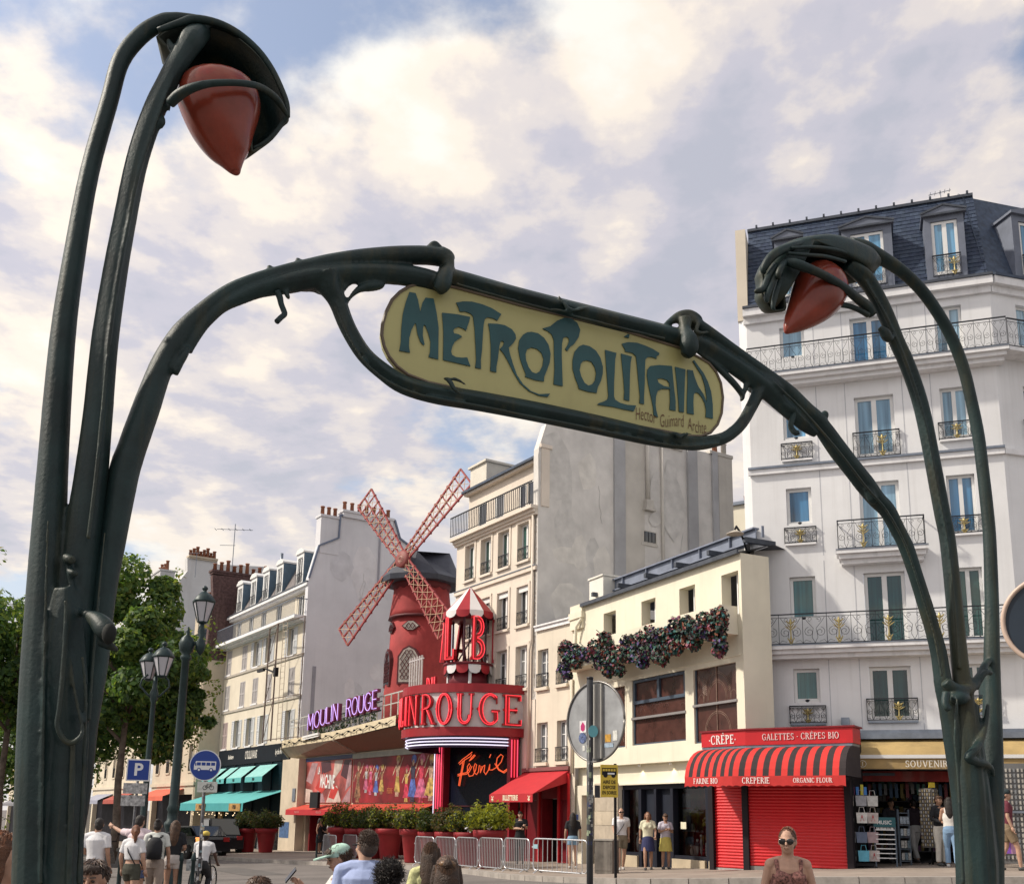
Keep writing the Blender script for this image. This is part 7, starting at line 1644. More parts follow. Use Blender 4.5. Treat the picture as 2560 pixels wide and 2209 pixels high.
def car(label, u, Y, rz, van=False):
    p = at(u, 2130, Y); p.z = ground_z(p.x, p.y)+ROAD; t = thing('parked_car', label, 'car', tuple(p), rz, 'dark cars on the boulevard'); bc = pm('car_black', (.012,.013,.016), .2, var=0, spec=.3, coat=.15); L = 4.3; w = .88; H = 1.5 if not van else 1.85
    side = [(-2.15,.35),(2.15,.35),(2.15,.62),(2.05,.85),(1.1,.98),(.45,H-.04),(-1.2,H),(-1.95,1.05),(-2.15,.9)]
    m = MB(); n = len(side); sec = [(-w,1.0),(-w*.97,1.0),(w*.97,1.0),(w,1.0)]
    V = []
    for y, k in ((-w,0),(w,0)):
        for x, z in side: V.append((x, y*(1 if z < 1.0 else .80), z))
    m.add(V, [tuple(range(n)), tuple(range(2*n-1,n-1,-1))]+[((i+1)%n,i,i+n,(i+1)%n+n) for i in range(n)]); m.build('body', bc, t)
    g = MB()
    for sg in (-1, 1): q = [(.98,sg*w*.93,1.0),(.40,sg*w*.815,H-.10),(-1.15,sg*w*.815,H-.07),(-1.75,sg*w*.93,1.06)]; g.poly([(x, y+sg*.012, z) for x, y, z in (q if sg < 0 else q[::-1])])
    g.poly([(1.08,-w*.8,1.01),(1.08,w*.8,1.01),(.50,w*.72,H-.07),(.50,-w*.72,H-.07)]); g.poly([(-1.98,w*.8,1.06),(-1.98,-w*.8,1.06),(-1.28,-w*.7,H-.03),(-1.28,w*.7,H-.03)]); g.build('window_glass', pm('car_glass', (.02,.025,.03), .05, var=0, spec=.7), t, None, 'stuff')
    for x in (-1.35, 1.35):
        for sg in (-1, 1):
            o = MB(); o.lathe([(.20,-.09),(.32,-.09),(.33,0),(.32,.09),(.20,.09)], 16); wo = o.build('wheel', pm('tyre', (.02,.02,.02), .8), t, loc=(x, sg*(w-.06), .33), rot=(pi/2,0,0)); MB().lathe([(.02,-.092),(.20,-.08),(.20,.08),(.02,.092)], 12).build('rim', steel, wo)
    for sg in (-1, 1):
        MB().box(2.06, 2.17, sg*.62-.16, sg*.62+.16, .66, .80).build('headlight', pm('headlight', (.6,.6,.6), .15), t); MB().box(-2.17, -2.08, sg*.66-.14, sg*.66+.14, .80, 1.0).build('tail_light', glow('tail_amber', (1,.35,.1), 1.2) if sg > 0 else pm('tail_red', (.3,.02,.02), .3), t)
    MB().box(-.02+2.13, 2.18, -.26, .26, .45, .56).build('number_plate', signw, t)
    return t
car('low black car waiting behind the cyclist', 485, 50, radians(128)); car('tall black van beside the pub terrace', 540, 55, radians(118), True)
def scooter():
    p = at(290, 2150, 33); p.z = ground_z(p.x, p.y)+ROAD; t = thing('scooter', 'black motor scooter parked behind the man in white', 'scooter', tuple(p), radians(150)); bk = pm('scooter_black', (.015,.015,.018), .25, spec=.6)
    for x in (-.6, .62): MB().lathe([(.14,-.05),(.24,-.05),(.25,0),(.24,.05),(.14,.05)], 14).build('wheel', MATS['tyre'], t, loc=(x,0,.25), rot=(pi/2,0,0))
    m = MB(); m.prism([(-.75,.45),(-.2,.30),(.25,.30),(.35,.45),(.55,.95),(.42,1.0),(.2,.42),(-.15,.42),(-.25,.80),(-.80,.82)], -.16, .16); m.build('body', bk, t)
    MB().box(-.75, -.15, -.15, .15, .80, .90).build('seat', pm('seat_black', (.02,.02,.02), .6), t); m = MB(); m.bar((.46,-.33,1.08), (.46,.33,1.08), .035); m.bar((.5,0,.9), (.46,0,1.1), .04); m.tube([(.62,0,.25),(.52,0,.9)], .03, 6); m.build('handlebar', black_paint, t, None, 'stuff')
    for sg in (-1, 1): m = MB(); m.bar((.45,sg*.3,1.1), (.4,sg*.36,1.28), .015); m.ball((.4,sg*.36,1.32), (.02,.07,.045), 8, 5); m.build('mirror', black_paint, t)
    m = MB(); m.lathe([(.02,0),(.2,.0),(.2,.22),(.02,.26)], 10, (-.85,0,.85)); m.build('top_case', bk, t); MB().ball((.56,0,.86), (.05,.09,.07), 8, 5).build('headlight', MATS['headlight'], t)
scooter()

# ---------------------------------------------------------------- souvenir stands on the pavement
def stands():
    rnd = random.Random(17)
    p = at(2157, 2160, 26.6); p.z = ground_z(p.x, p.y); t = thing('bag_rack', 'tall rack hung with printed white, grey and blue tote bags', 'bag rack', tuple(p), radians(-12))
    MB().tube([(0,0,0),(0,0,1.85)], .025, 8).build('pole', black_paint, t); m = MB(); m.bar((-.3,-.3,.03), (.3,.3,.03), .04); m.bar((-.3,.3,.03), (.3,-.3,.03), .04); m.box(-.26,.26,-.2,.2,.05,.12); m.build('base', black_paint, t, None, 'stuff')
    cols = [(.62,.56,.52),(.30,.31,.34),(.58,.58,.56),(.10,.13,.20),(.10,.35,.48),(.40,.30,.32),(.52,.46,.44)]; bm_ = [pm('bag_%d' % i, c, .7, var=.15, vs=9) for i, c in enumerate(cols)]; red = pm('tower_red', (.45,.05,.06), .6)
    rows = [(1.52,[0,1,2]), (1.10,[2,2,6]), (.62,[1,3,5]), (.17,[2,4,6])]
    for z, cs in rows:
        for i, c in enumerate(cs):
            x = -.30+i*.29+rnd.uniform(-.02,.02); y = -.20-.10*(i == 1)+.1*(i == 2); e = MB(); w, h = .135, .26
            e.add([(x-w*.9,y-.05,z),(x+w*.9,y-.05,z),(x+w,y-.03,z+h),(x-w,y-.03,z+h),(x-w*.9,y+.05,z),(x+w*.9,y+.05,z),(x+w,y+.02,z+h),(x-w,y+.02,z+h)], [(0,1,2,3),(5,4,7,6),(1,5,6,2),(4,0,3,7),(3,2,6,7),(4,5,1,0)])
            b = e.build('tote_bag', bm_[c], t); hnd = MB()
            for sx in (-.06, .06): pass
            hnd.tube([(x-.07,y-.04,z+h),(x-.05,y-.03,z+h+.13),(x+.05,y-.03,z+h+.13),(x+.07,y-.04,z+h)], .008, 5, caps=False); hnd.build('handle', bm_[c], b)
            if c in (2, 6) and z < 1.3:
                g = MB(); yy = y-.058; g.add([(x-.05,yy,z+.05),(x-.035,yy,z+.05),(x-.008,yy+.004,z+.2),(x+.008,yy+.004,z+.2),(x+.035,yy,z+.05),(x+.05,yy,z+.05),(x+.012,yy+.004,z+.13),(x-.012,yy+.004,z+.13)], [(0,1,7),(1,7,2),(7,6,3,2),(6,4,3),(4,5,6)]); g.build('tower_print', red, b, None, 'stuff')
    m = MB()
    for x, c in ((-.16,0), (-.05,1), (.06,2), (.14,1)): m.box(x-.035, x+.035, -.12, -.06, 1.80, 2.0+.06*(c == 2), c)
    m.build('bright_trinkets', [pm('tk_pink', (.5,.1,.3), .5), pm('tk_blue', (.05,.2,.55), .5), pm('tk_yellow', (.55,.5,.05), .5)], t, None, 'stuff')
    p = at(2216, 2162, 26.4); p.z = ground_z(p.x, p.y); t = thing('postcard_stand', 'slim dark rack lettered MUSIC with white slats', 'display stand', tuple(p), radians(-10)); fr = pm('stand_blue_grey', (.10,.13,.17), .5)
    m = MB()
    for x in (-.26, .24): m.box(x, x+.035, -.02, .02, 0, 1.22)
    m.build('leg', fr, t, None, 'stuff'); MB().box(-.26, .275, -.025, .0, .98, 1.22).build('header', pm('stand_teal', (.02,.10,.12), .5), t); tx = text_mb('MUSIC', .13, 0, .95, 0, True, .002); tx.build('lettering', signw, t, None, 'stuff', (0, -.03, 1.09))
    me = wbox(-.225, .24, -.06, .03, 0, .022).mesh('slat', signw)
    for i in range(7): put('slat', me, t, (0, 0, .90-.115*i))
    m = MB()
    for i in range(5): m.box(-.2+i*.085, -.13+i*.085, -.05, -.03, .90, .97)
    m.build('case_row', pm('case_white', (.5,.5,.5), .5, var=.5, vs=30), t, None, 'stuff')
    p = at(2265, 2162, 26.9); p.z = ground_z(p.x, p.y); t = thing('magnet_rack', 'dark wire rack of postcards beside the MUSIC stand', 'display stand', tuple(p), radians(20)); m = MB()
    for z in (.1,.4,.7,1.0,1.3): m.box(-.16,.16,-.03,.03,z,z+.02)
    for x in (-.17,.17): m.box(x-.015,x+.015,-.02,.02,0,1.4)
    m.build('frame', fr, t, None, 'stuff'); m = MB()
    for z in (.12,.42,.72,1.02): 
        for k in range(3): m.box(-.14+k*.1,-.06+k*.1,-.05,-.032,z+.02,z+.2, rnd.randrange(3))
    m.build('postcards', [pm('card_a', (.3,.36,.42), .5, var=.5, vs=30), pm('card_b', (.14,.2,.24), .5, var=.5, vs=30), pm('card_c', (.4,.4,.38), .5, var=.5, vs=30)], t, None, 'stuff')
    p = at(2332, 2150, 26.8); p.z = ground_z(p.x, p.y); t = thing('keyring_rack', 'revolving rack hung with rows of metal keyrings', 'display stand', tuple(p), radians(15)); MB().tube([(0,0,0),(0,0,2.0)], .025, 8).build('pole', black_paint, t); m = MB(); 
    for k in range(5): a = 2*pi*k/5; m.bar((0,0,.12), (.28*cos(a),.28*sin(a),.03), .035)
    m.build('foot', black_paint, t, None, 'stuff')
    pn = pm('rack_panel', (.12,.11,.10), .5); kr = [pm('key_brass', (.42,.34,.20), .35, metal=.6), pm('key_steel', (.5,.5,.5), .3, metal=.6)]
    for k in range(4):
        a = pi/2*k+.5; e = thing('panel', None, None, (0,0,0), a); e.parent = t; MB().box(-.16, .16, -.17, -.15, .42, 1.9).build('board', pn, e); g = MB()
        for i in range(16):
            for j in range(5): g.box(-.14+j*.06, -.115+j*.06, -.20, -.172, .46+i*.09, .52+i*.09, (i+j) % 2)
        g.build('keyrings', kr, e, None, 'stuff')
    MB().box(-.09, .09, -.16, -.14, 1.92, 2.05).build('price_card', pm('card_yellow', (.6,.45,.03), .5), t)
    p = at(2535, 2155, 24.5); p.z = ground_z(p.x, p.y); t = thing('keyring_board', 'tall grey board of small souvenirs right of the shop door', 'display stand', tuple(p), radians(-25)); MB().box(-.5, .8, 0, .05, .1, 2.4).build('board', pm('board_grey', (.14,.14,.14), .6), t); g = MB()
    for i in range(17):
        for j in range(14): g.box(-.46+j*.085, -.42+j*.085, -.03, -.002, .2+i*.125, .28+i*.125, (i*3+j) % 3)
    g.build('souvenirs', [pm('sv_a', (.35,.33,.3), .5), pm('sv_b', (.2,.21,.22), .5), pm('sv_c', (.42,.40,.36), .5)], t, None, 'stuff'); m = MB(); m.box(-.5,.8,-.06,0,1.25,1.30); m.build('shelf', zinc, t)
stands()
# ---------------------------------------------------------------- art nouveau metro portico
JOBS = []
def grown(mb, voxel, name, mat, parent, extra=None, it=4):
    """one continuous skin grown over overlapping shapes"""
    o = mb.build(name, mat, parent); r = o.modifiers.new('skin', 'REMESH'); r.mode = 'VOXEL'; r.voxel_size = voxel; r.use_smooth_shade = True
    s = o.modifiers.new('soft', 'SMOOTH'); s.factor = .5; s.iterations = it; JOBS.append((o, extra)); return o
def finish_jobs():
    dg = bpy.context.evaluated_depsgraph_get(); dg.update(); done = []
    for o, extra in JOBS: done.append((o, extra, bpy.data.meshes.new_from_object(o.evaluated_get(dg))))
    for o, extra, me in done:
        o.modifiers.clear(); old = o.data; me.name = old.name; mats = list(old.materials); me.materials.clear()
        for m in mats: me.materials.append(m)
        if extra and extra.v:
            n = len(me.vertices); V = np.empty(n*3, 'f'); me.vertices.foreach_get('co', V); F = [tuple(p.vertices) for p in me.polygons]
            m2 = bpy.data.meshes.new(o.name); m2.from_pydata(V.reshape(-1,3).tolist()+extra.v, [], F+[tuple(i+n for i in f) for f in extra.f])
            for m in mats: m2.materials.append(m)
            m2.polygons.foreach_set('use_smooth', [True]*len(m2.polygons)); me = m2
        o.data = me
Q = Fac((-1.44, 3.31), 23)
def catmull(P, k=4):
    out = []
    for i in range(len(P)-1):
        p0, p1, p2, p3 = [np.array(P[j], float) for j in (max(i-1,0), i, i+1, min(i+2,len(P)-1))]
        for j in range(k):
            t = j/k; out.append(.5*((2*p1)+(p2-p0)*t+(2*p0-5*p1+4*p2-p3)*t*t+(3*p1-p0-3*p2+p3)*t**3))
    out.append(np.array(P[-1], float)); return out
def sweep(mb, pts, n=14, flute=0.0, lobes=5, k=4, wob=0.0, flat=1.0, m=0):
    """organic cast-iron limb; pts are (u, v, width_px, y) read on the portico plane"""
    S = catmull([(p[0], p[1], p[2], p[3] if len(p) > 3 else 0.0) for p in pts], k)
    P = []; R = []
    for i, (u, v, d, y) in enumerate(S):
        if d < 20 and u < 1000: y *= .90
        x, z = Q.px(u, v, y); P.append(Vector((x, y, z))); s = pix_scale(Q.w(x, y, z)); R.append(max(.002, d/2*s*.955)*(1+wob*sin(i*1.9)*.5+wob*sin(i*.7)))
    T = [(P[min(i+1,len(P)-1)]-P[max(i-1,0)]).normalized() for i in range(len(P))]
    e = Vector((0,-1,0)); vs = []
    for i in range(len(P)):
        e = (e-T[i]*e.dot(T[i])).normalized(); g = T[i].cross(e)
        for j in range(n):
            a = 2*pi*j/n; q = R[i]*(1+flute*cos(lobes*a)); vs.append(P[i]+e*cos(a)*q*flat+g*sin(a)*q)
    K = len(P)
    fs = [(i*n+(j+1)%n, i*n+j, (i+1)*n+j, (i+1)*n+(j+1)%n) for i in range(K-1) for j in range(n)]
    fs += [tuple(range(n)), tuple((K-1)*n+j for j in range(n-1,-1,-1))]
    mb.add(vs, fs, m, True); return P, R
def cast_iron():
    m = pm('green_cast_iron', (.011,.028,.028), .52, metal=0.0, var=.4, vs=4, bump=.14, bs=70, stain=.75, streak=(11, 11, .7), scol=(.060,.055,.026), spec=.34)  # olive streaks: patina, with sunlit highlights painted into the colour
    if 'worn_highlight' not in m:
        nt = m.node_tree; N = nt.nodes.new; L = nt.links.new; b = nt.nodes['Principled BSDF']; src = b.inputs['Base Color'].links[0].from_socket; g = N('ShaderNodeNewGeometry'); r = N('ShaderNodeMapRange'); r.inputs[1].default_value = .535; r.inputs[2].default_value = .70; L(g.outputs['Pointiness'], r.inputs[0])
        x = N('ShaderNodeMix'); x.data_type = 'RGBA'; L(r.outputs[0], x.inputs[0]); L(src, x.inputs[6]); x.inputs[7].default_value = (.085,.078,.042,1); L(x.outputs[2], b.inputs['Base Color']); m['worn_highlight'] = 1  # ridges turn warmer: wear plus highlights painted into the colour
    return m
def metro():
    t = Q.thing('metro_entrance', 'dark green art nouveau metro portico with cream METROPOLITAIN panel between two lamps', 'metro entrance')
    ci = cast_iron()
    zl = lambda a, b: (a/1.987, b/1.987)
    acc = {}
    def fuse(key, m): acc.setdefault(key, MB()).add(m.v, m.f, 0, True)
    # left post: two lamp stems and the foot of the arch
    m = MB()
    sweep(m, [(600,92,14,0),(550,66,20,.02),(500,53,28,.03),(455,50,36,.03),(430,51,39,.03),(403,56,41,.03),(352,88,44,.03),(302,151,45,.03),(273,252,45,.03),(224,428,48,.03),(187,629,54,.03),(155,856,64,.03),(130,1191,78,.02),(114,1500,100,.01),(103,1800,118,0),(94,2209,128,0),(88,2700,140,0),(84,3600,170,0)], 16, .05, 3); fuse('left_post', m)
    m = MB()
    sweep(m, [(515,88,30,.06),(500,84,50,.02),(482,98,60,-.02),(463,128,54,-.02),(436,170,50,-.02),(415,214,52,-.02),(390,266,54,-.02),(360,345,54,-.02),(336,430,54,-.02),(311,556,56,-.02),(288,681,60,-.02),(262,856,66,-.02),(245,1035,72,-.01),(228,1191,82,-.01),(208,1348,92,0),(186,1550,98,0),(166,1800,96,-.02),(148,2209,92,-.04),(140,2700,100,-.04)], 16, .06, 4); fuse('left_post', m)
    m = MB()
    sweep(m, [(1118,648,38),(1100,642,48),(1050,637,50),(952,641,50),(851,651,46),(751,670,40),(650,696,38),(579,724,38),(520,765,42),(470,812,50),(440,853,58),(403,917,61),(360,1035,70),(330,1120,74),(308,1191,76),(282,1348,68),(257,1500,62),(241,1659,60),(216,1817,58),(201,1976,54),(176,2209,48),(165,2700,56)], 16, .05, 3, wob=.012); fuse('arch', m)
    # fluting between the stems: leaf folds and buds
    m = MB()
    sweep(m, [(166,1470,60,-.05),(160,1600,100,-.04),(165,1760,110,-.03),(172,1860,96,-.03),(168,2000,88,-.02),(160,2209,92,-.02),(150,2700,110,-.02)], 16, .10, 5)
    sweep(m, [(165,1500,12,-.14),(163,1600,15,-.145),(150,1760,16,-.15),(143,1810,16,-.15),(158,1846,17,-.15),(178,1857,17,-.15),(200,1843,15,-.15),(206,1820,12,-.14),(196,1772,11,-.13),(182,1700,10,-.12),(172,1620,8,-.11)], 8)
    sweep(m, [(182,1860,15,-.12),(180,1950,17,-.12),(172,2209,18,-.12),(168,2600,18,-.12)], 8); sweep(m, [(206,1640,10,-.13),(214,1740,11,-.12),(210,1900,12,-.11),(196,2209,14,-.1)], 8)
    sweep(m, [(120,1300,8,-.08),(112,1600,10,-.09),(102,2209,12,-.10)], 8); sweep(m, [(262,1330,8,-.06),(240,1560,10,-.08),(222,1800,11,-.08)], 8)
    sweep(m, [(164,1392,22,-.06),(172,1397,26,-.08),(183,1400,22,-.10)], 8); sweep(m, [(172,1428,20,-.06),(182,1432,22,-.08),(192,1433,16,-.1)], 8); sweep(m, [(168,1400,16,-.06),(172,1430,18,-.07),(180,1470,16,-.08),(188,1500,10,-.07)], 8)
    sweep(m, [(196,1528,10,-.08),(220,1536,26,-.11),(245,1552,48,-.15),(262,1572,56,-.18),(272,1588,44,-.20)], 12); sweep(m, [(252,1600,34,-.15),(272,1612,26,-.17),(290,1622,14,-.18),(293,1632,5,-.18)], 10)
    fuse('left_post', m)
    m = MB(); x, z = Q.px(273, 1583, -.23); m.ball((x,-.225,z), (.022,.02,.034), 10, 7); m.build('bud_hollow', pm('hollow_dark', (.005,.007,.006), .8), t)
    m = MB(); sweep(m, [(420,100,12,.0),(428,118,20,-.01),(434,130,18,-.01),(440,140,10,-.01)], 8); sweep(m, [(404,292,14,-.03),(406,306,18,-.04),(398,320,14,-.03)], 8); sweep(m, [(424,262,10,-.04),(420,275,12,-.04)], 8); fuse('left_post', m)
    # arch: second rib, brackets, clamps
    m = MB()
    sweep(m, [(470,880,22),(478,860,26),(500,822,30),(520,797,32),(555,765,34),(600,742,40),(650,722,46),(720,706,58),(800,690,60),(900,682,56),(1000,686,56),(1080,702,54),(1105,718,46)], 14, .06, 4); fuse('arch', m)
    m = MB(); sweep(m, [(446,937,10,-.02),(440,928,22,-.02),(448,905,26,-.02),(462,886,20,-.02),(470,868,12,-.02)], 10); sweep(m, [(424,862,14,-.03),(418,852,18,-.03),(420,846,10,-.03)], 8)
    sweep(m, [(676,664,13),(672,672,14)], 8); sweep(m, [(746,645,13),(744,653,14)], 8); fuse('arch', m)
    m = MB(); sweep(m, [(692,728,18,-.02),(699,742,17,-.02),(703,760,15,-.02),(710,778,15,-.02),(711,786,15,-.03),(702,794,15,-.04),(692,804,15,-.05)], 10); m.build('hook', ci, t)
    m = MB(); sweep(m, [(712,718,18,-.01),(718,738,14,-.02),(724,748,9,-.02)], 8); fuse('arch', m)
    # sign frame: lower strap that curls up at both ends
    m = MB()
    sweep(m, [(818,700,96,.01),(830,726,62,0),(845,757,47,0),(870,820,43,0),(910,885,43,0),(960,930,46,0),(1010,962,50,0),(1090,985,52,0),(1200,1003,52,0),(1354,1032,52,0),(1509,1065,50,0),(1620,1090,46,0),(1690,1103,40,0),(1745,1108,36,0),(1800,1098,31,0),(1830,1082,30,0),(1856,1056,30,0),(1878,1018,31,0),(1894,985,34,0),(1906,958,44,0)], 16, .09, 4); fuse('arch', m)
    m = MB()
    sweep(m, [(1098,690,46),(1130,694,47),(1200,714,48),(1300,743,49),(1432,777,50),(1547,806,50),(1663,834,47),(1725,852,46),(1760,866,46),(1818,902,48),(1876,942,50),(1914,973,50),(1953,1010,44),(2010,1062,34),(2040,1085,20)], 16, .09, 4); fuse('arch', m)
    m = MB()
    sweep(m, [(1118,650,40,-.01),(1122,668,30,-.02),(1112,690,44,-.04),(1105,712,46,-.05),(1092,728,30,-.04)], 12); sweep(m, [(1068,622,12),(1085,613,24),(1098,618,16),(1110,628,10)], 10); sweep(m, [(1100,640,52),(1118,645,44),(1126,655,30)], 12)
    sweep(m, [(1660,812,8,.0),(1690,796,26,0),(1708,790,32,0),(1726,790,32,0),(1745,800,26,0),(1752,812,12,0)], 12); sweep(m, [(1712,800,40,-.02),(1714,825,30,-.04),(1722,850,48,-.06),(1722,872,50,-.06),(1712,890,26,-.05)], 12); sweep(m, [(1746,806,14,-.03),(1740,828,12,-.05),(1752,832,10,-.05),(1770,830,8,-.04)], 8)
    fuse('arch', m)
    m = MB()   # leaf relief along the frame
    sweep(m, [(1395,738,5,-.045),(1410,758,9,-.055),(1422,772,12,-.06),(1440,775,9,-.055),(1470,768,5,-.045)], 8); sweep(m, [(1380,770,5,-.045),(1410,778,8,-.055),(1430,780,6,-.05)], 8)
    sweep(m, [(1108,946,6,-.04),(1122,950,14,-.06),(1136,972,12,-.07),(1150,984,6,-.06)], 8); sweep(m, [(1110,948,5,-.04),(1140,948,10,-.05),(1165,962,5,-.04)], 8); sweep(m, [(1672,1082,5,-.04),(1690,1084,12,-.055),(1698,1092,12,-.06),(1712,1084,8,-.05),(1730,1086,4,-.04)], 8)
    fuse('arch', m)
    for o_ in (-11, 12):   # mouldings that run along the strap and the rail
        m = MB(); sweep(m, [(850+(-o_),760-o_*.5,7,-.03),(912-o_*.7,885+o_*.7,8,-.035),(1012,962+o_,9,-.04),(1200,1003+o_,9,-.04),(1509,1065+o_,9,-.04),(1690,1103+o_*.9,7,-.035),(1800,1098+o_*.8,6,-.03)], 8); sweep(m, [(1140,697+o_,8,-.035),(1300,743+o_,8,-.04),(1547,806+o_,8,-.04),(1663,834+o_,8,-.035)], 8); fuse('arch', m)
    # bracket gussets left and right with their tendrils
    m = MB()
    sweep(m, [(745,702,58,.02),(785,694,76,.02),(818,700,80,.02),(850,694,50,.02)], 12); sweep(m, [(868,756,9),(880,738,12),(900,722,20),(930,714,30),(952,712,22),(962,704,7)], 10); sweep(m, [(858,724,14),(866,712,16),(882,702,16),(900,700,12)], 8)
    sweep(m, [(1745,880,10),(1779,905,15),(1812,935,18),(1838,962,18),(1856,988,16),(1852,1002,8)], 10); sweep(m, [(1860,935,14),(1866,960,16),(1858,985,12)], 8); sweep(m, [(1880,950,60,.02),(1920,968,70,.02),(1960,988,46,.02),(2000,1010,30,.02)], 12)
    fuse('arch', m)
    # right limb of the arch
    m = MB()
    sweep(m, [(1700,792,18),(1717,797,36),(1760,823,35),(1818,866,35),(1876,908,36),(1934,951,38),(1975,985,44),(2012,1026,50),(2040,1050,50),(2058,1070,46),(2097,1125,50),(2140,1180,50),(2165,1212,50),(2192,1247,46),(2218,1274,42),(2241,1316,39),(2265,1364,38),(2284,1419,37),(2304,1482,37),(2320,1533,38),(2335,1584,39),(2347,1630,41),(2355,1681,44),(2360,1712,46),(2371,1765,48),(2385,1850,50),(2398,1950,48),(2408,2060,46),(2416,2209,50),(2420,2500,55),(2424,3000,60)], 16, .06, 3, wob=.012); fuse('arch', m)
    m = MB(); sweep(m, [(2056,1030,14,-.02),(2061,1036,24,-.02),(2060,1046,18,-.02)], 8); sweep(m, [(2160,1218,14,-.02),(2172,1226,26,-.02),(2182,1250,26,-.02),(2182,1260,10,-.02)], 8); sweep(m, [(1960,1008,14,-.03),(1976,1022,20,-.03),(1990,1020,10,-.03)], 8); fuse('arch', m)
    m = MB(); sweep(m, [(1985,1030,17,-.02),(1981,1046,16,-.02),(1977,1062,15,-.02),(1981,1074,15,-.02),(1990,1082,15,-.03),(1998,1080,12,-.04)], 10); m.build('hook', ci, t)
    # right post
    m = MB()
    sweep(m, [(2125,612,40,.02),(2155,618,42,.02),(2182,632,40,.02),(2246,671,33,.02),(2301,722,31,.02),(2344,781,30,.02),(2378,841,30,.02),(2408,917,30,.02),(2429,1002,30,.02),(2446,1087,31,.02),(2457,1172,31,.02),(2468,1270,32,.02),(2475,1357,33,.02),(2480,1513,36,.02),(2480,1630,40,.02),(2481,1748,46,.02),(2482,1900,54,.01),(2480,2050,62,0),(2478,2209,66,0),(2478,2500,70,0),(2478,3000,76,0)], 16, .05, 3); fuse('right_post', m)
    m = MB()
    sweep(m, [(2118,660,40,-.02),(2140,676,44,-.02),(2163,696,46,-.02),(2191,739,43,-.02),(2216,790,43,-.02),(2242,854,42,-.02),(2267,909,42,-.02),(2293,981,42,-.02),(2310,1045,42,-.02),(2327,1130,42,-.02),(2342,1210,43,-.02),(2357,1290,43,-.02),(2370,1357,43,-.02),(2386,1513,44,-.02),(2401,1670,47,-.02),(2408,1730,54,-.02),(2418,1850,62,-.03),(2430,2000,74,-.03),(2440,2209,80,-.03),(2444,2500,86,-.03),(2446,3000,90,-.03)], 16, .09, 4); fuse('right_post', m)
    m = MB(); sweep(m, [(2199,818,14,-.05),(2212,832,28,-.05),(2222,846,24,-.05),(2232,840,12,-.05)], 8); sweep(m, [(2208,835,14,-.05),(2212,846,16,-.05)], 8); fuse('right_post', m)
    m = MB(); sweep(m, [(2098,761,16,-.03),(2125,766,15,-.03),(2150,776,15,-.03),(2172,789,16,-.03)], 10); fuse('right_post', m)
    m = MB()
    sweep(m, [(2362,1702,30,-.05),(2385,1722,36,-.06),(2410,1726,36,-.06),(2432,1712,30,-.05),(2450,1690,24,-.04),(2462,1662,20,-.02),(2474,1650,16,0)], 10)
    sweep(m, [(2440,1722,14,-.05),(2452,1696,14,-.06),(2464,1680,16,-.06),(2478,1682,14,-.05)], 8)
    sweep(m, [(2366,1730,22,-.08),(2362,1755,20,-.09),(2368,1772,16,-.1),(2376,1764,10,-.1)], 8); sweep(m, [(2376,1742,22,-.07),(2400,1745,34,-.09),(2418,1742,22,-.08)], 10); sweep(m, [(2392,1745,7,-.11),(2391,1775,9,-.11),(2388,1850,9,-.1),(2396,1950,10,-.09),(2408,2209,12,-.09)], 8)
    sweep(m, [(2422,1760,50,-.03),(2428,1850,60,-.03),(2438,1950,70,-.02),(2446,2100,90,-.02),(2450,2209,96,-.02),(2452,2600,100,-.02)], 14, .10, 5)
    sweep(m, [(2470,1760,12,-.07),(2464,1805,16,-.085),(2452,1850,20,-.10),(2436,1874,24,-.115),(2420,1893,24,-.115),(2440,1903,24,-.11),(2462,1908,20,-.10),(2478,1920,15,-.08),(2484,1940,8,-.06)], 8)
    sweep(m, [(2446,1760,8,-.05),(2440,1800,16,-.05),(2441,1840,20,-.05)], 8)
    fuse('right_post', m)
    # raised ribs that run along the stems
    for key, ln in (('right_post', [(2163,700,7,-.045),(2216,793,8,-.05),(2267,911,8,-.05),(2310,1046,8,-.05),(2342,1210,8,-.05),(2370,1357,8,-.05),(2386,1513,8,-.05),(2398,1670,8,-.05)]), ('left_post', [(432,190,7,-.06),(404,266,9,-.065),(348,430,9,-.065),(322,556,10,-.07),(298,681,10,-.07),(272,856,11,-.08),(255,1035,12,-.09),(240,1191,13,-.10),(220,1348,13,-.10)]), ('arch', [(1934,955,7,-.05),(2012,1030,8,-.06),(2097,1128,8,-.06),(2165,1216,8,-.06),(2218,1278,8,-.055),(2265,1366,8,-.05),(2304,1483,8,-.05),(2335,1584,8,-.05),(2355,1690,8,-.055)])):
        m = MB(); sweep(m, ln, 8); fuse(key, m)
    grown(acc['left_post'], .0062, 'post', ci, t, None, 2); grown(acc['right_post'], .0068, 'post', ci, t, None, 1); grown(acc['arch'], .0062, 'arch', ci, t, None, 2)
    # hoods
    def hood(outline, cu, cv, depth, sgn, bulge_y, kk, name='lamp_hood', tw=.012):
        S = [q for q in catmull([(u, v) for u, v in outline]+[outline[0]], 3)][:-1]; n = len(S); mb = MB(); rings = 7; vs = []
        for r in range(rings+1):
            k = 1-r/rings; k = k if r < rings else .001; y = bulge_y+sgn*depth*sqrt(max(0, 1-k*k))
            for (u, v) in S:
                x, z = Q.px(cu+(u-cu)*k, cv+(v-cv)*k, 0); mb.v.append((x, y, z))
        b = (rings+1)*n
        for r in range(rings):
            for j in range(n):
                q = (r*n+j, r*n+(j+1)%n, (r+1)*n+(j+1)%n, (r+1)*n+j); mb.f.append(q); mb.m.append(0); mb.sm.append(True)
        o = mb.build(name, ci, t); sm = o.modifiers.new('shell', 'SOLIDIFY'); sm.thickness = tw; sm.offset = 0
        return o
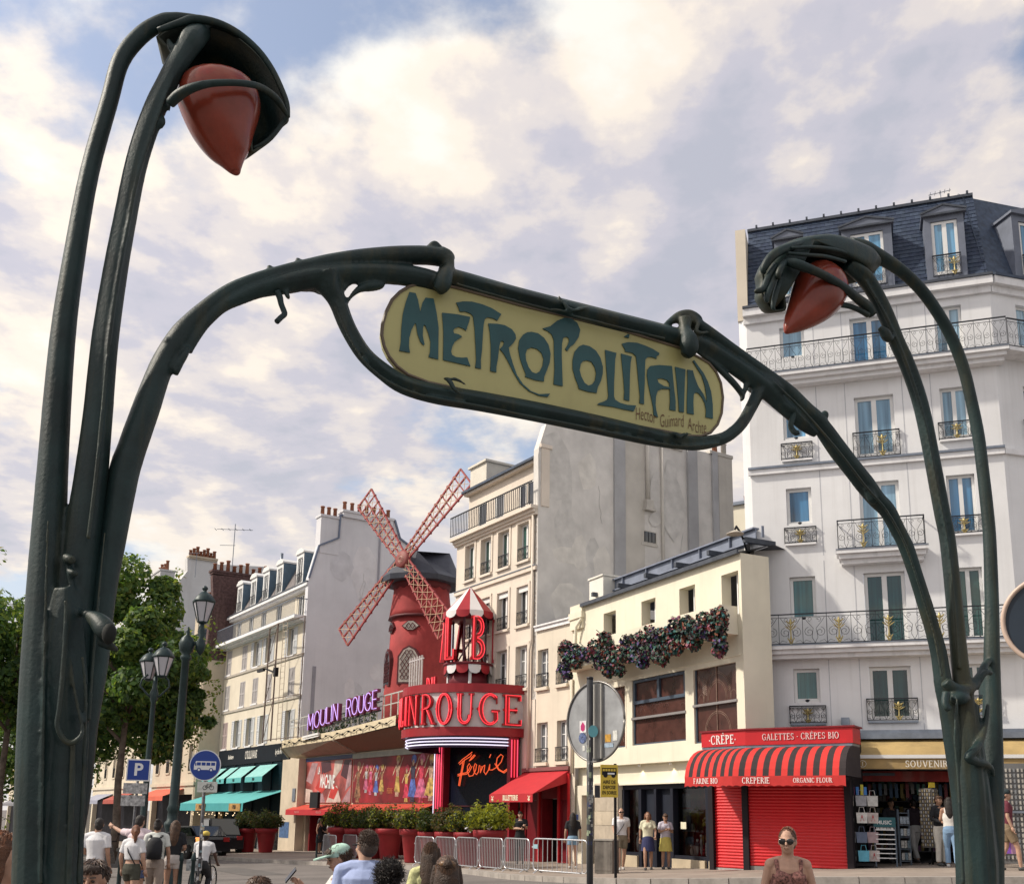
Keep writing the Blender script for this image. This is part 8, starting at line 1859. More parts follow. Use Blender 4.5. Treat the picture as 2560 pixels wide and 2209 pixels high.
    HL = [zl(*p) for p in ((785,165),(880,105),(960,92),(1080,112),(1180,165),(1280,250),(1350,345),(1405,450),(1428,520),(1433,582),(1405,610),(1355,672),(1300,715),(1256,735),(1250,640),(1240,520),(1180,420),(1060,330),(940,330),(880,290),(852,240))]
    hood(HL, 560, 150, .26, 1, .02, 1)
    m = MB(); sweep(m, [(395,76,14,-.01),(450,58,20,-.02),(485,48,22,-.02),(543,58,20,-.02),(596,84,18,-.02),(645,126,17,-.02),(680,174,16,-.02),(706,228,15,-.02),(718,262,13,-.02),(721,293,9,-.02)], 10)
    sweep(m, [(720,290,10,-.02),(706,308,10,0),(682,338,10,.01),(655,360,10,.02),(632,370,9,.03)], 8)
    sweep(m, [(426,258,26,-.06),(448,237,28,-.10),(478,221,24,-.14),(520,210,19,-.17),(570,207,17,-.18),(620,210,17,-.16),(655,220,17,-.12),(690,246,18,-.07),(710,275,14,-.03),(720,293,7,-.02)], 12); m.build('hood_rim', ci, t, None, 'stuff')
    zr = lambda a, b: (1800+a/2.353, 450+b/2.353)
    HR = [zr(*p) for p in ((248,535),(285,450),(350,400),(440,372),(540,358),(640,352),(740,372),(830,405),(920,450),(930,500),(880,570),(840,570),(760,545),(640,505),(500,500),(420,560),(378,640),(378,700),(382,760),(312,766),(270,715),(248,670),(258,600))]
    hood(HR, *zr(520, 440), .20, 1, .0, 1); HF = [zr(*p) for p in ((248,535),(285,450),(350,400),(440,372),(540,358),(640,352),(740,372),(830,405),(920,450),(930,500),(880,545),(800,520),(700,480),(560,452),(440,462),(380,520),(348,600),(345,690),(312,752),(270,715),(248,670),(258,600))]
    hood(HF, *zr(470, 415), .09, -1, -.01, 1)
    m = MB()
    sweep(m, [(*zr(388,480),20,-.10),(*zr(440,492),26,-.13),(*zr(520,520),24,-.14),(*zr(620,565),22,-.13),(*zr(720,625),22,-.10),(*zr(800,690),24,-.06),(*zr(860,740),28,-.03),(*zr(900,790),26,-.02)], 12)
    sweep(m, [(*zr(395,470),14,-.1),(*zr(360,515),18,-.12),(*zr(342,560),16,-.12),(*zr(352,580),8,-.11)], 8)
    sweep(m, [(*zr(505,362),14,-.08),(*zr(420,390),22,-.10),(*zr(330,430),26,-.10),(*zr(280,480),24,-.09),(*zr(255,530),18,-.08),(*zr(268,548),8,-.08)], 10)
    sweep(m, [(*zr(330,500),16,-.08),(*zr(280,580),18,-.09),(*zr(255,640),18,-.09),(*zr(215,655),14,-.09),(*zr(208,662),5,-.09)], 8)
    sweep(m, [(*zr(345,520),16,-.08),(*zr(300,620),18,-.10),(*zr(275,690),16,-.10),(*zr(280,720),8,-.10)], 8); sweep(m, [(*zr(360,560),14,-.08),(*zr(330,660),16,-.09),(*zr(312,740),12,-.09),(*zr(322,764),6,-.09)], 8)
    sweep(m, [(*zr(400,430),8,-.12),(*zr(500,440),10,-.13),(*zr(620,450),10,-.12),(*zr(740,480),8,-.10)], 8); sweep(m, [(*zr(420,400),8,-.12),(*zr(540,395),10,-.12),(*zr(680,410),10,-.10),(*zr(800,450),8,-.07)], 8)
    m.build('hood_rim', ci, t, None, 'stuff')
    # lamp glasses
    gm_ = pm('amber_glass', (.25,.046,.026), .22, var=.22, vs=6, spec=.4); gb = gm_.node_tree.nodes['Principled BSDF']; gb.inputs['Subsurface Weight'].default_value = .35; gb.inputs['Subsurface Radius'].default_value = (.08,.02,.01)
    def lampglass(pts, tr):
        m = MB(); S = catmull([(*tr(a, b), 2.16*r/ k_, y) for a, b, r, y in pts], 3); sweep(m, [tuple(s) for s in S], 22, .0, 3, k=1, flat=.86); return m.build('lamp_glass', gm_, t)
    k_ = 1.987; lampglass([(1078,392,105,.02),(1079,412,158,.02),(1082,446,184,.02),(1088,500,196,.02),(1095,562,186,.02),(1104,630,162,.02),(1120,700,132,.02),(1138,762,98,.02),(1152,805,62,.02),(1164,838,38,.02),(1172,858,22,.02),(1173,869,6,.02)], zl)
    k_ = 2.353; lampglass([(660,545,60,0),(640,570,120,0),(615,610,150,0),(580,660,156,0),(545,710,142,0),(505,760,116,0),(462,808,86,0),(425,848,58,0),(402,876,34,0),(390,895,16,0),(387,903,5,0)], zr)
    # cream panel and its letters
    out = [(1025,715),(1000,730),(980,750),(965,780),(956,812),(954,838),(960,866),(972,891),(992,916),(1020,937),(1070,956),(1200,985),(1354,1018),(1509,1050),(1650,1076),(1720,1090),(1752,1090),(1776,1081),(1794,1060),(1804,1032),(1807,993),(1802,958),(1790,930),(1772,908),(1745,892),(1700,870),(1547,823),(1432,795),(1300,763),(1150,722),(1090,708),(1055,708)]
    yp = -.005
    pan = pm('cream_enamel', (.41,.385,.165), .38, var=.10, vs=1.6, stain=.5, streak=(3,3,1.2), scol=(.26,.20,.09), spec=.4)
    m = MB(); m.prism([Q.px(u, v, yp) for u, v in out], yp, yp+.03); sp_ = m.build('sign_panel', pan, t)
    m = MB(); S = [Q.px(u, v, yp) for u, v in out]; m.tube([(a, yp-.001, b) for a, b in S]+[(S[0][0], yp-.001, S[0][1])], .007, 5, smooth=False); m.build('panel_edge', pm('edge_brown', (.12,.09,.06), .5), sp_)
    lm = pm('letter_green', (.018,.075,.082), .5, var=.15, vs=6)
    zA = lambda a, b: (940+a/3.985, 700+b/3.985); zB = lambda a, b: (1380+a/4.504, 780+b/4.504)
    G = [
     (zA, [[(330,125),(390,135),(415,200),(437,325),(460,230),(490,180),(570,190),(600,330),(620,480),(618,650),(616,795),(520,770),(535,720),(540,620),(520,540),(490,460),(475,450),(465,480),(462,560),(480,645),(470,655),(440,620),(410,540),(395,440),(385,435),(350,500),(328,580),(325,660),(335,728),(230,708),(245,620),(250,480),(265,340),(295,220)]]),
     (zA, [[(655,330),(800,345),(935,372),(920,430),(892,510),(870,490),(820,470),(780,485),(765,510),(775,535),(820,545),(855,567),(820,590),(780,620),(755,670),(745,720),(755,750),(790,770),(850,778),(905,775),(920,820),(938,862),(800,830),(665,800),(668,650),(668,500)]]),
     (zA, [[(795,230),(860,218),(950,220),(1050,245),(1150,285),(1245,345),(1225,375),(1205,408),(1160,385),(1110,375),(1080,390),(1068,450),(1060,550),(1052,700),(1040,800),(1042,888),(985,877),(995,800),(988,650),(978,480),(965,370),(940,340),(890,320),(830,318),(815,270)]]),
     (zA, [[(1115,437),(1200,440),(1280,455),(1350,495),(1385,545),(1390,585),(1365,630),(1318,680),(1330,740),(1360,840),(1400,950),(1460,1040),(1540,1110),(1620,1140),(1730,1135),(1705,1168),(1620,1155),(1520,1110),(1430,1030),(1370,930),(1310,810),(1270,740),(1230,690),(1262,655),(1272,625),(1255,608),(1235,620),(1222,680),(1212,780),(1195,870),(1195,922),(1135,910),(1140,800),(1140,650),(1130,520)]]),
     (zA, [[(1545,520),(1610,535),(1670,580),(1715,650),(1735,740),(1725,830),(1695,910),(1670,970),(1668,1013),(1580,1000),(1480,965),(1490,945),(1460,870),(1430,780),(1413,680),(1425,600),(1460,550),(1500,525)], [(1545,675),(1600,690),(1645,730),(1665,790),(1655,860),(1630,910),(1590,935),(1550,920),(1515,870),(1490,800),(1485,740),(1500,695)]]),
     (zA, [[(1655,487),(1730,465),(1800,410),(1870,380),(1940,385),(2000,430),(2030,500),(2015,570),(1970,640),(1930,670),(1900,712),(1880,690),(1905,650),(1920,610),(1915,580),(1890,568),(1860,580),(1848,640),(1845,750),(1850,900),(1855,1060),(1765,1042),(1775,900),(1770,700),(1768,600),(1745,545),(1710,515)]]),
     (zB, [[(345,372),(420,390),(490,440),(540,520),(567,620),(565,700),(545,780),(510,850),(497,915),(400,900),(298,868),(290,830),(255,740),(228,640),(228,540),(250,450),(300,390)], [(390,548),(440,565),(475,620),(492,690),(480,770),(450,815),(405,832),(360,800),(325,730),(305,660),(318,590),(345,555)]]),
     (zB, [[(593,430),(720,465),(705,540),(700,680),(693,800),(692,950),(705,990),(760,1025),(840,1048),(940,1055),(930,1085),(915,1120),(800,1098),(680,1070),(600,1060),(505,1045),(520,1030),(580,1010),(620,985),(630,950),(620,800),(605,600)]]),
     (zB, [[(772,472),(893,505),(880,570),(872,700),(868,850),(865,1003),(805,990),(810,900),(800,750),(785,600)], [(845,252),(868,258),(858,298),(805,283)]]),
     (zB, [[(783,360),(850,343),(950,350),(1050,385),(1130,420),(1205,468),(1195,490),(1170,500),(1172,530),(1120,510),(1070,510),(1045,540),(1040,650),(1038,800),(1030,950),(1030,1040),(980,1030),(985,950),(970,800),(955,620),(940,500),(900,465),(815,448),(820,430),(800,400)]]),
     (zB, [[(1100,612),(1200,600),(1345,612),(1355,720),(1370,880),(1385,1000),(1385,1115),(1318,1102),(1325,1000),(1320,870),(1230,868),(1185,890),(1165,950),(1160,1050),(1170,1120),(1188,1188),(1140,1165),(1135,1080),(1110,960),(1080,820),(1065,720),(1070,650)], [(1175,755),(1230,750),(1290,770),(1318,810),(1316,850),(1250,835),(1195,800)]]),
     (zB, [[(1380,620),(1497,650),(1490,750),(1485,900),(1478,1132),(1425,1125),(1418,1000),(1400,800)]]),
     (zB, [[(1520,652),(1580,662),(1600,740),(1640,840),(1700,930),(1735,1020),(1735,960),(1715,830),(1680,720),(1630,640),(1580,555),(1595,545),(1640,610),(1700,690),(1750,790),(1785,900),(1803,1040),(1805,1203),(1725,1188),(1728,1100),(1715,1030),(1680,960),(1640,915),(1610,908),(1590,930),(1585,1020),(1590,1155),(1515,1142),(1515,1000),(1522,800)]])]
    for tr, loops in G:
        cu = bpy.data.curves.new('letter', 'CURVE'); cu.dimensions = '2D'; cu.fill_mode = 'BOTH'; cu.extrude = .002
        for lp in loops:
            s = cu.splines.new('POLY'); s.points.add(len(lp)-1); s.use_cyclic_u = True
            for q, (a, b) in zip(s.points, lp): x, z = Q.px(*tr(a, b), yp); q.co = (x, z, 0, 1)
        ob = bpy.data.objects.new('letter', cu); COL.objects.link(ob); me = bpy.data.meshes.new_from_object(ob); bpy.data.objects.remove(ob); bpy.data.curves.remove(cu)
        me.materials.clear(); me.materials.append(lm); o = put('letter', me, sp_, (0, yp-.0035, 0), (pi/2, 0, 0))
    sg = pm('signature_brown', (.13,.055,.03), .6, var=.2)
    x0, z0 = Q.px(*zB(935,1195), yp); x1, z1 = Q.px(*zB(1735,1335), yp); a = atan2(z1-z0, x1-x0); L = sqrt((x1-x0)**2+(z1-z0)**2)
    tx = text_mb('Hector  Guimard  Archte', .085, 0, 1.0, .1, False, -.001); mx = max(v[0] for v in tx.v); k = L/mx
    for i, v in enumerate(tx.v): tx.v[i] = (v[0]*k, 0, v[2]+.008*sin(v[0]*14))
    tx.build('signature', sg, sp_, None, 'stuff', (x0, yp-.003, z0-.01), (0, -a, 0))
    return t
metro()
# ---------------------------------------------------------------- people
SK = {'fair': (.46,.28,.20), 'tan': (.38,.22,.15), 'olive': (.36,.21,.14), 'dark': (.11,.06,.045)}
HR_ = {'brown': (.075,.038,.02), 'dark': (.018,.013,.011), 'auburn': (.17,.065,.03), 'short': (.09,.06,.045), 'ginger': (.20,.08,.035)}
def hand(mb, w, d, side, curl=.5):
    """palm, four fingers of different length and a thumb; d = direction of the forearm"""
    w = Vector(w); d = Vector(d).normalized(); s = d.cross(Vector((0,1,0))); s = s.normalized() if s.length > .2 else Vector((1,0,0)); nrm = s.cross(d).normalized()
    if nrm.y > 0: nrm = -nrm
    k = w+d*.085; mb.tube([w-d*.02, w+d*.03, k], [.024,.034,.034], 8, flat=(.55,1) if False else None)
    for i, L in enumerate((.062,.075,.07,.055)):
        b = k+s*((i-1.5)*.019); p1 = b+d*L*.5+nrm*L*.18*curl; p2 = p1+d*L*.35*(1-curl*.7)+nrm*L*.5*curl; p3 = p2+d*L*.15*(1-curl*1.4)+nrm*L*.35*curl; mb.tube([b-d*.015, p1, p2, p3], [.0095,.009,.0085,.006], 6)
    t0 = w+d*.03-s*.025*side; mb.tube([t0, t0-s*.03*side+d*.025+nrm*.015, t0-s*.03*side+d*.06+nrm*.03*(.5+curl)], [.012,.011,.007], 6)
ARM = {'down': ((.235,.03,1.15),(.245,-.05,.91)), 'swing': ((.235,-.06,1.17),(.22,-.22,1.00)), 'back': ((.235,.10,1.16),(.24,.12,.92)), 'phone': ((.225,-.03,1.16),(.07,-.24,1.23)), 'hold': ((.23,.02,1.15),(.12,-.22,1.08)), 'up': ((.40,-.08,1.44),(.58,-.16,1.52)), 'bar': ((.24,-.16,1.20),(.24,-.42,1.06)), 'read': ((.22,-.05,1.18),(.16,-.30,1.26)), 'fold': ((.24,-.02,1.16),(-.02,-.17,1.16))}
def person(label, u, Y, h, yaw, skin='fair', hair=('brown','short'), top=('tee',(.7,.7,.7)), bot=('shorts',(.1,.1,.12)), arms=('down','down'), legs='stand', topv=None, off=0.0, fem=False, vox=.017, turn=0.0, nod=0.0, xtra=None, shoes=(.06,.06,.06), group=None, lean=0.0):
    p = at(u, 2100, Y); z = ground_z(p.x, p.y)+off; s = h/1.75
    if topv is not None: z = at(u, topv, Y).z-h
    t = thing('person', label, 'person', (p.x, p.y, z), radians(yaw), group); t.scale = (s,s,s)
    sm = pm('skin_'+skin, SK[skin], .55, var=.10, vs=14, spec=.35); sh = .165 if fem else .19; hp = .085 if fem else .09; B = MB()
    def key(c): return '_'.join('%d' % int(v*255) for v in c)
    Ln = Matrix.Translation((0,0,.95)) @ Matrix.Rotation(radians(lean), 4, 'X') @ Matrix.Translation((0,0,-.95)); L = lambda q: tuple(Ln @ Vector(q))
    tor = [(0,.01,.86),(0,.01,.95),(0,0,1.08),(0,-.005,1.22),(0,0,1.36),(0,.012,1.43),(0,.015,1.475)]; tr = [.15,.172 if fem else .165,.132 if fem else .145,.155 if fem else .17,.165 if fem else .18,.13,.07]
    B.tube([L(q) for q in tor], tr, 14, flat=(.64,1))
    if fem:
        for sg in (-1,1): B.ball(L((sg*.075,-.085,1.29)), (.062,.055,.06), 10, 7)
    B.tube([L((0,.02,1.42)), L((0,.005,1.50)), L((0,-.005,1.58))], [.066,.056,.056], 10)
    Hc = Vector(L((0,-.014,1.618))); HM = Matrix.Translation(Hc) @ Matrix.Rotation(radians(turn), 4, 'Z') @ Matrix.Rotation(radians(nod), 4, 'X')
    H = MB(); H.ball((0,.012,.022), (.077,.096,.103), 14, 10); H.ball((0,-.024,-.05), (.060,.066,.068), 12, 8); H.ball((0,-.060,-.082), (.028,.024,.024), 8, 6); H.tube([(0,-.088,.022),(0,-.104,-.012),(0,-.108,-.024)], [.010,.014,.015], 8); H.ball((0,-.082,.028), (.05,.016,.012), 8, 5)
    for sg in (-1,1): H.ball((sg*.077,.012,-.004), (.012,.022,.033), 8, 6); H.ball((sg*.038,-.064,-.028), (.026,.022,.026), 8, 6)
    H.ball((0,-.090,-.055), (.022,.010,.011), 8, 5)
    H.xf(HM); B.v, B.f, B.m, B.sm = B.v, B.f, B.m, B.sm; B.add(H.v, H.f, 0, True)
    E = MB(); A_ = []
    for sg, pose in zip((-1,1), arms):
        e, w = ARM[pose] if isinstance(pose, str) else pose; S = Vector(L((sg*sh,.01,1.415))); e = Vector(L((sg*e[0], e[1], e[2]))); w = Vector(L((sg*w[0], w[1], w[2]))); A_.append((S, e, w)); B.ball(S+Vector((0,0,-.012)), (.056,.058,.060), 10, 8); B.tube([L((0,.02,1.445)), S.lerp(Vector(L((0,.02,1.445))),.45)+Vector((0,0,.012)), S], [.05,.048,.05], 8); B.tube([S, S.lerp(e,.45), e], [.052,.046,.040], 10); B.tube([e, e.lerp(w,.35), w], [.040,.039,.026], 10); hand(E, w, (w-e), sg, .75 if pose in ('phone','read','bar','hold') else .45)
    K = {'stand': ((.0,.0),(.0,.0)), 'walk': ((-.14,-.20),(.06,.24)), 'step': ((.05,.18),(-.12,-.14)), 'ride': ((-.30,-.10),(-.22,.02))}[legs]; Lg = []
    for sg, (ky, ay) in zip((-1,1), K):
        hip = Vector((sg*hp,.01,.90)); kn = Vector((sg*.095, ky-.015, .49 if legs != 'ride' else .62)); an = Vector((sg*.095, ay+.015, .085 if legs != 'ride' else (.10 if sg < 0 else .28))); Lg.append((hip, kn, an)); B.tube([hip, hip.lerp(kn,.45), kn], [.088,.077,.056], 12); B.tube([kn, kn.lerp(an,.32), an], [.054,.057,.036], 12); B.tube([an+Vector((0,.03,-.03)), an+Vector((0,-.07,-.05)), an+Vector((0,-.15,-.062))], [.04,.036,.026], 8)
    body = grown(B, vox, 'body', sm, t, E, 3)
    # face
    F = MB(); Ee = MB()
    for sg in (-1,1): Ee.ball((sg*.032,-.086,.010), (.013,.008,.008), 8, 6); F.bar((sg*.012,-.094,.033), (sg*.05,-.083,.035), .009)
    F.bar((-.024,-.099,-.052), (.024,-.099,-.052), .007, .010); F.xf(HM); Ee.xf(HM); Ee.build('eyes', pm('eye_dark', (.03,.022,.02), .2), t, None, 'stuff'); F.build('brows_and_mouth', pm('brow_'+hair[0], tuple(v*.9+.03 for v in HR_[hair[0]]), .7), t, None, 'stuff')
    # hair
    hm = pm('hair_'+hair[0]+('_near' if vox < .012 else ''), tuple(v*(.6 if vox < .012 else 1) for v in HR_[hair[0]]), .5, var=.35, vs=18, bump=.7, bs=70, spec=.4); G = MB(); st = hair[1]; rnd = random.Random(len(label)*7+int(u))
    if st != 'bald':
        G.ball((0,.024,.034), (.082,.099,.096), 14, 10); G.ball((0,.050,-.01), (.079,.075,.085), 12, 8)
        if st in ('long','half','wavy'): G.tube([(0,.055,.08),(0,.085,-.03),(0,.10,-.16),(0,.11,-.30),(0,.11,-.42)], [.07,.092,.10,.092,.05], 12, flat=(.6,1)); [G.tube([(sg*.07,.02,.06),(sg*.088,.02,-.05),(sg*.085,.03,-.18)], [.03,.032,.02], 8) for sg in (-1,1)]
        if st == 'pony': G.tube([(0,.10,.05),(0,.14,.0),(0,.13,-.14),(0,.12,-.22)], [.035,.042,.035,.012], 10)
        if st in ('bun','half'): G.ball((0,.085 if st == 'bun' else .10,.105 if st == 'bun' else .07), (.048,.045,.038), 10, 7)
        if st == 'curly':
            for i in range(70): d = Vector((rnd.gauss(0,1), rnd.gauss(.4,1), rnd.gauss(.4,1))).normalized(); G.ball((d.x*.10, .03+d.y*.11, .05+d.z*.11), .03, 6, 5)
        if st in ('short','fringe'): G.tube([(-.06,-.055,.075),(0,-.078,.088),(.06,-.055,.08)], [.028,.032,.026], 8)
        G.xf(HM); grown(G, min(vox, .012), 'hair', hm, t, None, 2)
        if vox < .012:   # locks laid over the skull
            q = MB(); q2 = MB(); bun = Vector((0,.09,.10))
            for i in range(1300 if st == 'buzz' else 640):
                d = Vector((rnd.gauss(0,1), rnd.gauss(.25,1), rnd.gauss(.35,.9))).normalized()
                if d.y < -.25 and d.z < .45+.25*abs(d.x) or st == 'bun' and d.y < -.3: continue
                p0 = Vector((d.x*.083, .024+d.y*.101, .034+d.z*.098)); dn = Vector((0,0,-1)); tg = (dn-d*dn.dot(d)); tg = tg.normalized() if tg.length > .05 else Vector((0,1,0)); r0 = rnd.uniform(.0035,.0065); jit = lambda k: Vector((rnd.uniform(-k,k), rnd.uniform(-k,k), rnd.uniform(-k,k)))
                if st == 'curly': pts = [p0]+[p0+d*.015*k+jit(.022) for k in range(1,6)]
                elif st == 'bun': pts = [p0, p0.lerp(bun,.35)+d*.02+jit(.004), p0.lerp(bun,.7)+d*.02+jit(.008), bun+jit(.03)]; r0 *= .7
                elif st == 'buzz': r0 = .003; pts = [p0-d*.004, p0+d*.004+jit(.004), p0+d*.010+jit(.006)]
                elif st in ('short','fringe','bald'): tg = tg+Vector((0,-.5 if d.z > .6 else .2,0)); pts = [p0, p0+tg*.025+d*.006+jit(.004), p0+tg*.05+d*.003+jit(.009)]
                else:
                    w = rnd.uniform(0,6); sd = 1 if d.x > 0 else -1; x1 = d.x*.085 if d.y > 0 else sd*.088; ln = rnd.uniform(.24,.46); pts = [p0, Vector((x1, max(.03,.024+d.y*.10), -.03))+jit(.008)]+[Vector((x1*(1-.25*k/5)+.014*sin(w+k*1.5), max(.05,.06+d.y*.05)+.012*cos(w+k*1.3), -.03-ln*k/5)) for k in range(1,6)]
                    if st == 'half' and d.z > .35 and d.y > -.6: pts = [p0, p0.lerp(Vector((0,.12,.07)),.5)+d*.018, Vector((0,.125,.065))+jit(.015)]
                n_ = len(pts); (q if rnd.random() < .6 else q2).tube(pts, [r0*(1-.75*k/(n_-1)) for k in range(n_)], 4, caps=False)
            for w_, k in ((q, .9), (q2, 1.6)): w_.xf(HM); w_.build('hair_locks', pm('locks_%s_%d' % (hair[0], int(k*10)), tuple(v*k for v in HR_[hair[0]]), .42, var=.4, vs=45, spec=.5), t, None, 'stuff')
    # clothes
    tk, tc = top; tm = pm('cloth_'+key(tc)+('_dye' if tk == 'dye' else '_print' if tk == 'print' else ''), tc, .85, var={'dye': .9, 'print': .75}.get(tk, .07), vs={'dye': 5, 'print': 38}.get(tk, 6), bump=.35, bs=11); G = MB(); g = .014; lo = .93 if tk != 'crop' else 1.10
    zs = [lo, 1.02, 1.10, 1.22, 1.36, 1.425]; xs = [.158 if lo < 1 else .14, .150, .145, .165, .176 if fem else .192, .13]; zs[0] = lo
    pts = [(z_, x_) for z_, x_ in zip(zs, xs) if z_ >= lo]
    if tk in ('tank','print'): pts = [q if q[0] < 1.36 else (q[0]-.03, q[1]*.84) for q in pts]
    G.tube([L((0,.004,z_)) for z_, x_ in pts], [x_+g for z_, x_ in pts], 16, flat=(.68,1))
    if fem: [G.ball(L((sg*.075,-.088,1.29)), (.068,.060,.066), 10, 7) for sg in (-1,1)]
    if tk in ('tank','print'):
        for sg in (-1,1): G.tube([L((sg*.10,-.085,1.33)), L((sg*.115,-.04,1.445)), L((sg*.11,.04,1.455)), L((sg*.10,.09,1.34))], .022, 8)
    else:
        G.tube([L((0,.016,1.39)), L((0,.014,1.455)), L((0,.012,1.505 if tk == 'long' else 1.47))], [.115,.080,.066], 12, flat=(.85,1))
        for S, e, w in A_:
            G.ball(S+Vector((0,0,-.008)), (.070,.072,.074), 10, 8); G.tube([L((0,.02,1.45)), S.lerp(Vector(L((0,.02,1.45))),.45)+Vector((0,0,.016)), S], [.062,.062,.064], 8); G.tube([S+Vector((0,0,.012)), S.lerp(e,.4), S.lerp(e,.72)], [.066,.066,.066], 12)
            if tk == 'long': G.tube([S.lerp(e,.6), e, e.lerp(w,.5), e.lerp(w,.93)], [.056,.052,.048,.040], 10)
    grown(G, vox, 'top', tm, t, None, 2)
    bk, bc = bot; bm_ = pm('cloth_'+key(bc), bc, .85, var=.10, vs=7, bump=.35, bs=11); G = MB(); G.tube([(0,.008,.83),(0,.008,.93),(0,.006,1.03)], [.172,.182,.155], 16, flat=(.70,1))
    if bk == 'skirt': G.tube([(0,.0,1.0),(0,0,.9),(0,-.01,.74),(0,-.01,.56)], [.150,.182,.205,.225], 18, flat=(.78,1))
    else:
        f = {'shorts': .72, 'mini': .42, 'pants': 1.0}[bk]
        for hip, kn, an in Lg:
            G.tube([hip+Vector((0,0,.0)), hip.lerp(kn,.5*f), hip.lerp(kn,f)], [.104,.098,.092 if f < 1 else .072], 12)
            if bk == 'pants': G.tube([kn+Vector((0,0,.03)), kn, kn.lerp(an,.5), kn.lerp(an,.97)], [.074,.072,.068,.066], 12)
    grown(G, vox, {'skirt': 'skirt', 'pants': 'trousers'}.get(bk, 'shorts'), bm_, t, None, 2)
    for hip, kn, an in Lg:
        m = MB(); m.tube([an+Vector((0,.05,-.045)), an+Vector((0,.0,-.04)), an+Vector((0,-.09,-.05)), an+Vector((0,-.17,-.062))], [.036,.048,.044,.026], 10); m.build('shoe', pm('shoe_'+key(shoes), shoes, .6), t)
    if xtra: xtra(t, HM, A_, L)
    return t
def sunglasses(t, HM, A_, L):
    m = MB(); 
    for sg in (-1,1): m.ball((sg*.036,-.098,.012), (.034,.010,.029), 12, 8); m.bar((sg*.068,-.09,.018), (sg*.080,.01,.012), .007)
    m.bar((-.01,-.104,.018), (.01,-.104,.018), .006); m.xf(HM); m.build('sunglasses', pm('lens_dark', (.012,.009,.009), .12, var=0, spec=.6), t, None, 'stuff')
def backpack(c):
    def f(t, HM, A_, L):
        m = MB(); m.tube([L((0,.19,1.0)), L((0,.20,1.15)), L((0,.19,1.32)), L((0,.17,1.40))], [.13,.15,.14,.08], 12, flat=(.62,1)); m.build('backpack', pm('pack_%d' % int(c[0]*999), c, .75, var=.15, bump=.3, bs=15), t); m = MB()
        for sg in (-1,1): m.tube([L((sg*.09,.15,1.40)), L((sg*.12,.0,1.48)), L((sg*.12,-.12,1.36)), L((sg*.13,-.06,1.12)), L((sg*.10,.12,1.04))], .018, 6, flat=(.5,1.4))
        m.build('strap', pm('strap_black', (.02,.02,.022), .7), t, None, 'stuff')
    return f
def cap(c, back=1, brim=.15):
    def f(t, HM, A_, L):
        m = MB(); m.ball((0,.02,.066), (.098,.115,.075), 16, 9); m.xf(HM); mt = pm('cap_%d_%d' % (int(c[0]*999), int(c[2]*999)), c, .8, var=.35 if brim > .12 else .1, vs=6); m.build('cap', mt, t)
        if brim: m = MB(); m.slab([(.088*cos(radians(a))*1.02, -.06-(brim*sin(radians(a)))) for a in range(0,181,15)], .048, .060); m.xf(HM); m.build('cap_brim', mt, t)
    return f
def both(*fs):
    def f(*a):
        for g in fs: g(*a)
    return f
def strap(c=(.02,.02,.022), sg=1):
    def f(t, HM, A_, L): MB().tube([L((-sg*.13,.12,1.02)), L((sg*.02,.145,1.25)), L((sg*.13,.03,1.475)), L((sg*.04,-.15,1.25)), L((-sg*.15,-.10,.98))], .018, 6, flat=(.5,1.3)).build('shoulder_strap', pm('strap_black', c, .7), t)
    return f
def bag(i, c, w=.15, hh=.3, cross=None):
    def f(t, HM, A_, L):
        W_ = A_[i][2]; x, y, z = W_.x, W_.y, W_.z-.12; m = MB(); m.box(x-w*.35, x+w*.35, y-w, y+w, z-hh-.1, z-.1); b = m.build('carrier_bag', pm('bagc_%d_%d' % (int(c[0]*999), int(c[2]*999)), c, .6, var=.12, vs=5), t)
        m = MB(); m.tube([(x,y-w*.5,z-.1),(x,y-.02,z+.04),(x,y+w*.5,z-.1)], .008, 5); m.build('handle', MATS['strap_black'] if 'strap_black' in MATS else black_paint, b)
        if cross: MB().box(x-w*.36, x+w*.36, y-w*.1, y+w*.6, z-hh-.095, z-.11).build('bag_stripe', pm('stripe_%d' % int(cross[2]*999), cross, .6), b)
    return f
def phone(i, col=(.015,.015,.018)):
    def f(t, HM, A_, L):
        S, e, w = A_[i]; d = (w-e).normalized(); c = w+d*.13+Vector((0,-.035,.03)); m = MB(); m.box(-.038,.038,-.005,.005,-.075,.075); o = m.build('phone', pm('phone_black', col, .15, var=0), t, None, None, tuple(c), (radians(-35), radians(18), 0)); MB().box(-.034,.034,-.0065,-.0051,-.07,.07).build('screen', pm('phone_screen', (.03,.03,.035), .05, var=0, spec=.7), o)
    return f
def glasses(t, HM, A_, L):
    m = MB(); m.bar((.082,.02,.016), (.07,-.09,.018), .008); m.bar((-.082,.02,.016), (-.07,-.09,.018), .008); m.bar((-.07,-.095,.016), (.07,-.095,.016), .02, .012); m.xf(HM); m.build('glasses', black_paint, t, None, 'stuff')
def clip(t, HM, A_, L): m = MB(); m.ball((0,.105,.075), (.06,.03,.028), 10, 7); m.xf(HM); m.build('hair_clip', pm('clip_brown', (.16,.09,.045), .4), t)
WT = (.66,.66,.68); NV = (.035,.05,.09); BK = (.015,.016,.02); NG = 'people near the camera'; TG = 'tourists by the street lamps'; SG = 'people on the far pavement'
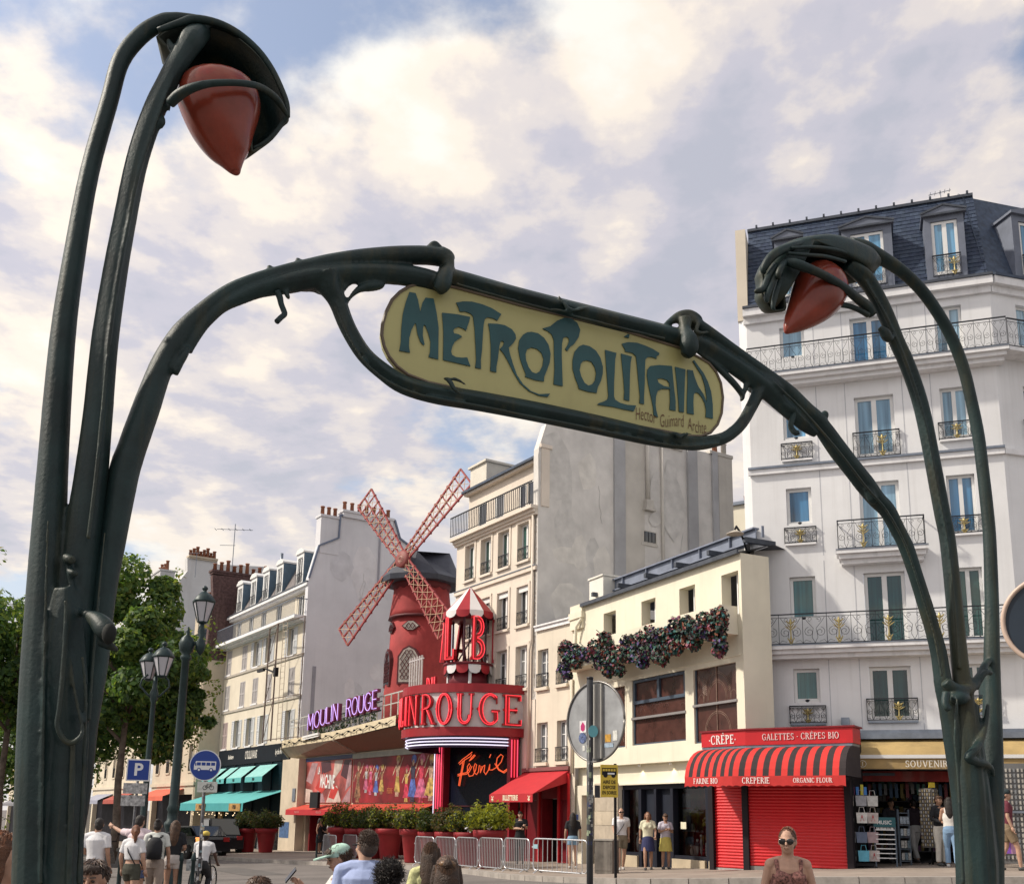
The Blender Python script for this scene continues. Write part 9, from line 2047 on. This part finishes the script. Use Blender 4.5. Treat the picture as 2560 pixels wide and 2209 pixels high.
def crowd():
    P = person
    P('woman in dark sunglasses and patterned strappy top with auburn hair tied up', 1968, 9.4, 1.64, -8, 'fair', ('auburn','bun'), ('print',(.26,.12,.10)), ('pants',(.08,.08,.1)), fem=True, vox=.008, turn=-14, nod=4, xtra=sunglasses, topv=2068, group=NG)
    P('man in pale blue shirt seen from behind with short brown hair and glasses', 915, 8.8, 1.74, 176, 'fair', ('short','buzz'), ('long',(.33,.40,.62)), ('pants',NV), ('down','down'), vox=.009, turn=42, nod=4, xtra=glasses, topv=2074, group=NG)
    P('woman in mint and white cap looking down at the phone in her hand', 852, 9.0, 1.58, -72, 'tan', ('brown','short'), ('tee',(.62,.60,.58)), ('pants',NV), (((.24,-.14,1.20),(.12,-.32,1.36)),'phone'), fem=True, vox=.009, nod=16, xtra=both(cap((.42,.62,.52), brim=.17), phone(0)), topv=2110, group=NG)
    P('child with a dark curly head at the bottom edge', 978, 7.4, 1.36, 170, 'dark', ('dark','curly'), ('tee',(.2,.2,.3)), vox=.010, topv=2160, group=NG)
    P('woman with smooth brown hair and yellow and turquoise tie dye top', 1080, 10.4, 1.60, 186, 'fair', ('brown','long'), ('dye',(.62,.58,.26)), ('pants',NV), fem=True, vox=.010, turn=-18, topv=2102, group=NG)
    P('woman with long wavy brown hair half tied up with a clip', 1118, 6.6, 1.55, 172, 'fair', ('brown','half'), ('tee',(.10,.07,.06)), ('pants',NV), fem=True, vox=.008, turn=14, xtra=clip, topv=2136, group=NG)
    P('person of whom only the top of a dark brown head shows at the bottom edge', 653, 6.2, 1.38, 178, 'fair', ('brown','short'), ('tee',(.1,.1,.12)), vox=.010, topv=2190, group=NG)
    P('boy with brown fringe frowning at the bottom left', 242, 5.6, 1.42, 4, 'tan', ('short','fringe'), ('tee',(.3,.1,.1)), vox=.008, nod=6, topv=2148, group=NG)
    P('woman with long reddish brown hair cut off by the left edge', 2, 4.4, 1.6, 120, 'fair', ('ginger','wavy'), ('tank',(.50,.44,.40)), ('pants',NV), ('phone','phone'), fem=True, vox=.010, topv=2072, group=NG)
    P('man in plain white t-shirt seen from behind holding something', 243, 19.0, 1.78, 172, 'tan', ('dark','short'), ('tee',WT), ('pants',(.05,.05,.06)), ('down','hold'), vox=.013, turn=25, topv=2042, group=TG)
    P('tall man in pale pink t-shirt and blue shorts stretching out one arm', 346, 20.4, 1.82, 176, 'fair', ('dark','short'), ('tee',(.68,.56,.60)), ('shorts',(.08,.11,.22)), ('down','up'), vox=.013, topv=2035, group=TG)
    P('woman with ponytail in white crop top and olive shorts', 336, 18.8, 1.64, 168, 'fair', ('auburn','pony'), ('crop',WT), ('mini',(.060,.060,.045)), ('down','down'), legs='step', fem=True, vox=.013, turn=35, xtra=strap(), topv=2060, group=TG)
    P('person with black backpack over a pale top and beige trousers', 392, 19.8, 1.70, 190, 'tan', ('dark','bun'), ('tee',(.60,.62,.58)), ('pants',(.32,.26,.22)), ('down','down'), legs='step', fem=True, vox=.013, xtra=backpack(BK), topv=2046, group=TG)
    P('woman with long brown hair carrying a white and blue bag', 436, 21.5, 1.66, 196, 'tan', ('brown','wavy'), ('tee',BK), ('mini',(.5,.45,.42)), ('hold','down'), fem=True, vox=.014, xtra=bag(0,(.66,.66,.72),.16,.3,(.08,.09,.4)), topv=2048, group=TG)
    cy = P('cyclist in yellow cap and white t-shirt riding away', 508, 24.0, 1.62, 176, 'dark', ('dark','short'), ('tee',WT), ('pants',(.035,.035,.04)), ('bar','bar'), legs='ride', vox=.014, lean=14, xtra=cap((.62,.48,.10), brim=0), topv=2074)
    b = thing('bicycle', 'dark bicycle ridden by the cyclist in the yellow cap', 'bicycle', tuple(cy.location)); b.location.z = ground_z(cy.location.x, cy.location.y)+ROAD; b.rotation_euler = cy.rotation_euler; fm = pm('bike_dark', (.03,.035,.04), .4, metal=.4)
    for y in (-.72, .36):
        m = MB(); m.tube([(0,y+.33*cos(2*pi*i/24),.34+.33*sin(2*pi*i/24)) for i in range(25)], .018, 6, caps=False); w = m.build('wheel', MATS['tyre'], b); m = MB()
        for i in range(9): a = pi*i/9; m.bar((0,y-.32*cos(a),.34-.32*sin(a)), (0,y+.32*cos(a),.34+.32*sin(a)), .005)
        m.build('spokes', steel, w, None, 'stuff')
    m = MB(); [m.bar(a, c, .03) for a, c in (((0,.36,.34),(0,.02,.34)), ((0,.02,.34),(0,.16,.82)), ((0,.02,.34),(0,-.5,.80)), ((0,.14,.76),(0,-.48,.86)), ((0,-.72,.34),(0,-.46,.98)), ((0,.36,.34),(0,.14,.76)))]; m.build('frame', fm, b, None, 'stuff'); MB().bar((-.28,-.46,1.0), (.28,-.46,1.0), .03).build('handlebar', fm, b); MB().ball((0,.18,.86), (.08,.13,.04), 8, 5).build('saddle', black_paint, b); m = MB(); m.box(-.12,.12,.28,.6,.62,.86); m.build('basket', pm('crate_grey', (.3,.32,.34), .6, var=.4, vs=12), b)
    P('man in white printed t-shirt and khaki shorts walking in sunglasses', 1553, 30.5, 1.76, 4, 'fair', ('short','bald'), ('tee',WT), ('shorts',(.20,.17,.12)), ('swing','back'), 'walk', xtra=both(sunglasses, strap()), group=SG, shoes=(.4,.38,.36))
    P('woman in cream top and navy skirt with long auburn hair', 1620, 30.0, 1.62, -6, 'tan', ('auburn','long'), ('tee',(.62,.60,.44)), ('skirt',(.03,.035,.10)), ('back','swing'), 'walk', fem=True, group=SG)
    P('girl in pale top and yellow skirt looking down at her hands', 1664, 30.2, 1.56, 8, 'tan', ('brown','short'), ('tee',(.55,.52,.60)), ('skirt',(.60,.52,.14)), ('phone','phone'), 'stand', fem=True, nod=22, group=SG)
    P('man in black standing by the ticket office with a phone', 1300, 36.2, 1.78, -4, 'fair', ('dark','short'), ('tee',BK), ('pants',BK), ('fold','read'), nod=4, group=SG)
    P('woman in black top and denim shorts seen from behind', 1432, 32.6, 1.70, 182, 'fair', ('dark','long'), ('tee',BK), ('mini',(.22,.36,.50)), ('down','down'), fem=True, group=SG, shoes=(.5,.48,.45))
    P('man with backpack in white t-shirt standing by the red pots', 990, 43.0, 1.76, 80, 'dark', ('dark','short'), ('tee',WT), ('shorts',(.06,.08,.11)), ('hold','hold'), xtra=backpack((.07,.06,.07)), group=SG, vox=.02)
    P('woman in a dark dress waiting by the folded barriers', 798, 50.0, 1.68, 70, 'tan', ('dark','long'), ('tank',BK), ('skirt',BK), ('down','hold'), fem=True, group=SG, vox=.02)
    P('person in white cap behind the folded barriers', 826, 50.5, 1.66, 60, 'tan', ('brown','short'), ('tee',(.5,.5,.52)), ('pants',NV), xtra=cap((.66,.66,.66), brim=.12), group=SG, vox=.02)
    P('woman in white top and wide blue jeans hugging her friend', 2378, 25.2, 1.66, 160, 'tan', ('dark','wavy'), ('tank',(.68,.66,.62)), ('pants',(.20,.32,.48)), ('hold','phone'), legs='step', fem=True, group=SG, vox=.014, shoes=(.55,.55,.55))
    P('woman in black top and white trousers facing her friend', 2352, 25.9, 1.70, 20, 'olive', ('brown','short'), ('long',BK), ('pants',(.62,.60,.54)), ('hold','phone'), fem=True, group=SG, vox=.014)
    P('man in maroon t-shirt and cap with a pink carrier bag', 2522, 23.8, 1.80, 74, 'fair', ('dark','short'), ('tee',(.13,.025,.04)), ('shorts',(.22,.16,.10)), ('down','down'), 'walk', xtra=both(cap((.03,.045,.05), brim=.11), bag(1,(.62,.36,.58),.13,.34,(.30,.12,.62))), group=SG, vox=.014)
    P('person in white trousers inside the dark souvenir shop', 2288, 29.0, 1.7, 190, 'tan', ('dark','short'), ('tee',(.03,.02,.03)), ('pants',(.42,.42,.42)), ('hold','hold'), 'walk', group=SG)
    P('shopkeeper in dark clothes inside the souvenir shop', 2232, 29.2, 1.74, 10, 'olive', ('dark','short'), ('tee',(.03,.03,.04)), ('pants',(.04,.04,.05)), ('hold','hold'), group=SG)
    finish_jobs()
crowd()
